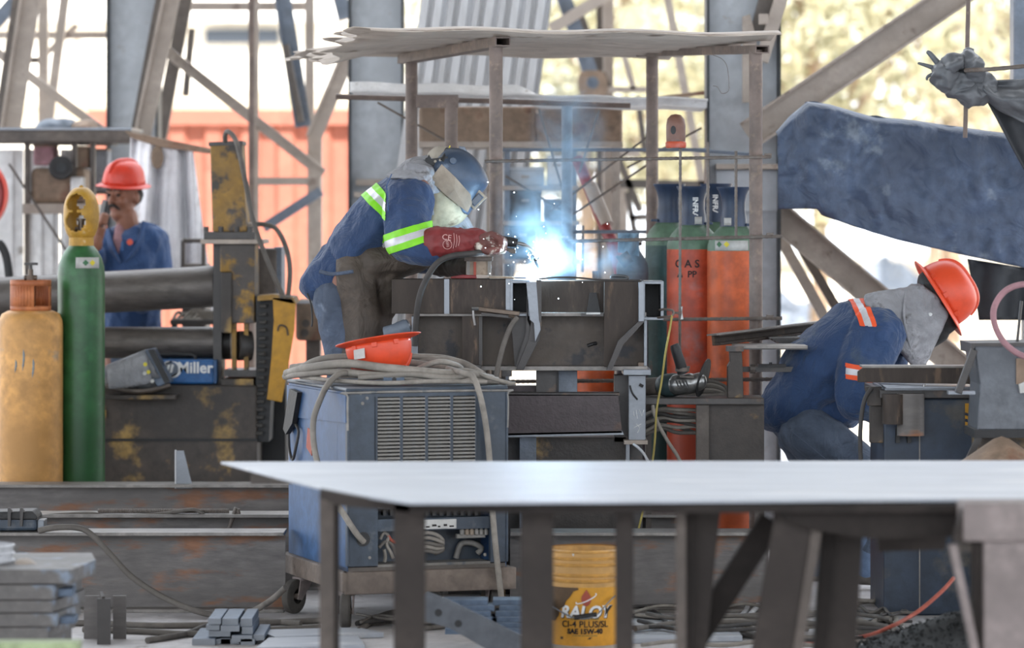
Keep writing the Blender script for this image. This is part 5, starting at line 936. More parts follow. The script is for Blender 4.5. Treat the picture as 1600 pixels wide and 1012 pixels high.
# battered metal box, scraper and tools on the frame top
ztp = P(0, 435, Yw).z
o = thing('metal_box', 'small battered metal box with red stripe under the welder\'s glove', 'box', P(747, 431, Yw+.12)); MB().slab(728, 405, 767, 434, Yw+.06, .12).build('box_body', M['masktan'], o, bevel=.004); MB().slab(725, 401, 770, 408, Yw+.05, .14).build('box_lid', M['bracedark'], o, bevel=.003); MB().slab(740, 409, 744, 431, Yw+.055, .01).build('red_stripe', M['redhose'], o); MB().slab(729, 408, 734, 434, Yw+.05, .02).build('corner_post', M['slat'], o); MB().slab(762, 408, 767, 434, Yw+.05, .02).build('corner_post', M['slat'], o)
o = MB().prism([(704, 432), (722, 429), (744, 430), (748, 435), (704, 435)], Yw+.03, .03).build('chipping_hammer', M['glovered'], bevel=.004); tag(o, 'red handled chipping hammer lying on the frame top', 'hammer'); MB().prism([(744, 429), (760, 430), (774, 433), (760, 435), (744, 435)], Yw+.03, .025).build('hammer_head', M['brace'], o, bevel=.003)
o = MB().prism([(764, 431), (800, 432), (806, 435), (764, 435)], Yw+.0, .06).build('flat_scraper', M['masktan'], bevel=.002); tag(o, 'thin flat scraper on the frame top beside the hammer', 'scraper'); MB().slab(800, 433, 822, 435.5, Yw+.01, .04).build('blade', M['bluesteel'], o)
# gun cable of the torch
cable('torch_cable', 'thick grey torch hose running from the gloves down past the frame', [P(786, 386, 15.1), P(745, 395, 14.98), P(705, 400, 14.96), P(682, 412, 14.96), P(664, 440, 14.98), P(654, 470, 14.98), P(650, 505, 15.0), P(648, 540, 15.02)], .013, 'cabledark')
# yellow wire and wire clip on the frame's right end
cable('wire', 'thin yellow green wire hanging from the frame end to the floor', [P(1050, 492, 15.0), P(1047, 512, 14.99), P(1040, 550, 14.98), P(1033, 600, 14.98), P(1026, 640, 14.97), P(1023, 690, 14.97), P(1018, 730, 14.96), P(1004, 800, 14.9), P(985, 880, 14.85), G(972, 945, .01)], .0045, 'wireyellow')
ck = thing('wire_clamp', 'small wire clamp joining the frame end to the rebar rail', 'clamp', P(1048, 500, 15.0)); MB().tube(crv([P(1030, 484, 15.1), P(1040, 483, 15.06), P(1052, 486, 15.02), P(1050, 493, 15.0), P(1038, 495, 15.06), P(1028, 496, 15.1)], 5), .005, 7).build('wire_loop', M['rebar'], ck); MB().prism([(1063, 479), (1067, 478), (1066, 488), (1068, 499), (1063, 500), (1065, 489)], 15.02, .02).build('clip', M['chrome'], ck, bevel=.002); MB().tube([P(1050, 488, 15.02), P(1064, 489, 15.02)], .005, 6).build('pin', M['rebar'], ck)
cable('hose', 'white thin hoses hanging from the stand foot plate', [P(990, 694, 15.02), P(998, 700, 15.0), P(1008, 712, 15.0), P(1018, 735, 15.0), P(1024, 770, 15)], .006, 'plasticwhite')
# ------------------------------------------------------------------ side bench with angle grinder
sb = thing('side_bench', 'low dark steel bench carrying the angle grinder beside the welded frame', 'bench', P(1100, CY+F*H/15.35, 15.35))
MB().slab(1005, 622, 1194, 632, 15.2, .28).build('bench_top', M['darksteel'], sb, bevel=.003)
MB().slab(1090, 632, 1194, 726, 15.25, .02).build('side_panel', M['machinebase'], sb); MB().slab(1088, 632, 1108, CY+F*H/15.25, 15.22, .05).build('leg', M['bracedark'], sb, bevel=.003); MB().slab(1180, 632, 1194, CY+F*H/15.42, 15.42, .05).build('leg', M['bracedark'], sb); MB().slab(1009, 632, 1018, CY+F*H/15.42, 15.42, .05).build('leg', M['bracedark'], sb)
MB().slab(1090, 724, 1194, 732, 15.25, .22).build('lower_shelf', M['darksteel'], sb)
MB().prism([(1140, 548), (1159, 548), (1160, 560), (1162, 622), (1137, 622), (1137, 572), (1141, 565)], 15.25, .07).build('stop_post', M['machinebase'], sb, bevel=.004); MB().slab(1136, 541, 1162, 549, 15.22, .1).build('post_cap', M['darksteel'], sb)
o = MB().bar(1112, 531, 1300, 508, 18, 15.55, .05, Y1=16.1, shape='U').build('steel_channel', M['tubesteel'], bevel=.002); tag(o, 'dark steel channel sloping up behind the stooping worker', 'steel channel')
MB().bar(1112, 523, 1300, 500, 2.5, 15.51, .06, Y1=16.06).build('lip', M['beamedge'], o)
o = MB().slab(1150, 540, 1262, 545, 15.3, .3).build('steel_sheet', M['beamedge']); tag(o, 'thin steel sheet lying on the stop post under the channel', 'steel sheet'); MB().slab(1150, 544, 1262, 546, 15.29, .31).build('sheet_edge', M['darksteel'], o)
for i in range(5): tag(MB().slab(1202+5*i, 527+2.6*i, 1275, 529.2+2.6*i, 15.62+.01*i, .2).build('steel_strip', M['darksteel']), ('topmost', 'second', 'third', 'fourth', 'lowest')[i]+' dark steel strip in the stack under the sloping channel', 'steel strip', 'dark steel strips stacked under the sloping channel')
o = thing('clamp_rail', 'dark toothed clamp rail behind the grinder post', 'clamp', P(1200, 582, 15.45)); MB().slab(1160, 573, 1250, 581, 15.45, .05).build('rail_bar', M['darksteel'], o); MB().slab(1185, 569, 1228, 574, 15.44, .05).build('jaw', M['black'], o); MB().cyl(P(1172, 576, 15.44), P(1180, 576, 15.44), .02, 10).build('screw_knob', M['bracedark'], o); MB().cyl(P(1204, 570, 15.44), P(1204, 566, 15.44), .007, 6).build('pin', M['black'], o)
MB().slab(1240, 560, 1250, 625, 15.47, .05).build('upright', M['darksteel'], o)
ag = thing('angle_grinder', 'dusty angle grinder with large black disc and dark side handle', 'angle grinder', P(1070, 621, 15.32)); ka = 15.3/F
MB().tube(crv([P(1006, 604, 15.4), P(1030, 603, 15.36)], 4), [14*ka]*5, 14).build('rear_handle', M['bracedark'], ag, smooth=40)
MB().tube([P(1030, 603, 15.36), P(1036, 602, 15.35), P(1042, 602, 15.33), P(1052, 601, 15.32), P(1060, 600, 15.31)], [13*ka, 17*ka, 18.5*ka, 18.5*ka, 17*ka], 18).build('motor_housing', M['grindergreen'], ag, smooth=40)
tag(fuse([ell(P(1078, 599, 15.29), (18*ka, 17*ka, 17*ka)), ell(P(1092, 596, 15.28), (13*ka, 14*ka, 15*ka)), cap3(P(1058, 601, 15.3), 17.5*ka, P(1084, 599, 15.29), 15*ka)], .005, 3).build('gear_housing', M['chrome'], ag, smooth=0), 'bright metal gear housing')
for i in range(4): MB().bar(1056+5*i, 594, 1061+5*i, 606, 2.2, 15.252, .012).build('vent_slot', M['black'], ag)
MB().bar(1062, 588, 1084, 589, 3, 15.25, .01).build('vent_slot', M['bracedark'], ag)
MB().tube([P(1067, 582, 15.27), P(1063, 568, 15.26), P(1055, 543, 15.25), P(1053, 538, 15.25)], [9*ka, 8.5*ka, 8*ka, 6*ka], 14).build('side_handle', M['black'], ag, smooth=40); MB().cyl(P(1066, 574, 15.27), P(1066, 580, 15.27), .03, 14).build('handle_flange', M['bracedark'], ag, smooth=40)
MB().tube([P(1066, 574, 15.26), P(1078, 573, 15.26)], .005, 6).build('lock_pin', M['chrome'], ag)
md = basis((0.25, -.1, .97), (.93, -.3, -.25)); MB().lathe([(0, -.003), (31*ka, -.002), (31*ka, .002), (0, .003)], P(1099, 590, 15.3), M=md, n=40).build('grinding_disc', M['black'], ag, smooth=30); MB().cyl(P(1092, 595, 15.29), P(1100, 594, 15.3), .022, 14).build('spindle_flange', M['chrome'], ag, smooth=40)
o = MB().lathe([(0, 0), (.18, 0), (.19, .05), (.19, .34), (.17, .36), (0, .36)], P(1050, CY+F*H/15.75, 15.75), n=32).build('maroon_drum', M['maroon'], smooth=40); tag(o, 'dark maroon drum under the bench below the cable coils', 'drum'); MB().lathe([(.186, .1), (.2, .105), (.186, .11)], P(1050, CY+F*H/15.75, 15.75), n=32).build('rib', M['maroon'], o, smooth=40)
pass
for i in range(9):
    x0 = 1008+rnd.uniform(-4, 4); yy = 640+4.2*i+rnd.uniform(-2, 2)
    cable('coiled_cable', 'one of the grey cables coiled under the bench beside the stand', [P(x0, yy+8, 15.4), P(1030+rnd.uniform(-5, 5), yy-2, 15.34+.01*i), P(1058, yy+rnd.uniform(-6, 6), 15.32+.01*i), P(1092, yy+rnd.uniform(-8, 10), 15.36), P(1096, yy+10, 15.45)], .0085, ('cablelight', 'cable', 'cabledark')[i % 3], grp='grey cables coiled under the bench')
cable('cable', 'light grey cable hanging from the bench over the maroon drum', [P(1020, 634, 15.18), P(1022, 645, 15.16), P(1030, 665, 15.16), P(1044, 690, 15.16), P(1060, 715, 15.17), P(1072, 745, 15.2)], .008, 'cablelight')
for i in range(5):
    yy = 600+4*i; cable('cable', 'one of the dusty cables heaped behind the angle grinder', [P(1012, yy+10-i, 15.5), P(1060, yy, 15.52), P(1110, 596+4*i, 15.5), P(1135, 606+3*i, 15.48), P(1126, 617, 15.45), P(1060, 618, 15.45)], .008, 'cablelight' if i % 2 else 'cable', grp='dusty cables behind the grinder')
# ------------------------------------------------------------------ blue cabinet bench at the right
Yr = 14.42; gr = CY+F*H/Yr
wb = thing('cabinet_bench', 'dark blue steel cabinet bench the stooping worker leans over', 'bench', P(1450, gr, Yr))
MB().slab(1381, 622, 1530, gr, Yr, .55).build('cabinet', M['cabinetblue'], wb, bevel=.008); MB().slab(1436, 640, 1438, gr-8, Yr-.004, .006).build('panel_seam', M['slat'], wb)
MB().slab(1375, 609, 1530, 622, Yr-.04, .64).build('bench_top', M['darksteel'], wb, bevel=.003)
MB().slab(1383, 606, 1530, 609.5, Yr-.05, .5).build('top_sheet', M['freshsteel'], wb)
MB().slab(1360, 608, 1386, 692, Yr+.02, .06).build('side_bracket', M['machinebase'], wb, bevel=.004); MB().prism([(1352, 604), (1378, 604), (1378, 634), (1356, 634)], Yr, .03).build('bracket_ear', M['machinebase'], wb, bevel=.003)
MB().cyl(P(1362, 612, Yr), P(1362, 612, Yr-.006), .008, 10).build('ear_hole', M['black'], wb)
for x in (1400, 1418): MB().slab(x, 668, x+6, 692, Yr-.03, .03).build('latch', M['black'], wb)
MB().cyl(P(1398, 615, Yr-.05), P(1398, 662, Yr-.05), .05, 24).build('pipe_sleeve', M['tubesteel'], wb, smooth=40); MB().cyl(P(1423, 614, Yr-.05), P(1423, 680, Yr-.05), .055, 24).build('pipe_sleeve', M['beam'], wb, smooth=40)
MB().slab(1508, 630, 1526, 672, Yr-.003, .01).build('yellow_mark', M['yellowpaint'], wb)
for y in (646, 656): MB().tube([P(1508, y, Yr-.006), P(1516, y+3, Yr-.006), P(1526, y-2, Yr-.006)], .006, 6).build('mark_gap', M['cabinetblue'], wb)
o = MB().prism([(1350, 573), (1522, 575), (1522, 600), (1340, 597), (1340, 580)], Yr-.06, .012).build('flat_steel_bar', M['tubesteel'], bevel=.002); tag(o, 'broad flat steel bar lying on the cabinet bench under the worker', 'steel bar')
MB().slab(1348, 571.5, 1522, 574.5, Yr-.065, .14).build('upper_leg', M['beamedge'], o)
o = MB().prism([(1376, 600), (1450, 603), (1520, 604), (1520, 607), (1386, 607)], Yr-.1, .2).build('steel_sheet', M['freshsteel'], bevel=.001); tag(o, 'bright thin steel sheet slid under the flat bar', 'steel sheet'); MB().tube([P(1444, 604, Yr-.105), P(1444, 600, Yr-.105)], .007, 8).build('tack', M['chrome'], o)
cable('hose', 'dark hose curving down at the left end of the blue cabinet', [P(1362, 606, Yr-.02), P(1352, 622, Yr-.03), P(1346, 650, Yr-.03), P(1344, 690, Yr-.03), P(1346, 740, Yr-.02), P(1350, 800, Yr)], .009, 'cabledark')
o = thing('machine_hood', 'grey sheet steel machine hood with bent upper lip at right edge', 'machine', P(1570, CY+F*H/13.9, 13.9))
MB().poly([P(1521, 538, 13.85), P(1700, 536, 13.85), P(1700, 672, 13.85), P(1527, 672, 13.85), P(1531, 600, 13.85)], (0, .3, 0)).build('hood_plate', M['hoodplate'], o, bevel=.006)
MB().prism([(1517, 536), (1700, 534), (1700, 541), (1524, 541), (1518, 552)], 13.83, .34).build('hood_lip', M['darksteel'], o); MB().bar(1522, 546, 1497, 614, 11, 13.84, .03).build('strut', M['darksteel'], o, bevel=.003); MB().slab(1482, 611, 1524, 616, 13.84, .05).build('strut_foot', M['freshsteel'], o)
MB().slab(1522, 671, 1700, 684, 13.84, .3).build('under_rail', M['black'], o); MB().bar(1530, 682, 1512, 720, 9, 13.86, .03).build('strut', M['darksteel'], o); MB().slab(1528, 684, 1700, CY+F*H/13.95, 13.95, .2).build('machine_column', M['machinebase'], o)
MB().slab(1588, 560, 1610, 600, 13.84, .02).build('inspection_slot', M['tan'], o); MB().prism([(1592, 600), (1620, 588), (1620, 612), (1594, 614)], 13.83, .02).build('paper_tag', M['labelwhite'], o)
o = MB().lathe([(.0, .1), (.03, .09), (.16, .0), (.0, .0)], P(1565, 722, 13.7), n=28).build('clay_cone', M['tan'], smooth=30); tag(o, 'blurred pinkish brown cone shape below the grey hood', 'cone'); MB().lathe([(.16, -.02), (.165, 0), (.15, .006)], P(1565, 722, 13.7), n=28).build('cone_rim', M['pinkcloth'], o); MB().cyl(P(1565, 728, 13.7), P(1565, CY+F*H/13.7, 13.7), .03, 12).build('cone_stem', M['darksteel'], o)
cable('hose_loop', 'pinkish hose bent in a loop above the grey hood', [P(1640, 450, 13.7), P(1600, 444, 13.7), P(1570, 455, 13.7), P(1553, 482, 13.7), P(1556, 512, 13.7), P(1574, 540, 13.7), P(1605, 558, 13.7), P(1650, 560, 13.7)], .012, 'pinkcloth')
tag(MB().cyl(P(1596, 470, 13.95), P(1589, 538, 13.95), .006, 8).build('steel_rod', M['darksteel']), 'thin dark rod standing behind the hose loop at right edge', 'rod')
# ------------------------------------------------------------------ tarpaulins at the right
def tarp_fn(u, v):
    x = 1218+430*u
    yt = np.interp(x, [1218, 1240, 1265, 1300, 1360, 1450, 1555, 1650], [205, 180, 158, 163, 180, 190, 205, 216]); yb = np.interp(x, [1218, 1278, 1285, 1330, 1400, 1500, 1600, 1650], [326, 326, 336, 352, 374, 397, 418, 426])
    y = yt+(yb-yt)*v; n1 = noise.noise(V((u*9, v*2.5, 3))); n2 = noise.noise(V((u*26, v*7, 9)))
    yy = 16.5+.05*n1+.02*n2+.12*(1-min(1, v/.07))**2+(.1 if x < 1265 else 0)*(1-(x-1218)/47)+.03*math.sin(u*24-v*3)*(1-v)*.4
    return P(x, y, 16.5)+V((0, yy-16.5, 0))
bt = tag(MB().grid(tarp_fn, 110, 50).build('blue_tarpaulin', M['tarp'], smooth=0, solid=.006, fix=False), 'slate blue tarpaulin draped over a line above the stooping worker', 'tarpaulin')
def tarp_back(u, v): x = 1262+390*u; yt = np.interp(x, [1265, 1300, 1360, 1450, 1555, 1650], [158, 163, 180, 190, 205, 216]); return P(x, yt+1, 16.5)+V((0, .12+.5*v, -.28*v*v-.02*v+.015*noise.noise(V((u*12, v*3, 0)))))
sheet(tarp_back, 60, 10, 'rear_flap', M['tarp'], bt, t=.006)
def td(u, v): x = 1512+150*u; y0 = 404+.16*(x-1512); y1 = 500-.0*(x-1512); xx = x+18*v*(1-u); return P(xx, y0+(y1-y0)*v, 16.75+.03*math.sin(u*14+v*2))
tag(sheet(td, 30, 14, 'dark_tarpaulin', M['tarpdark'], t=.006), 'black cloth hanging below the slate blue tarpaulin', 'tarpaulin')
def tb(u, v): x0 = 1538+64*v; x = x0+(1690-x0)*u; y = 150+118*v+(20*u*(1-v)); return P(x, y, 15.95+.03*math.sin(u*9))
tag(sheet(tb, 24, 20, 'black_tarpaulin', M['tarpdark'], t=.006), 'black tarpaulin flap hanging below the grey knotted one', 'tarpaulin')
kt = thing('knotted_tarpaulin', 'grey tarpaulin corner tied in a bunched knot round the hanging rod', 'tarpaulin', P(1560, 200, 15.85)); Yk = 15.85; kk = Yk/F
kn = []
for x, y, rx, ry in ((1478, 118, 20, 22), (1500, 130, 26, 24), (1522, 110, 16, 18), (1536, 138, 18, 22), (1512, 148, 26, 16), (1490, 100, 16, 12), (1515, 95, 11, 14)): kn.append(ell(P(x, y, Yk+rnd.uniform(-.03, .03)), (rx*kk, .07, ry*kk)))
kn += chain((1512, 96, Yk, 8), (1514, 80, Yk, 3)) 
fuse(kn, .006, 3, folds(.02, 14, 10, 22, 5, .006)).build('knot', M['tarpgrey'], kt, smooth=0)
for pts_, rr_ in ((((1484, 112), (1468, 102), (1460, 92), (1452, 82), (1447, 80)), (8, 6, 5, 4.6, 3)), (((1482, 114), (1464, 108), (1450, 103), (1440, 100), (1433, 98)), (7, 5, 3.6, 3, 2)), (((1480, 118), (1466, 116), (1454, 116), (1447, 121), (1449, 126)), (7, 5, 3.6, 3, 2.5))): MB().tube([P(x, y, Yk) for x, y in pts_], [q*kk for q in rr_], 8).build('loose_end', M['tarpgrey'], kt, smooth=60, sub=1)
def ts(u, v): x = 1536+150*u; y0 = np.interp(x, [1536, 1552, 1600, 1690], [108, 126, 124, 118]); y1 = np.interp(x, [1536, 1560, 1600, 1690], [152, 172, 192, 225]); return P(x, y0+(y1-y0)*v, Yk+.0+.05*math.sin(v*7+u*3)+.02*noise.noise(V((u*8, v*8, 1))))
sheet(ts, 40, 22, 'gathered_sheet', M['tarpgrey'], kt, t=.006)
o = MB().cyl(P(1515, -80, 15.9), P(1508, 215, 15.95), .0105, 10).build('hanging_rod', M['pipe'], smooth=40); tag(o, 'vertical brown rod passing through the knotted tarpaulin', 'rod')
MB().tube(crv([P(1508, 110, 15.76), P(1524, 109, 15.72), P(1560, 107, 15.76), P(1640, 99, 15.8)], 8), [.009+.0015*(i % 2) for i in range(25)], 7).build('twisted_rope', M['rebar'], kt)
o = MB().slab(1584, -40, 1640, 128, 17.5, .15).build('grey_post', M['bluesteel']); tag(o, 'grey blue post at the upper right corner behind the rope', 'post'); o.modifiers.new('b', 'BEVEL').width = .01
MB().slab(1600, 128, 1632, CY+F*H/17.5, 17.52, .1).build('lower_post', M['bluesteel'], o)
# ------------------------------------------------------------------ plate table across the front
zt = .8; pt = thing('plate_table', 'wide bright steel plate on dusty brown trestle legs across the front', 'table', V((.5, 10.9, 0)))
def T(px, py): q = G(px, py, zt); return q
edge = [T(345, 721), T(420, 741), T(500, 761), T(570, 774), T(640, 784), T(760, 783.5), T(1700, 778), T(1700, 719)]
MB().poly([V((v.x, v.y, zt-.008)) for v in edge], (0, 0, .008)).build('steel_plate_top', M['plate'], pt, bevel=.0015)
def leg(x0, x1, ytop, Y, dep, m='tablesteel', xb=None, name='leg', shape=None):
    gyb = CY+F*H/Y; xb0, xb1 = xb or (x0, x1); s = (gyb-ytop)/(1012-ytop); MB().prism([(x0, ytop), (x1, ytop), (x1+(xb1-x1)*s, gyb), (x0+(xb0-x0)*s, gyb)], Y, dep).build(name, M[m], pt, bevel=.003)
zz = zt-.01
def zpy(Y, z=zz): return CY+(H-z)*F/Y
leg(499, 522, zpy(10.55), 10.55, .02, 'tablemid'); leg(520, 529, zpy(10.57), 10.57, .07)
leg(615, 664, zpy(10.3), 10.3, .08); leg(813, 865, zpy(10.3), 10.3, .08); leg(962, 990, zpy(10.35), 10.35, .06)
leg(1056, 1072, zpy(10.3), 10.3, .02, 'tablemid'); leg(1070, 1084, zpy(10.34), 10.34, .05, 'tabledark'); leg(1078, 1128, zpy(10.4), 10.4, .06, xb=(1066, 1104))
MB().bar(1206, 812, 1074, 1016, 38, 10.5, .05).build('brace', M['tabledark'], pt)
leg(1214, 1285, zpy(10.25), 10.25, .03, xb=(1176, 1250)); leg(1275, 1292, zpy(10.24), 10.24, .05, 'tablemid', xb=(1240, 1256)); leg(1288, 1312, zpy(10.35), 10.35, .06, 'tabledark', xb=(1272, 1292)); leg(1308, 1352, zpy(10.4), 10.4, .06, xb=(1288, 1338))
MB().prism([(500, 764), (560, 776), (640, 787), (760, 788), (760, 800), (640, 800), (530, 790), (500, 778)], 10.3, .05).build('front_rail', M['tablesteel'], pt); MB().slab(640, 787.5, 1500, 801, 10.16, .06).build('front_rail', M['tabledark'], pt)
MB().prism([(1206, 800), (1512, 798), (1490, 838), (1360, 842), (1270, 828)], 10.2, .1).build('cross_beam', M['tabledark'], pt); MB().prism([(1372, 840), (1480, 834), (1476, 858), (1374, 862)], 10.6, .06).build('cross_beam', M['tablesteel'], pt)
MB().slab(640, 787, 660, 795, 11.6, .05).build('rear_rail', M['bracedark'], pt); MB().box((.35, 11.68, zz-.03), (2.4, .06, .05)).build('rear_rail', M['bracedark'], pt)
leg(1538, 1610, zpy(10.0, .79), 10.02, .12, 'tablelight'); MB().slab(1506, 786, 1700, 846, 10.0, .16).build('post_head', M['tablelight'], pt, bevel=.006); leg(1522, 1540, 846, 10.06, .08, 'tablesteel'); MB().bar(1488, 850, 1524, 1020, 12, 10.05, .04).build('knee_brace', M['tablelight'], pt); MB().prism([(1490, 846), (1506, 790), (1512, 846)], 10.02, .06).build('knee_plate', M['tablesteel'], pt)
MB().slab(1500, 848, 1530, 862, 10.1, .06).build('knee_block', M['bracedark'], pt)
o = MB().prism([(652, 938), (668, 924), (700, 936), (818, 994), (822, 1024), (790, 1030), (700, 980), (660, 970)], 12.7, .012).build('holed_bar', M['hoodplate'], bevel=.002); tag(o, 'diagonal flat steel bar with two bolt holes under the table', 'steel bar'); o.location.z += 0
for x, y in ((685, 957), (716, 974)): MB().cyl(P(x, y, 12.7), P(x, y, 12.695), .013, 14).build('bolt_hole', M['black'], o)
for i in range(12):
    x0, y0 = 690+(i*5) % 16, 938+(i//2)*9; Yq = 13.35-.03*(i//2); zb_ = max(.0, P(0, y0+8, Yq).z); a = P(x0+(i % 2)*72, 0, Yq).x
    tag(MB().box((a+.09, Yq+.06, zb_+.011), (.165, .12, .021)).build('flat_bar', M['blueplate'], bevel=.002), 'bluish flat bar left of the yellow bucket, '+('top', 'second', 'third', 'fourth', 'fifth', 'lowest')[i//2]+' row, '+('left', 'right')[i % 2]+' end', 'flat bar', 'bluish flat bars stacked left of the bucket')
cg = random.Random(8); ch_ = MB(); cc_ = V((1.6, 12.75, 0)); hz_ = lambda q: .2*max(0, 1-q**1.05)
ch_.grid(lambda u, v: cc_+V((.56*v*math.cos(2*PI*u), .5*v*math.sin(2*PI*u), hz_(v)*(1+.12*noise.noise(V((5*u, 4*v, 2)))))), 48, 16)
for i in range(2600):
    a_ = cg.uniform(0, 2*PI); q_ = cg.random()**.6; c_ = cc_+V((.57*q_*math.cos(a_), .52*q_*math.sin(a_), hz_(q_)+cg.uniform(-.004, .007))); r_ = cg.uniform(.004, .012)
    p_ = [c_+V((cg.uniform(-1, 1), cg.uniform(-1, 1), cg.uniform(-1, 1))).normalized()*r_ for _ in range(4)]; ch_.add(p_, [(0, 1, 2), (0, 1, 3), (0, 2, 3), (1, 2, 3)])
tag(ch_.build('coal_heap', M['coal'], fix=False), 'black granular heap on the floor under the table at right', 'heap', kind='stuff')
cable('red_hose', 'thin red hose running over the floor and up beside the black heap', [G(1250, 1006, .01), G(1300, 1004, .01), G(1345, 995, .01), P(1380, 984, 13.1), P(1430, 958, 13.2), P(1470, 925, 13.3), P(1490, 903, 13.4)], .0075, 'redhose')
# cables on the floor at right
fl = random.Random(5); n_ = 0
for x0, x1, yb, dy, cnt, s in ((1000, 1400, 985, 22, 9, 8), (990, 1250, 960, 26, 6, 8), (1330, 1420, 955, 30, 8, 6), (560, 800, 968, 10, 4, 8)):
    for i in range(cnt):
        y = yb+fl.uniform(-dy, dy*.9); pts = []
        for j in range(7): pts.append(G(x0+(x1-x0)*j/6+fl.uniform(-12, 12), min(1008, y+fl.uniform(-s, s)), .012+.012*(n_ % 3)))
        cable('floor_cable', 'one of the many grey cables strewn on the floor under the table', pts, fl.choice((.006, .008, .010)), fl.choice(('cable', 'cablelight', 'cabledark')), grp='cables strewn on the floor'); n_ += 1
cable('cable', 'dark cable sweeping across the floor right of the yellow bucket', [G(960, 955, .012), G(1000, 950, .012), G(1030, 960, .012), G(1050, 985, .012)], .009, 'cabledark'); cable('cable', 'thick cable rising off the floor behind the table legs', [G(1010, 952, .013), G(1040, 935, .013), G(1090, 905, .013), G(1130, 920, .013), G(1200, 945, .013)], .014)
wr = cable('white_rope', 'white rope twisted in loops on the floor behind the table', [G(1150, 968, .012), G(1165, 955, .012), G(1172, 935, .02), G(1182, 930, .02), G(1184, 945, .02), G(1172, 962, .012), G(1195, 966, .012), G(1210, 950, .012), G(1222, 958, .012)], .011, 'plasticwhite')
# ------------------------------------------------------------------ arc, sparks and smoke
arc = P(854, 426, 15.16)
tag(MB().lathe([(.0, -.014), (.010, -.010), (.014, 0), (.010, .010), (0, .014)], arc, n=16).build('welding_arc', M['arcglow'], smooth=0), 'blinding blue white welding arc on top of the frame', 'welding arc')
pl = bpy.data.lights.new('arc_light', 'POINT'); pl.energy = 12; pl.color = (.55, .8, 1.0); pl.shadow_soft_size = .02; po = bpy.data.objects.new('arc_light', pl); COL.objects.link(po); po.location = arc+V((0, -.02, .03))
sp = MB(); gs = random.Random(3)
for i in range(75):
    a = gs.uniform(0, 2*PI); d = gs.expovariate(1/60); x, y = 838+d*math.cos(a)*1.0-10, 400+d*math.sin(a)*.8
    if y > 470 or x < 740 or x > 960: continue
    c = P(x, y, gs.uniform(14.85, 14.98)); r = gs.uniform(.0009, .0024); sp.add([c+V((r, 0, 0)), c-V((r, 0, 0)), c+V((0, r, 0)), c-V((0, r, 0)), c+V((0, 0, r)), c-V((0, 0, r))], [(0, 2, 4), (2, 1, 4), (1, 3, 4), (3, 0, 4), (2, 0, 5), (1, 2, 5), (3, 1, 5), (0, 3, 5)])
tag(sp.build('sparks', M['sparks']), 'scattered bright sparks flying around the welding arc', 'sparks', kind='stuff')
sm = bpy.data.materials.new('smoke'); sm.use_nodes = True; nt = sm.node_tree; N = nt.nodes; L = nt.links; N.remove(N['Principled BSDF'])
pv = N.new('ShaderNodeVolumePrincipled'); pv.inputs['Color'].default_value = (.55, .78, 1, 1); pv.inputs['Anisotropy'].default_value = .2; L.new(pv.outputs[0], N['Material Output'].inputs['Volume'])
tcn = N.new('ShaderNodeTexCoord'); nn = N.new('ShaderNodeTexNoise'); nn.inputs['Scale'].default_value = 7; nn.inputs['Detail'].default_value = 4; nn.inputs['Distortion'].default_value = 1.2; L.new(tcn.outputs['Object'], nn.inputs['Vector'])
mr = N.new('ShaderNodeMapRange'); mr.inputs[1].default_value = .42; mr.inputs[2].default_value = .75; L.new(nn.outputs[0], mr.inputs[0])
def fall(c, r, pw):
    d = N.new('ShaderNodeVectorMath'); d.operation = 'SUBTRACT'; L.new(tcn.outputs['Object'], d.inputs[0]); d.inputs[1].default_value = c
    s = N.new('ShaderNodeVectorMath'); s.operation = 'DIVIDE'; L.new(d.outputs[0], s.inputs[0]); s.inputs[1].default_value = r
    l = N.new('ShaderNodeVectorMath'); l.operation = 'LENGTH'; L.new(s.outputs[0], l.inputs[0]); m_ = N.new('ShaderNodeMapRange'); m_.inputs[1].default_value = 1; m_.inputs[2].default_value = 0; L.new(l.outputs['Value'], m_.inputs[0])
    m2 = N.new('ShaderNodeMath'); m2.operation = 'POWER'; L.new(m_.outputs[0], m2.inputs[0]); m2.inputs[1].default_value = 1.3
    m3 = N.new('ShaderNodeMath'); m3.operation = 'MULTIPLY'; L.new(m2.outputs[0], m3.inputs[0]); m3.inputs[1].default_value = pw; return m3.outputs[0]
sO = P(870, 440, 15.1)                              # smoke object origin
def rel(px, py): q = P(px, py, 15.1)-sO; return (q.x, .15, q.z)
outs = [fall(rel(852, 405), (.11, .2, .11), 18), fall(rel(840, 350), (.2, .2, .3), 22), fall(rel(930, 405), (.3, .2, .12), 12), fall(rel(890, 230), (.2, .2, .42), 10)]
acc = outs[0]
for q in outs[1:]:
    ad = N.new('ShaderNodeMath'); ad.operation = 'ADD'; L.new(acc, ad.inputs[0]); L.new(q, ad.inputs[1]); acc = ad.outputs[0]
mu = N.new('ShaderNodeMath'); mu.operation = 'MULTIPLY'; L.new(acc, mu.inputs[0]); L.new(mr.outputs[0], mu.inputs[1]); L.new(mu.outputs[0], pv.inputs['Density'])
so = MB().box((0, .05, .42), (.95, .44, .9)); me = bpy.data.meshes.new('smoke'); me.from_pydata([v for v in so.v], [], so.f); me.materials.append(sm); smo = bpy.data.objects.new('smoke', me); smo.location = sO; reg(smo, sO); tag(smo, 'blue welding smoke rising from the arc', 'smoke', kind='stuff')
# ------------------------------------------------------------------ people
def eqp(a, b): return (P(*b)-P(*a)).normalized()
# ---- the welder
W = 15.42
we = thing('person', 'welder in blue shirt, leather apron and welding mask bending over the arc', 'person', P(545, 806, W))
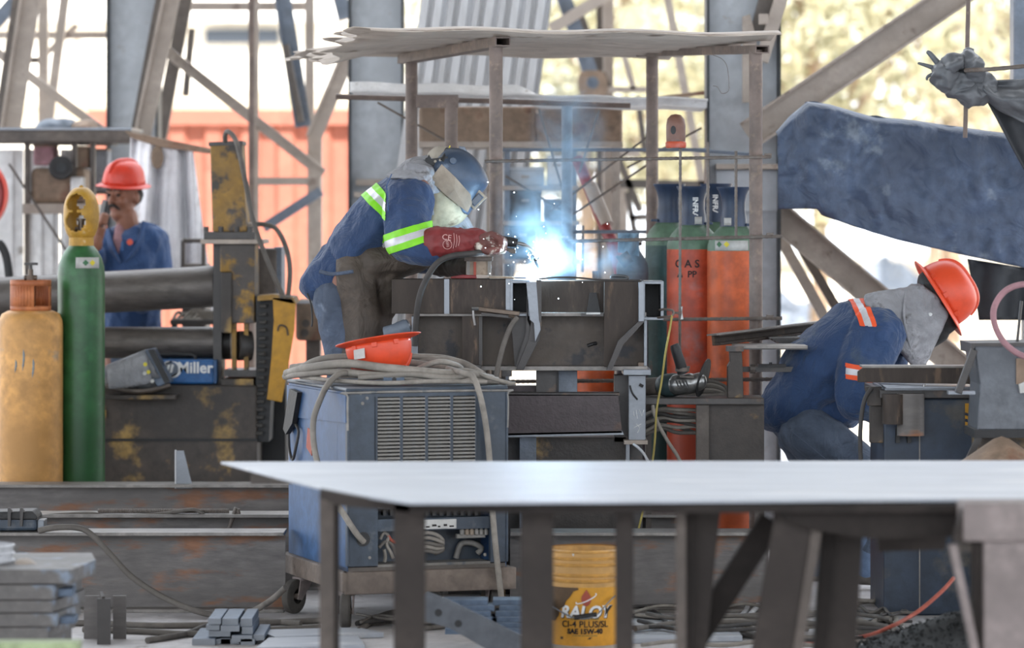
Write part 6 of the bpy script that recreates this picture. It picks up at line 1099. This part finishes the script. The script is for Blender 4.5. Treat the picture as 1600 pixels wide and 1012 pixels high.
# body: legs, trunk, arms, neck, head as one continuous surface
body = chain((545, 440, W-.09, 36), (540, 560, W-.1, 28), (528, 690, W-.1, 22), (530, 790, W-.1, 15))+chain((548, 440, W+.1, 36), (552, 560, W+.12, 28), (545, 690, W+.12, 22), (546, 790, W+.12, 15))
body += chain((530, 798, W-.1, 13), (572, 800, W-.1, 9))+chain((546, 798, W+.12, 13), (588, 800, W+.12, 9))
body += chain((545, 430, W, 40), (595, 352, W, 44), (645, 296, W, 42), ys=1.45)+chain((655, 285, W, 24), (692, 272, W, 22))
hc = P(705, 277, W); body.append(ell(hc, (.098, .078, .115), Matrix.Rotation(R(42), 3, 'Y')))
body += chain((652, 300, W-.2, 24), (640, 378, W-.32, 18), (700, 378, W-.38, 14), (745, 380, W-.36, 12))+chain((658, 300, W+.2, 24), (655, 385, W+.24, 18), (705, 412, W+.1, 14), (735, 416, W-.05, 12))
fuse(body, .009, 4).build('body', M['skin'], we, smooth=0)
# shirt with tail, sleeves
sh_ = chain((556, 396, W, 47), (600, 346, W, 54), (640, 306, W, 46), (652, 296, W, 38), ys=1.55)+chain((640, 312, W-.2, 39), (636, 345, W-.26, 37), (639, 378, W-.32, 34))+chain((640, 378, W-.32, 34), (664, 389, W-.36, 24), (676, 392, W-.36, 21))
sh_ += chain((650, 314, W+.2, 42), (650, 370, W+.26, 38), (652, 392, W+.24, 32), (690, 408, W+.12, 22))
shirt = fuse(sh_, .0075, 5, folds(.009, 10, 8, 6, 2, .004)); so_ = shirt.build('shirt', M['shirt'], we, smooth=0)
tail = fuse(chain((540, 412, W, 42), (522, 430, W, 38), ys=1.5)+chain((508, 432, W, 30), (492, 446, W, 22), ys=1.7), .008, 4, folds(.012, 12, 9, 8, 4, .004)); tail.build('shirt_tail', M['shirt'], we, smooth=0)
MB().tube(crv([P(500, 424, W-.25), P(520, 428, W-.28), P(552, 424, W-.29)], 5), .008, 8).build('apron_tie', M['jeans'], we, smooth=60)
MB().tube(crv([P(480, 458, W-.2), P(486, 475, W-.2), P(488, 500, W-.2), P(487, 510, W-.2)], 4), .004, 6).build('apron_string', M['black'], we)
tr = fuse(chain((520, 440, W, 36), (528, 480, W, 36), ys=1.4)+chain((528, 470, W-.09, 38), (545, 570, W-.1, 31), (534, 690, W-.1, 28), (536, 792, W-.1, 26))+chain((540, 470, W+.1, 38), (556, 570, W+.12, 31), (548, 690, W+.12, 28), (550, 792, W+.12, 26)), .009, 4, folds(.01, 9, 9, 5, 6, .004)); tr.build('trousers', M['jeans'], we, smooth=0)
for s, x in ((-.1, 540), (.12, 556)): fuse(chain((x-6, 797, W+s, 15), (x+36, 800, W+s, 10), ys=1.1), .008, 3).build('boot', M['boot'], we, smooth=0)
ap = fuse(chain((560, 424, W-.02, 44), (566, 500, W-.02, 46), (563, 580, W-.03, 42), (560, 700, W-.03, 42), ys=1.75)+chain((585, 410, W-.1, 30), (625, 405, W-.1, 26), (655, 405, W-.08, 20), ys=1.6)+chain((600, 440, W-.05, 26), (598, 480, W-.05, 20), ys=1.6), .009, 5, folds(.013, 5, 5, 4, 8, .005)); ap.build('apron', M['leather'], we, smooth=0)
# hi-vis bands: back and upper arm (lime edges, silver middle)
def bands(src, p, q, seq, keep, par, off=.004):     # bands stacked from p to q along the limb; seq = (start, end, material)
    d = (q-p)
    for a, b, m in seq: mb = cutband(src, [(p+d*a, d), (p+d*b, -d)], keep, off); mb.build('reflective_band' if m in ('silver',) else 'hi_vis_band', M[m], par, smooth=0, fix=False)
seq = ((0, .33, 'lime'), (.33, .67, 'silver'), (.67, 1, 'lime'))
bands(shirt, P(572, 312, W), P(593, 290, W), seq, lambda c: True if (c.x < P(607, 0, W).x) else False, we)
bands(shirt, P(629, 390, W-.3), P(620, 361, W-.3), seq, lambda c: c.y < W-.1 and c.x > P(600, 0, W).x and c.z < P(0, 335, W).z, we, .005)
MB().tube([P(607, 330, W-.33), P(604, 290, W-.31), P(612, 272, W-.26)], .0025, 5).build('shoulder_seam', M['shirt3'], we)
# hood and collar
fuse([hullpts([P(x, y, W+s*d) for x, y, d in ((604, 274, .2), (612, 278, .24), (640, 254, .12), (662, 252, .1), (668, 262, .13), (664, 280, .24), (640, 276, .26)) for s in (-1, 1)])]+chain((640, 262, W-.18, 8), (660, 266, W-.17, 9), (668, 288, W-.19, 9), (671, 330, W-.2, 7))+chain((655, 256, W, 9), (670, 268, W-.12, 9))+[cap3(P(655, 270, W), .07, P(680, 268, W), .075, 1.2), cap3(P(652, 282, W), .1, P(676, 286, W), .085, 1.5)], .007, 3, folds(.006, 18, 18, 18, 3, .003)).build('hood', M['hoodgrey'], we, smooth=0)
fuse([ell(P(694, 256, W), (.088, .08, .075), Matrix.Rotation(R(40), 3, 'Y'))], .008, 3).build('beanie', M['beanie'], we, smooth=0)
MB().tube(crv([P(703, 228, W-.02), P(700, 240, W-.06), P(704, 252, W-.085)], 5), .003, 6).build('yellow_piping', M['hazyellow'], we)
# welding mask (worn): blue shell, tan side panel, lens, head gear, bib
mk_ = thing('welding_mask', None, None, P(720, 285, W)); mk_.parent = we; mk_.location = P(720, 285, W)-WL['person']
rows = [(700, 231, 686, 246), (724, 234, 683, 252), (745, 250, 680, 258), (759, 272, 677, 266), (762, 288, 675, 273), (751, 304, 690, 292), (741, 322, 708, 314), (731, 336, 724, 332)]
arch(rows, W, [.07, .098, .108, .112, .112, .105, .085, .06], 26).build('mask_shell', M['maskblue'], mk_, smooth=0, solid=.004, fix=False)
prow = [(722, 296, 686, 254), (728, 304, 681, 260), (734, 313, 676, 270), (738, 322, 676, 280)]
def panel(y):                                        # tan strip on both cheeks, slightly proud of the shell
    pts = [(672, 282), (691, 257), (712, 277), (736, 304), (738, 318), (731, 332), (700, 307)]
    vs = []
    for a, b in pts:
        t = min(1, max(0, (a-690)/70)); vs.append(P(a, b, W)+V((0, y*(.121-.05*t*t), 0)))
    n = len(vs); c = sum(vs, V((0, 0, 0)))/n; c.y = W+y*.122
    MB().add(vs+[c]+[v+V((0, y*.004, 0)) for v in vs+[c]], [(i, (i+1) % n, n) for i in range(n)]+[(n+1+i, n+1+(i+1) % n, 2*n+1) for i in range(n)]+[(i, (i+1) % n, n+1+(i+1) % n, n+1+i) for i in range(n)]).build('side_panel', M['masktan'], mk_)
panel(-1); panel(1)
brow = [(733, 330, 676, 284), (727, 340, 674, 300), (715, 350, 672, 330), (698, 355, 670, 352)]
arch(brow, W, [.1, .105, .1, .085], 18).build('bib', M['bib'], mk_, smooth=0, solid=.004, fix=False)
lens = basis(eqp((738, 307, W), (752, 321, W)), eqp((748, 316, W), (738, 296, W)))
lc = P(745, 312, W); 
def lbox(c, d, name, m, bv=.003): MB().box(c, d, lens).build(name, M[m], mk_, bevel=bv)
fdir = lens.col[0]; udir = lens.col[2]
for s in (-1, 1): lbox(lc+V((0, .055*s, 0)), (.05, .014, .078), 'lens_frame', 'masktan'); lbox(lc+udir*.032*s, (.05, .12, .012), 'lens_frame', 'masktan')
lbox(lc+fdir*.012, (.03, .1, .056), 'lens_glass', 'glass', 0); lbox(lc-V((0, .0625, 0)), (.03, .004, .056), 'lens_side', 'maskblue', 0); lbox(P(737, 297, W)+V((0, -.05, 0)), (.03, .03, .03), 'lens_latch', 'black'); lbox(P(737, 297, W)+V((0, .05, 0)), (.03, .03, .03), 'lens_latch', 'black'); lbox(P(726, 330, W)-V((0, .04, 0)), (.02, .03, .02), 'lens_latch', 'masktan')
lbox(lc-V((0, .064, 0)), (.026, .006, .05), 'lens_side_plate', 'glass', .002)
MB().tube(crv([P(699, 234, W-.03), P(694, 246, W-.085), P(690, 252, W-.1)], 4), .012, 8).build('pivot_arm', M['black'], mk_, smooth=60); MB().cyl(P(708, 251, W-.1), P(708, 251, W-.118), .016, 8).build('pivot_knob', M['maskblue'], mk_, bevel=.003)
MB().prism([(664, 256), (670, 241), (674, 248), (700, 244), (698, 256), (672, 258)], W-.1, .006).build('head_band', M['black'], mk_); MB().tube(crv([P(668, 250, W-.095), P(660, 254, W), P(668, 250, W+.095)], 6), .012, 8).build('head_band', M['black'], mk_, smooth=60)
for x, y in ((680, 252), (688, 250)): MB().cyl(P(x, y, W-.1), P(x, y, W-.104), .006, 10).build('band_hole', M['beanie'], mk_)
MB().prism([(716, 228), (726, 229), (731, 238), (722, 238)], W-.03, .06).build('top_clip', M['bluesteel'], mk_, bevel=.003)
fuse(chain((700, 345, W+.02, 14), (724, 345, W+.03, 10), (735, 362, W+.04, 8)), .006, 3).build('neck_cloth', M['hoodgrey'], we, smooth=0)
# gloves: gauntlet, palm and five fingers curled round the torch handle
Wg = W-.37
gl = chain((680, 380, Wg, 26), (705, 380, Wg, 24), (728, 377, Wg-.01, 20), (745, 374, Wg-.01, 17))+chain((740, 374, Wg, 17), (758, 375, Wg+.01, 14), ys=1.35)+chain((756, 377, Wg, 13), (768, 380, Wg, 11), ys=1.5)
glo = fuse(gl, .005, 4, folds(.005, 22, 22, 12, 2, .002)); g_ = glo.build('glove', M['glovered'], we, smooth=0)
fin = []
for i, (dy, x0) in enumerate(((-.045, 758), (-.02, 764), (.005, 767), (.028, 764))):
    r = 6.6 if i in (1, 2) else 6; L_ = (0, 4, 3, -3)[i]
    fin += chain((754, 372+i*1.0, Wg+dy, r+1), (768+L_, 366+i*2.0, Wg+dy-.005, r), (783+L_, 374+i*2, Wg+dy-.01, r-.3), (783+L_, 388+i*1.5, Wg+dy, r-.8), (772+L_, 393, Wg+dy+.008, r-1.2))
fin += chain((752, 378, Wg, 14), (770, 379, Wg, 13), ys=1.6)
fin += chain((748, 384, Wg-.045, 8), (762, 392, Wg-.065, 6.5), (778, 390, Wg-.06, 5.5))
fuse(fin, .0038, 2).build('glove_fingers', M['gloveworn'], we, smooth=0)
for s, sz, x, y in (('CE', 12, 698, 371), ('0302', 5, 699, 381)): mbq = MB(); mbq.text(s, sz*W/F, Matrix.Translation(P(x, y, Wg-.072)) @ Matrix.Rotation(PI/2, 4, 'X') @ Matrix.Rotation(R(-80 if s != 'CE' else -8), 4, 'Z'), ext=.0008); mbq.build('lettering', M['textpale'], g_)
MB().tube([P(699+7*math.cos(a), 382+7*math.sin(a), Wg-.0725) for a in np.linspace(0, 2*PI, 20)[:-1]], .0011, 5, True).build('round_mark', M['textpale'], g_)
for j in range(3): MB().tube(crv([P(709+4*j, 364+2*j, Wg-.069), P(710+4*j, 376, Wg-.069), P(708+4*j, 388-2*j, Wg-.069)], 3), .0012, 5).build('print_line', M['textpale'], g_)
gl2 = chain((690, 408, W+.1, 24), (710, 414, W+.02, 18), (728, 416, W-.1, 15))+chain((728, 416, W-.1, 14), (742, 415, W-.14, 12), ys=1.3)
for i, dy in enumerate((-.045, -.022, .0, .022)): gl2 += chain((738, 411+i, W-.14+dy, 6.5), (752+(0, 3, 2, -2)[i], 408+i, W-.16+dy, 6), (760+(0, 3, 2, -2)[i], 416+i, W-.17+dy, 5.5), (756, 425, W-.16+dy, 5))
gl2 += chain((734, 422, W-.19, 7), (746, 427, W-.2, 6), (757, 425, W-.2, 5))
fuse(gl2, .005, 3, folds(.004, 22, 22, 14, 9)).build('glove', M['glovedark'], we, smooth=0)
# torch in the right glove
mt = thing('welding_torch', 'black welding torch with curved neck held by the red glove', 'welding torch', P(790, 383, Wg))
MB().tube(crv([P(756, 380, Wg+.0), P(775, 376, Wg), P(792, 377, Wg), P(808, 380, Wg)], 4), [.014, .017, .019, .02, .0205, .021, .021, .021, .021, .0205, .02, .019, .018], 14).build('torch_handle', M['black'], mt, smooth=40); MB().prism([(786, 386), (806, 389), (806, 396), (800, 396), (790, 391)], Wg-.012, .024).build('trigger_guard', M['bracedark'], mt, bevel=.003)
MB().tube(crv([P(808, 380, Wg), P(818, 382, Wg), P(829, 389, Wg+.03), P(837, 402, Wg+.07), P(839, 407, Wg+.08)], 6), .0085, 12).build('torch_neck', M['chrome'], mt, smooth=60); MB().tube([P(838, 404, Wg+.075), P(841, 411, Wg+.09), P(844, 418, Wg+.1)], [.0125, .0135, .011], 14).build('nozzle', M['darksteel'], mt, smooth=40); MB().tube([P(844, 418, Wg+.1), P(848, 423, Wg+.105)], .0015, 6).build('contact_tip', M['brass'], mt)
# ---- the stooping worker
Q = 15.62
wk = thing('person', 'stooping worker in blue shirt, grey hood and orange hard hat at the cabinet bench', 'person', P(1290, CY+F*H/Q, Q))
gq = CY+F*H/Q
def legs(off): return chain((1262, 674, Q-.12, 40+off), (1358, 742, Q-.16, 31+off), (1354, 830, Q-.17, 21+off), (1352, gq-24, Q-.17, 15+off))+chain((1256, 676, Q+.12, 40+off), (1305, 750, Q+.2, 30+off), (1285, 840, Q+.2, 21+off), (1275, gq-24, Q+.2, 15+off))
body = legs(-4)+chain((1350, gq-14, Q-.17, 14), (1392, gq-9, Q-.17, 9))+chain((1275, gq-14, Q+.2, 14), (1315, gq-9, Q+.2, 9))
body += chain((1240, 650, Q, 38), (1292, 582, Q, 46), (1358, 518, Q, 42), ys=1.35)+chain((1370, 510, Q, 24), (1428, 490, Q, 22)); body.append(ell(P(1462, 486, Q), (.112, .08, .1), Matrix.Rotation(R(32), 3, 'Y')))
body += chain((1368, 525, Q-.2, 24), (1338, 610, Q-.3, 16), (1372, 636, Q-.3, 10), (1430, 590, Q-.5, 12))+chain((1372, 525, Q+.2, 24), (1380, 600, Q+.24, 18), (1430, 600, Q+.1, 13), (1460, 592, Q+.0, 12))
fuse(body, .0095, 4).build('body', M['skin'], wk, smooth=0)
sh_ = chain((1234, 636, Q, 44), (1284, 578, Q, 62), (1340, 524, Q, 58), (1372, 506, Q, 42), ys=1.5)+chain((1214, 642, Q, 33), (1256, 643, Q, 38), (1316, 634, Q, 36), ys=1.65)+chain((1368, 526, Q-.18, 46), (1345, 578, Q-.26, 38), (1338, 618, Q-.3, 31), (1340, 626, Q-.3, 30))+chain((1340, 626, Q-.3, 30), (1376, 640, Q-.3, 20))+chain((1372, 526, Q+.18, 44), (1384, 590, Q+.24, 34), (1420, 602, Q+.12, 22))
shirt2 = fuse(sh_, .008, 5, folds(.012, 8, 7, 6, 12, .005)); shirt2.build('shirt', M['shirt2'], wk, smooth=0)
if 0: MB().tube(crv([P(1192, 652, Q-.22), P(1235, 668, Q-.27), P(1290, 664, Q-.28), P(1325, 656, Q-.2)], 5), .008, 8).build('shirt_hem', M['shirt2'], wk, smooth=60)
trq = fuse(legs(3)+chain((1236, 656, Q, 32), (1256, 672, Q, 36), ys=1.4), .0095, 5, folds(.012, 8, 8, 5, 14, .005)); trq.build('trousers', M['jeansdark'], wk, smooth=0)
fuse(chain((1347, 800, Q-.17, 25), (1352, gq-30, Q-.17, 23)), .009, 3, folds(.008, 9, 9, 12, 5)).build('trouser_leg', M['jeanspale'], wk, smooth=0)
MB().tube(crv([P(1238, 675, Q-.3), P(1262, 694, Q-.32), P(1300, 725, Q-.3)], 4), .002, 5).build('side_seam', M['jeans'], wk)
for x, s in ((1352, -.17), (1277, .2)): fuse(chain((x-8, gq-16, Q+s, 16), (x+14, gq-14, Q+s, 15), (x+40, gq-9, Q+s, 10), ys=1.15), .008, 3).build('boot', M['boot'], wk, smooth=0)
seq = ((0, .3, 'hiorange'), (.3, .7, 'silver'), (.7, 1, 'hiorange'))
bands(shirt2, P(1333, 500, Q), P(1356, 494, Q), seq, lambda c: c.z > P(0, 507, Q).z and c.x < P(1362, 0, Q).x, wk)
bands(shirt2, P(1328, 592, Q-.28), P(1332, 568, Q-.28), seq, lambda c: c.y < Q-.14 and c.x > P(1311, 0, Q).x, wk, .005)
hd_ = hullpts([P(x, y, Q+s) for x, y, d in ((1354, 462, .17), (1352, 470, .2), (1380, 456, .16), (1428, 450, .1), (1380, 496, .21), (1405, 545, .2), (1400, 520, .2)) for s in (-d, d)])
hd2 = hullpts([P(x, y, Q+s) for x, y, d in ((1424, 446, .1), (1442, 446, .1), (1462, 462, .115), (1480, 492, .1), (1458, 522, .11), (1443, 572, .06), (1426, 570, .08), (1404, 542, .16), (1398, 470, .13)) for s in (-d, d)])
hb_ = fuse([hd_, hd2], .0075, 3, folds(.008, 13, 13, 9, 17, .004)); hb_.build('hood', M['hoodgrey'], wk, smooth=0)
MB().tube(crv([P(1416, 452, Q-.12), P(1412, 485, Q-.165), P(1416, 520, Q-.17), P(1428, 560, Q-.1)], 6), .006, 8).build('hood_seam', M['hoodgrey'], wk, smooth=60)
for x, y in ((1454, 491), (1437, 507)): MB().cyl(P(x, y, Q-.1), P(x, y, Q-.128), .008, 12).build('snap_button', M['chrome'], wk, smooth=40)
fuse(chain((1452, 440, Q, 20), (1468, 470, Q, 32), (1474, 496, Q, 28), ys=.95)+chain((1464, 508, Q, 22), (1468, 520, Q, 16), (1452, 532, Q, 14)), .007, 4).build('balaclava', M['black'], wk, smooth=0)
MB().prism([(1453, 503), (1466, 499), (1470, 512), (1461, 512)], Q-.098, .02).build('bare_cheek', M['skin'], wk, bevel=.004)
nrm = V((.85, 0, .525)); fwd = V((.525, -.02, -.85))
hat('hard_hat', None, P(1464, 464, Q), fwd, nrm, 'hatorange', 1.13, parent=wk)
# ---- the man on the phone
Z = 19.25; kz = Z/F
mn = thing('person', 'moustached man in red hard hat and blue jacket holding a phone', 'person', P(205, CY+F*H/Z, Z)); gz = CY+F*H/Z
body = chain((190, 560, Z, 34), (186, 680, Z-.08, 22), (184, gz-8, Z-.08, 13))+chain((222, 560, Z+.05, 34), (224, 680, Z+.08, 22), (226, gz-8, Z+.08, 13))+chain((186, gz-6, Z-.1, 10), (172, gz-4, Z-.3, 8))+chain((226, gz-6, Z+.05, 10), (214, gz-4, Z-.15, 8))
body += chain((205, 545, Z, 36), (203, 440, Z, 36), (205, 385, Z, 34), ys=1.0)+chain((202, 372, Z, 21), (198, 338, Z-.03, 17))
body += chain((236, 378, Z+.02, 22), (250, 430, Z+.02, 16), (226, 470, Z-.2, 13), (190, 465, Z-.3, 11))+chain((168, 385, Z-.02, 22), (136, 440, Z-.12, 15), (150, 380, Z-.24, 11), (152, 368, Z-.25, 9))
f3 = V((-.6, -.8, 0)); u3 = V((0, 0, 1)); Hm = basis(f3, u3); hc = P(196, 304, Z)
def hp(x, y, z): return hc+Hm @ V((x, y, z))
body += [ell(hc+V((0, 0, .015)), (.098, .08, .11), Hm), ell(hp(.025, 0, -.045), (.075, .066, .085), Hm), ell(hp(.05, 0, -.105), (.05, .05, .038), Hm), ell(hp(.02, 0, -.125), (.06, .055, .03), Hm)]
body += [cap3(hp(.095, 0, .0), .011, hp(.112, 0, -.035), .017), ell(hp(.108, .0, -.04), (.014, .022, .011), Hm), ell(hp(.088, .035, .018), (.015, .026, .011), Hm), ell(hp(.088, -.035, .018), (.015, .026, .011), Hm), ell(hp(.083, 0, -.075), (.022, .03, .014), Hm), ell(hp(.065, .042, -.035), (.028, .02, .026), Hm), ell(hp(.065, -.042, -.035), (.028, .02, .026), Hm)]
body += [ell(hp(-.005, s*.08, -.02), (.02, .012, .034), Hm) for s in (-1, 1)]
bd = fuse(body, .0065, 3); bd.build('body', M['skin'], mn, smooth=0)
for s in (-1, 1):
    MB().lathe([(0, -.008), (.009, -.005), (.012, 0), (.009, .005), (0, .008)], hp(.091, s*.032, -.004), M=Hm, n=12).build('eye', M['hair'], mn, smooth=0)
    MB().tube([hp(.104, s*.014, .022), hp(.106, s*.033, .027), hp(.093, s*.055, .02)], [.004, .006, .003], 7).build('eyebrow', M['hair'], mn, smooth=60)
    MB().tube([hp(.098, s*.0, -.058), hp(.104, s*.014, -.06), hp(.094, s*.032, -.072), hp(.085, s*.04, -.082)], [.009, .0095, .007, .003], 8).build('moustache', M['hair'], mn, smooth=60)
MB().tube([hp(.093, -.022, -.083), hp(.1, 0, -.081), hp(.093, .022, -.083)], .004, 7).build('lips', M['lip'], mn, smooth=60)
fuse([ell(hp(-.02, 0, .0), (.088, .084, .075), Hm)], .007, 3).build('short_hair', M['hair'], mn, smooth=0)
jk = fuse(chain((206, 530, Z, 44), (206, 440, Z, 48), (208, 392, Z, 44), ys=1.0)+chain((180, 380, Z, 26), (232, 376, Z, 28), ys=1.2)+chain((236, 384, Z+.02, 30), (246, 425, Z, 22), (250, 440, Z, 20), (222, 472, Z-.2, 17))+chain((172, 390, Z-.02, 28), (140, 436, Z-.1, 21), (148, 392, Z-.2, 16)), .0085, 5, folds(.011, 8, 7, 7, 20, .004)); jk.build('jacket', M['shirt3'], mn, smooth=0)
for a, b, c in (((222, 345), (214, 380), (196, 408)), ((172, 356), (178, 385), (188, 408))):
    MB().grid(lambda u, v, a=a, b=b, c=c: crv([P(*a, Z-.08), P(*b, Z-.165), P(*c, Z-.18)], 6)[int(round(u*12))]+V((.07*v*(1-u)*(1 if a[0] > 200 else -1), .06*v, -.02*v)), 12, 4).build('collar', M['shirt3'], mn, smooth=0, solid=.008, fix=False)
fuse(chain((187, 356, Z-.06, 8), (185, 378, Z-.12, 10), (190, 400, Z-.135, 5), ys=.5), .007, 3).build('undershirt', M['pinkcloth'], mn, smooth=0)
MB().lathe([(0, 0), (.017, 0), (.017, .006), (0, .006)], P(203, 378, Z-.17), M=Matrix.Rotation(PI/2, 3, 'X'), n=8).build('orange_badge', M['hatorange'], mn); MB().box(P(191, 384, Z-.175), (.014, .014, .05)).build('pen', M['bluemachine'], mn, bevel=.003)
fuse(chain((184, 600, Z-.06, 34), (186, 690, Z-.08, 28), (184, gz-16, Z-.08, 24))+chain((224, 600, Z+.06, 34), (225, 690, Z+.08, 28), (226, gz-16, Z+.08, 24))+chain((204, 540, Z, 42), (204, 570, Z, 42)), .0095, 4).build('trousers', M['jeansdark'], mn, smooth=0)
for x, s in ((185, -.08), (226, .08)): fuse(chain((x, gz-9, Z+s, 13), (x-12, gz-6, Z+s-.2, 10)), .009, 3).build('boot', M['boot'], mn, smooth=0)
# raised hand and phone
hn = chain((152, 372, Z-.24, 10), (155, 356, Z-.25, 11))
for i in range(4): hn += chain((152+1.5*i, 352-2.2*i, Z-.28+.006*i, 4.6), (158+1.2*i, 346-3.4*i, Z-.3, 4.3), (164+i, 348-3.6*i, Z-.285, 4))
hn += chain((158, 358, Z-.22, 5), (163, 346, Z-.2, 4.4), (164, 338, Z-.2, 4))
fuse(hn, .0045, 2).build('hand', M['skin'], mn, smooth=0)
hat('hard_hat', None, P(194, 290, Z), V((-.62, -.78, -.06)), V((.1, -.06, 1)), 'hatred', .96, parent=mn)
o = MB().box(P(160, 334, Z-.25), (.012, .07, .15), Matrix.Rotation(R(12), 3, 'Y') @ Matrix.Rotation(R(25), 3, 'Z')).build('phone', M['black'], bevel=.005); tag(o, 'black phone held to the ear of the man in red hat', 'phone'); MB().box(P(160, 334, Z-.25)+V((.007, 0, 0)), (.002, .06, .13), Matrix.Rotation(R(12), 3, 'Y') @ Matrix.Rotation(R(25), 3, 'Z')).build('screen', M['glass'], o)
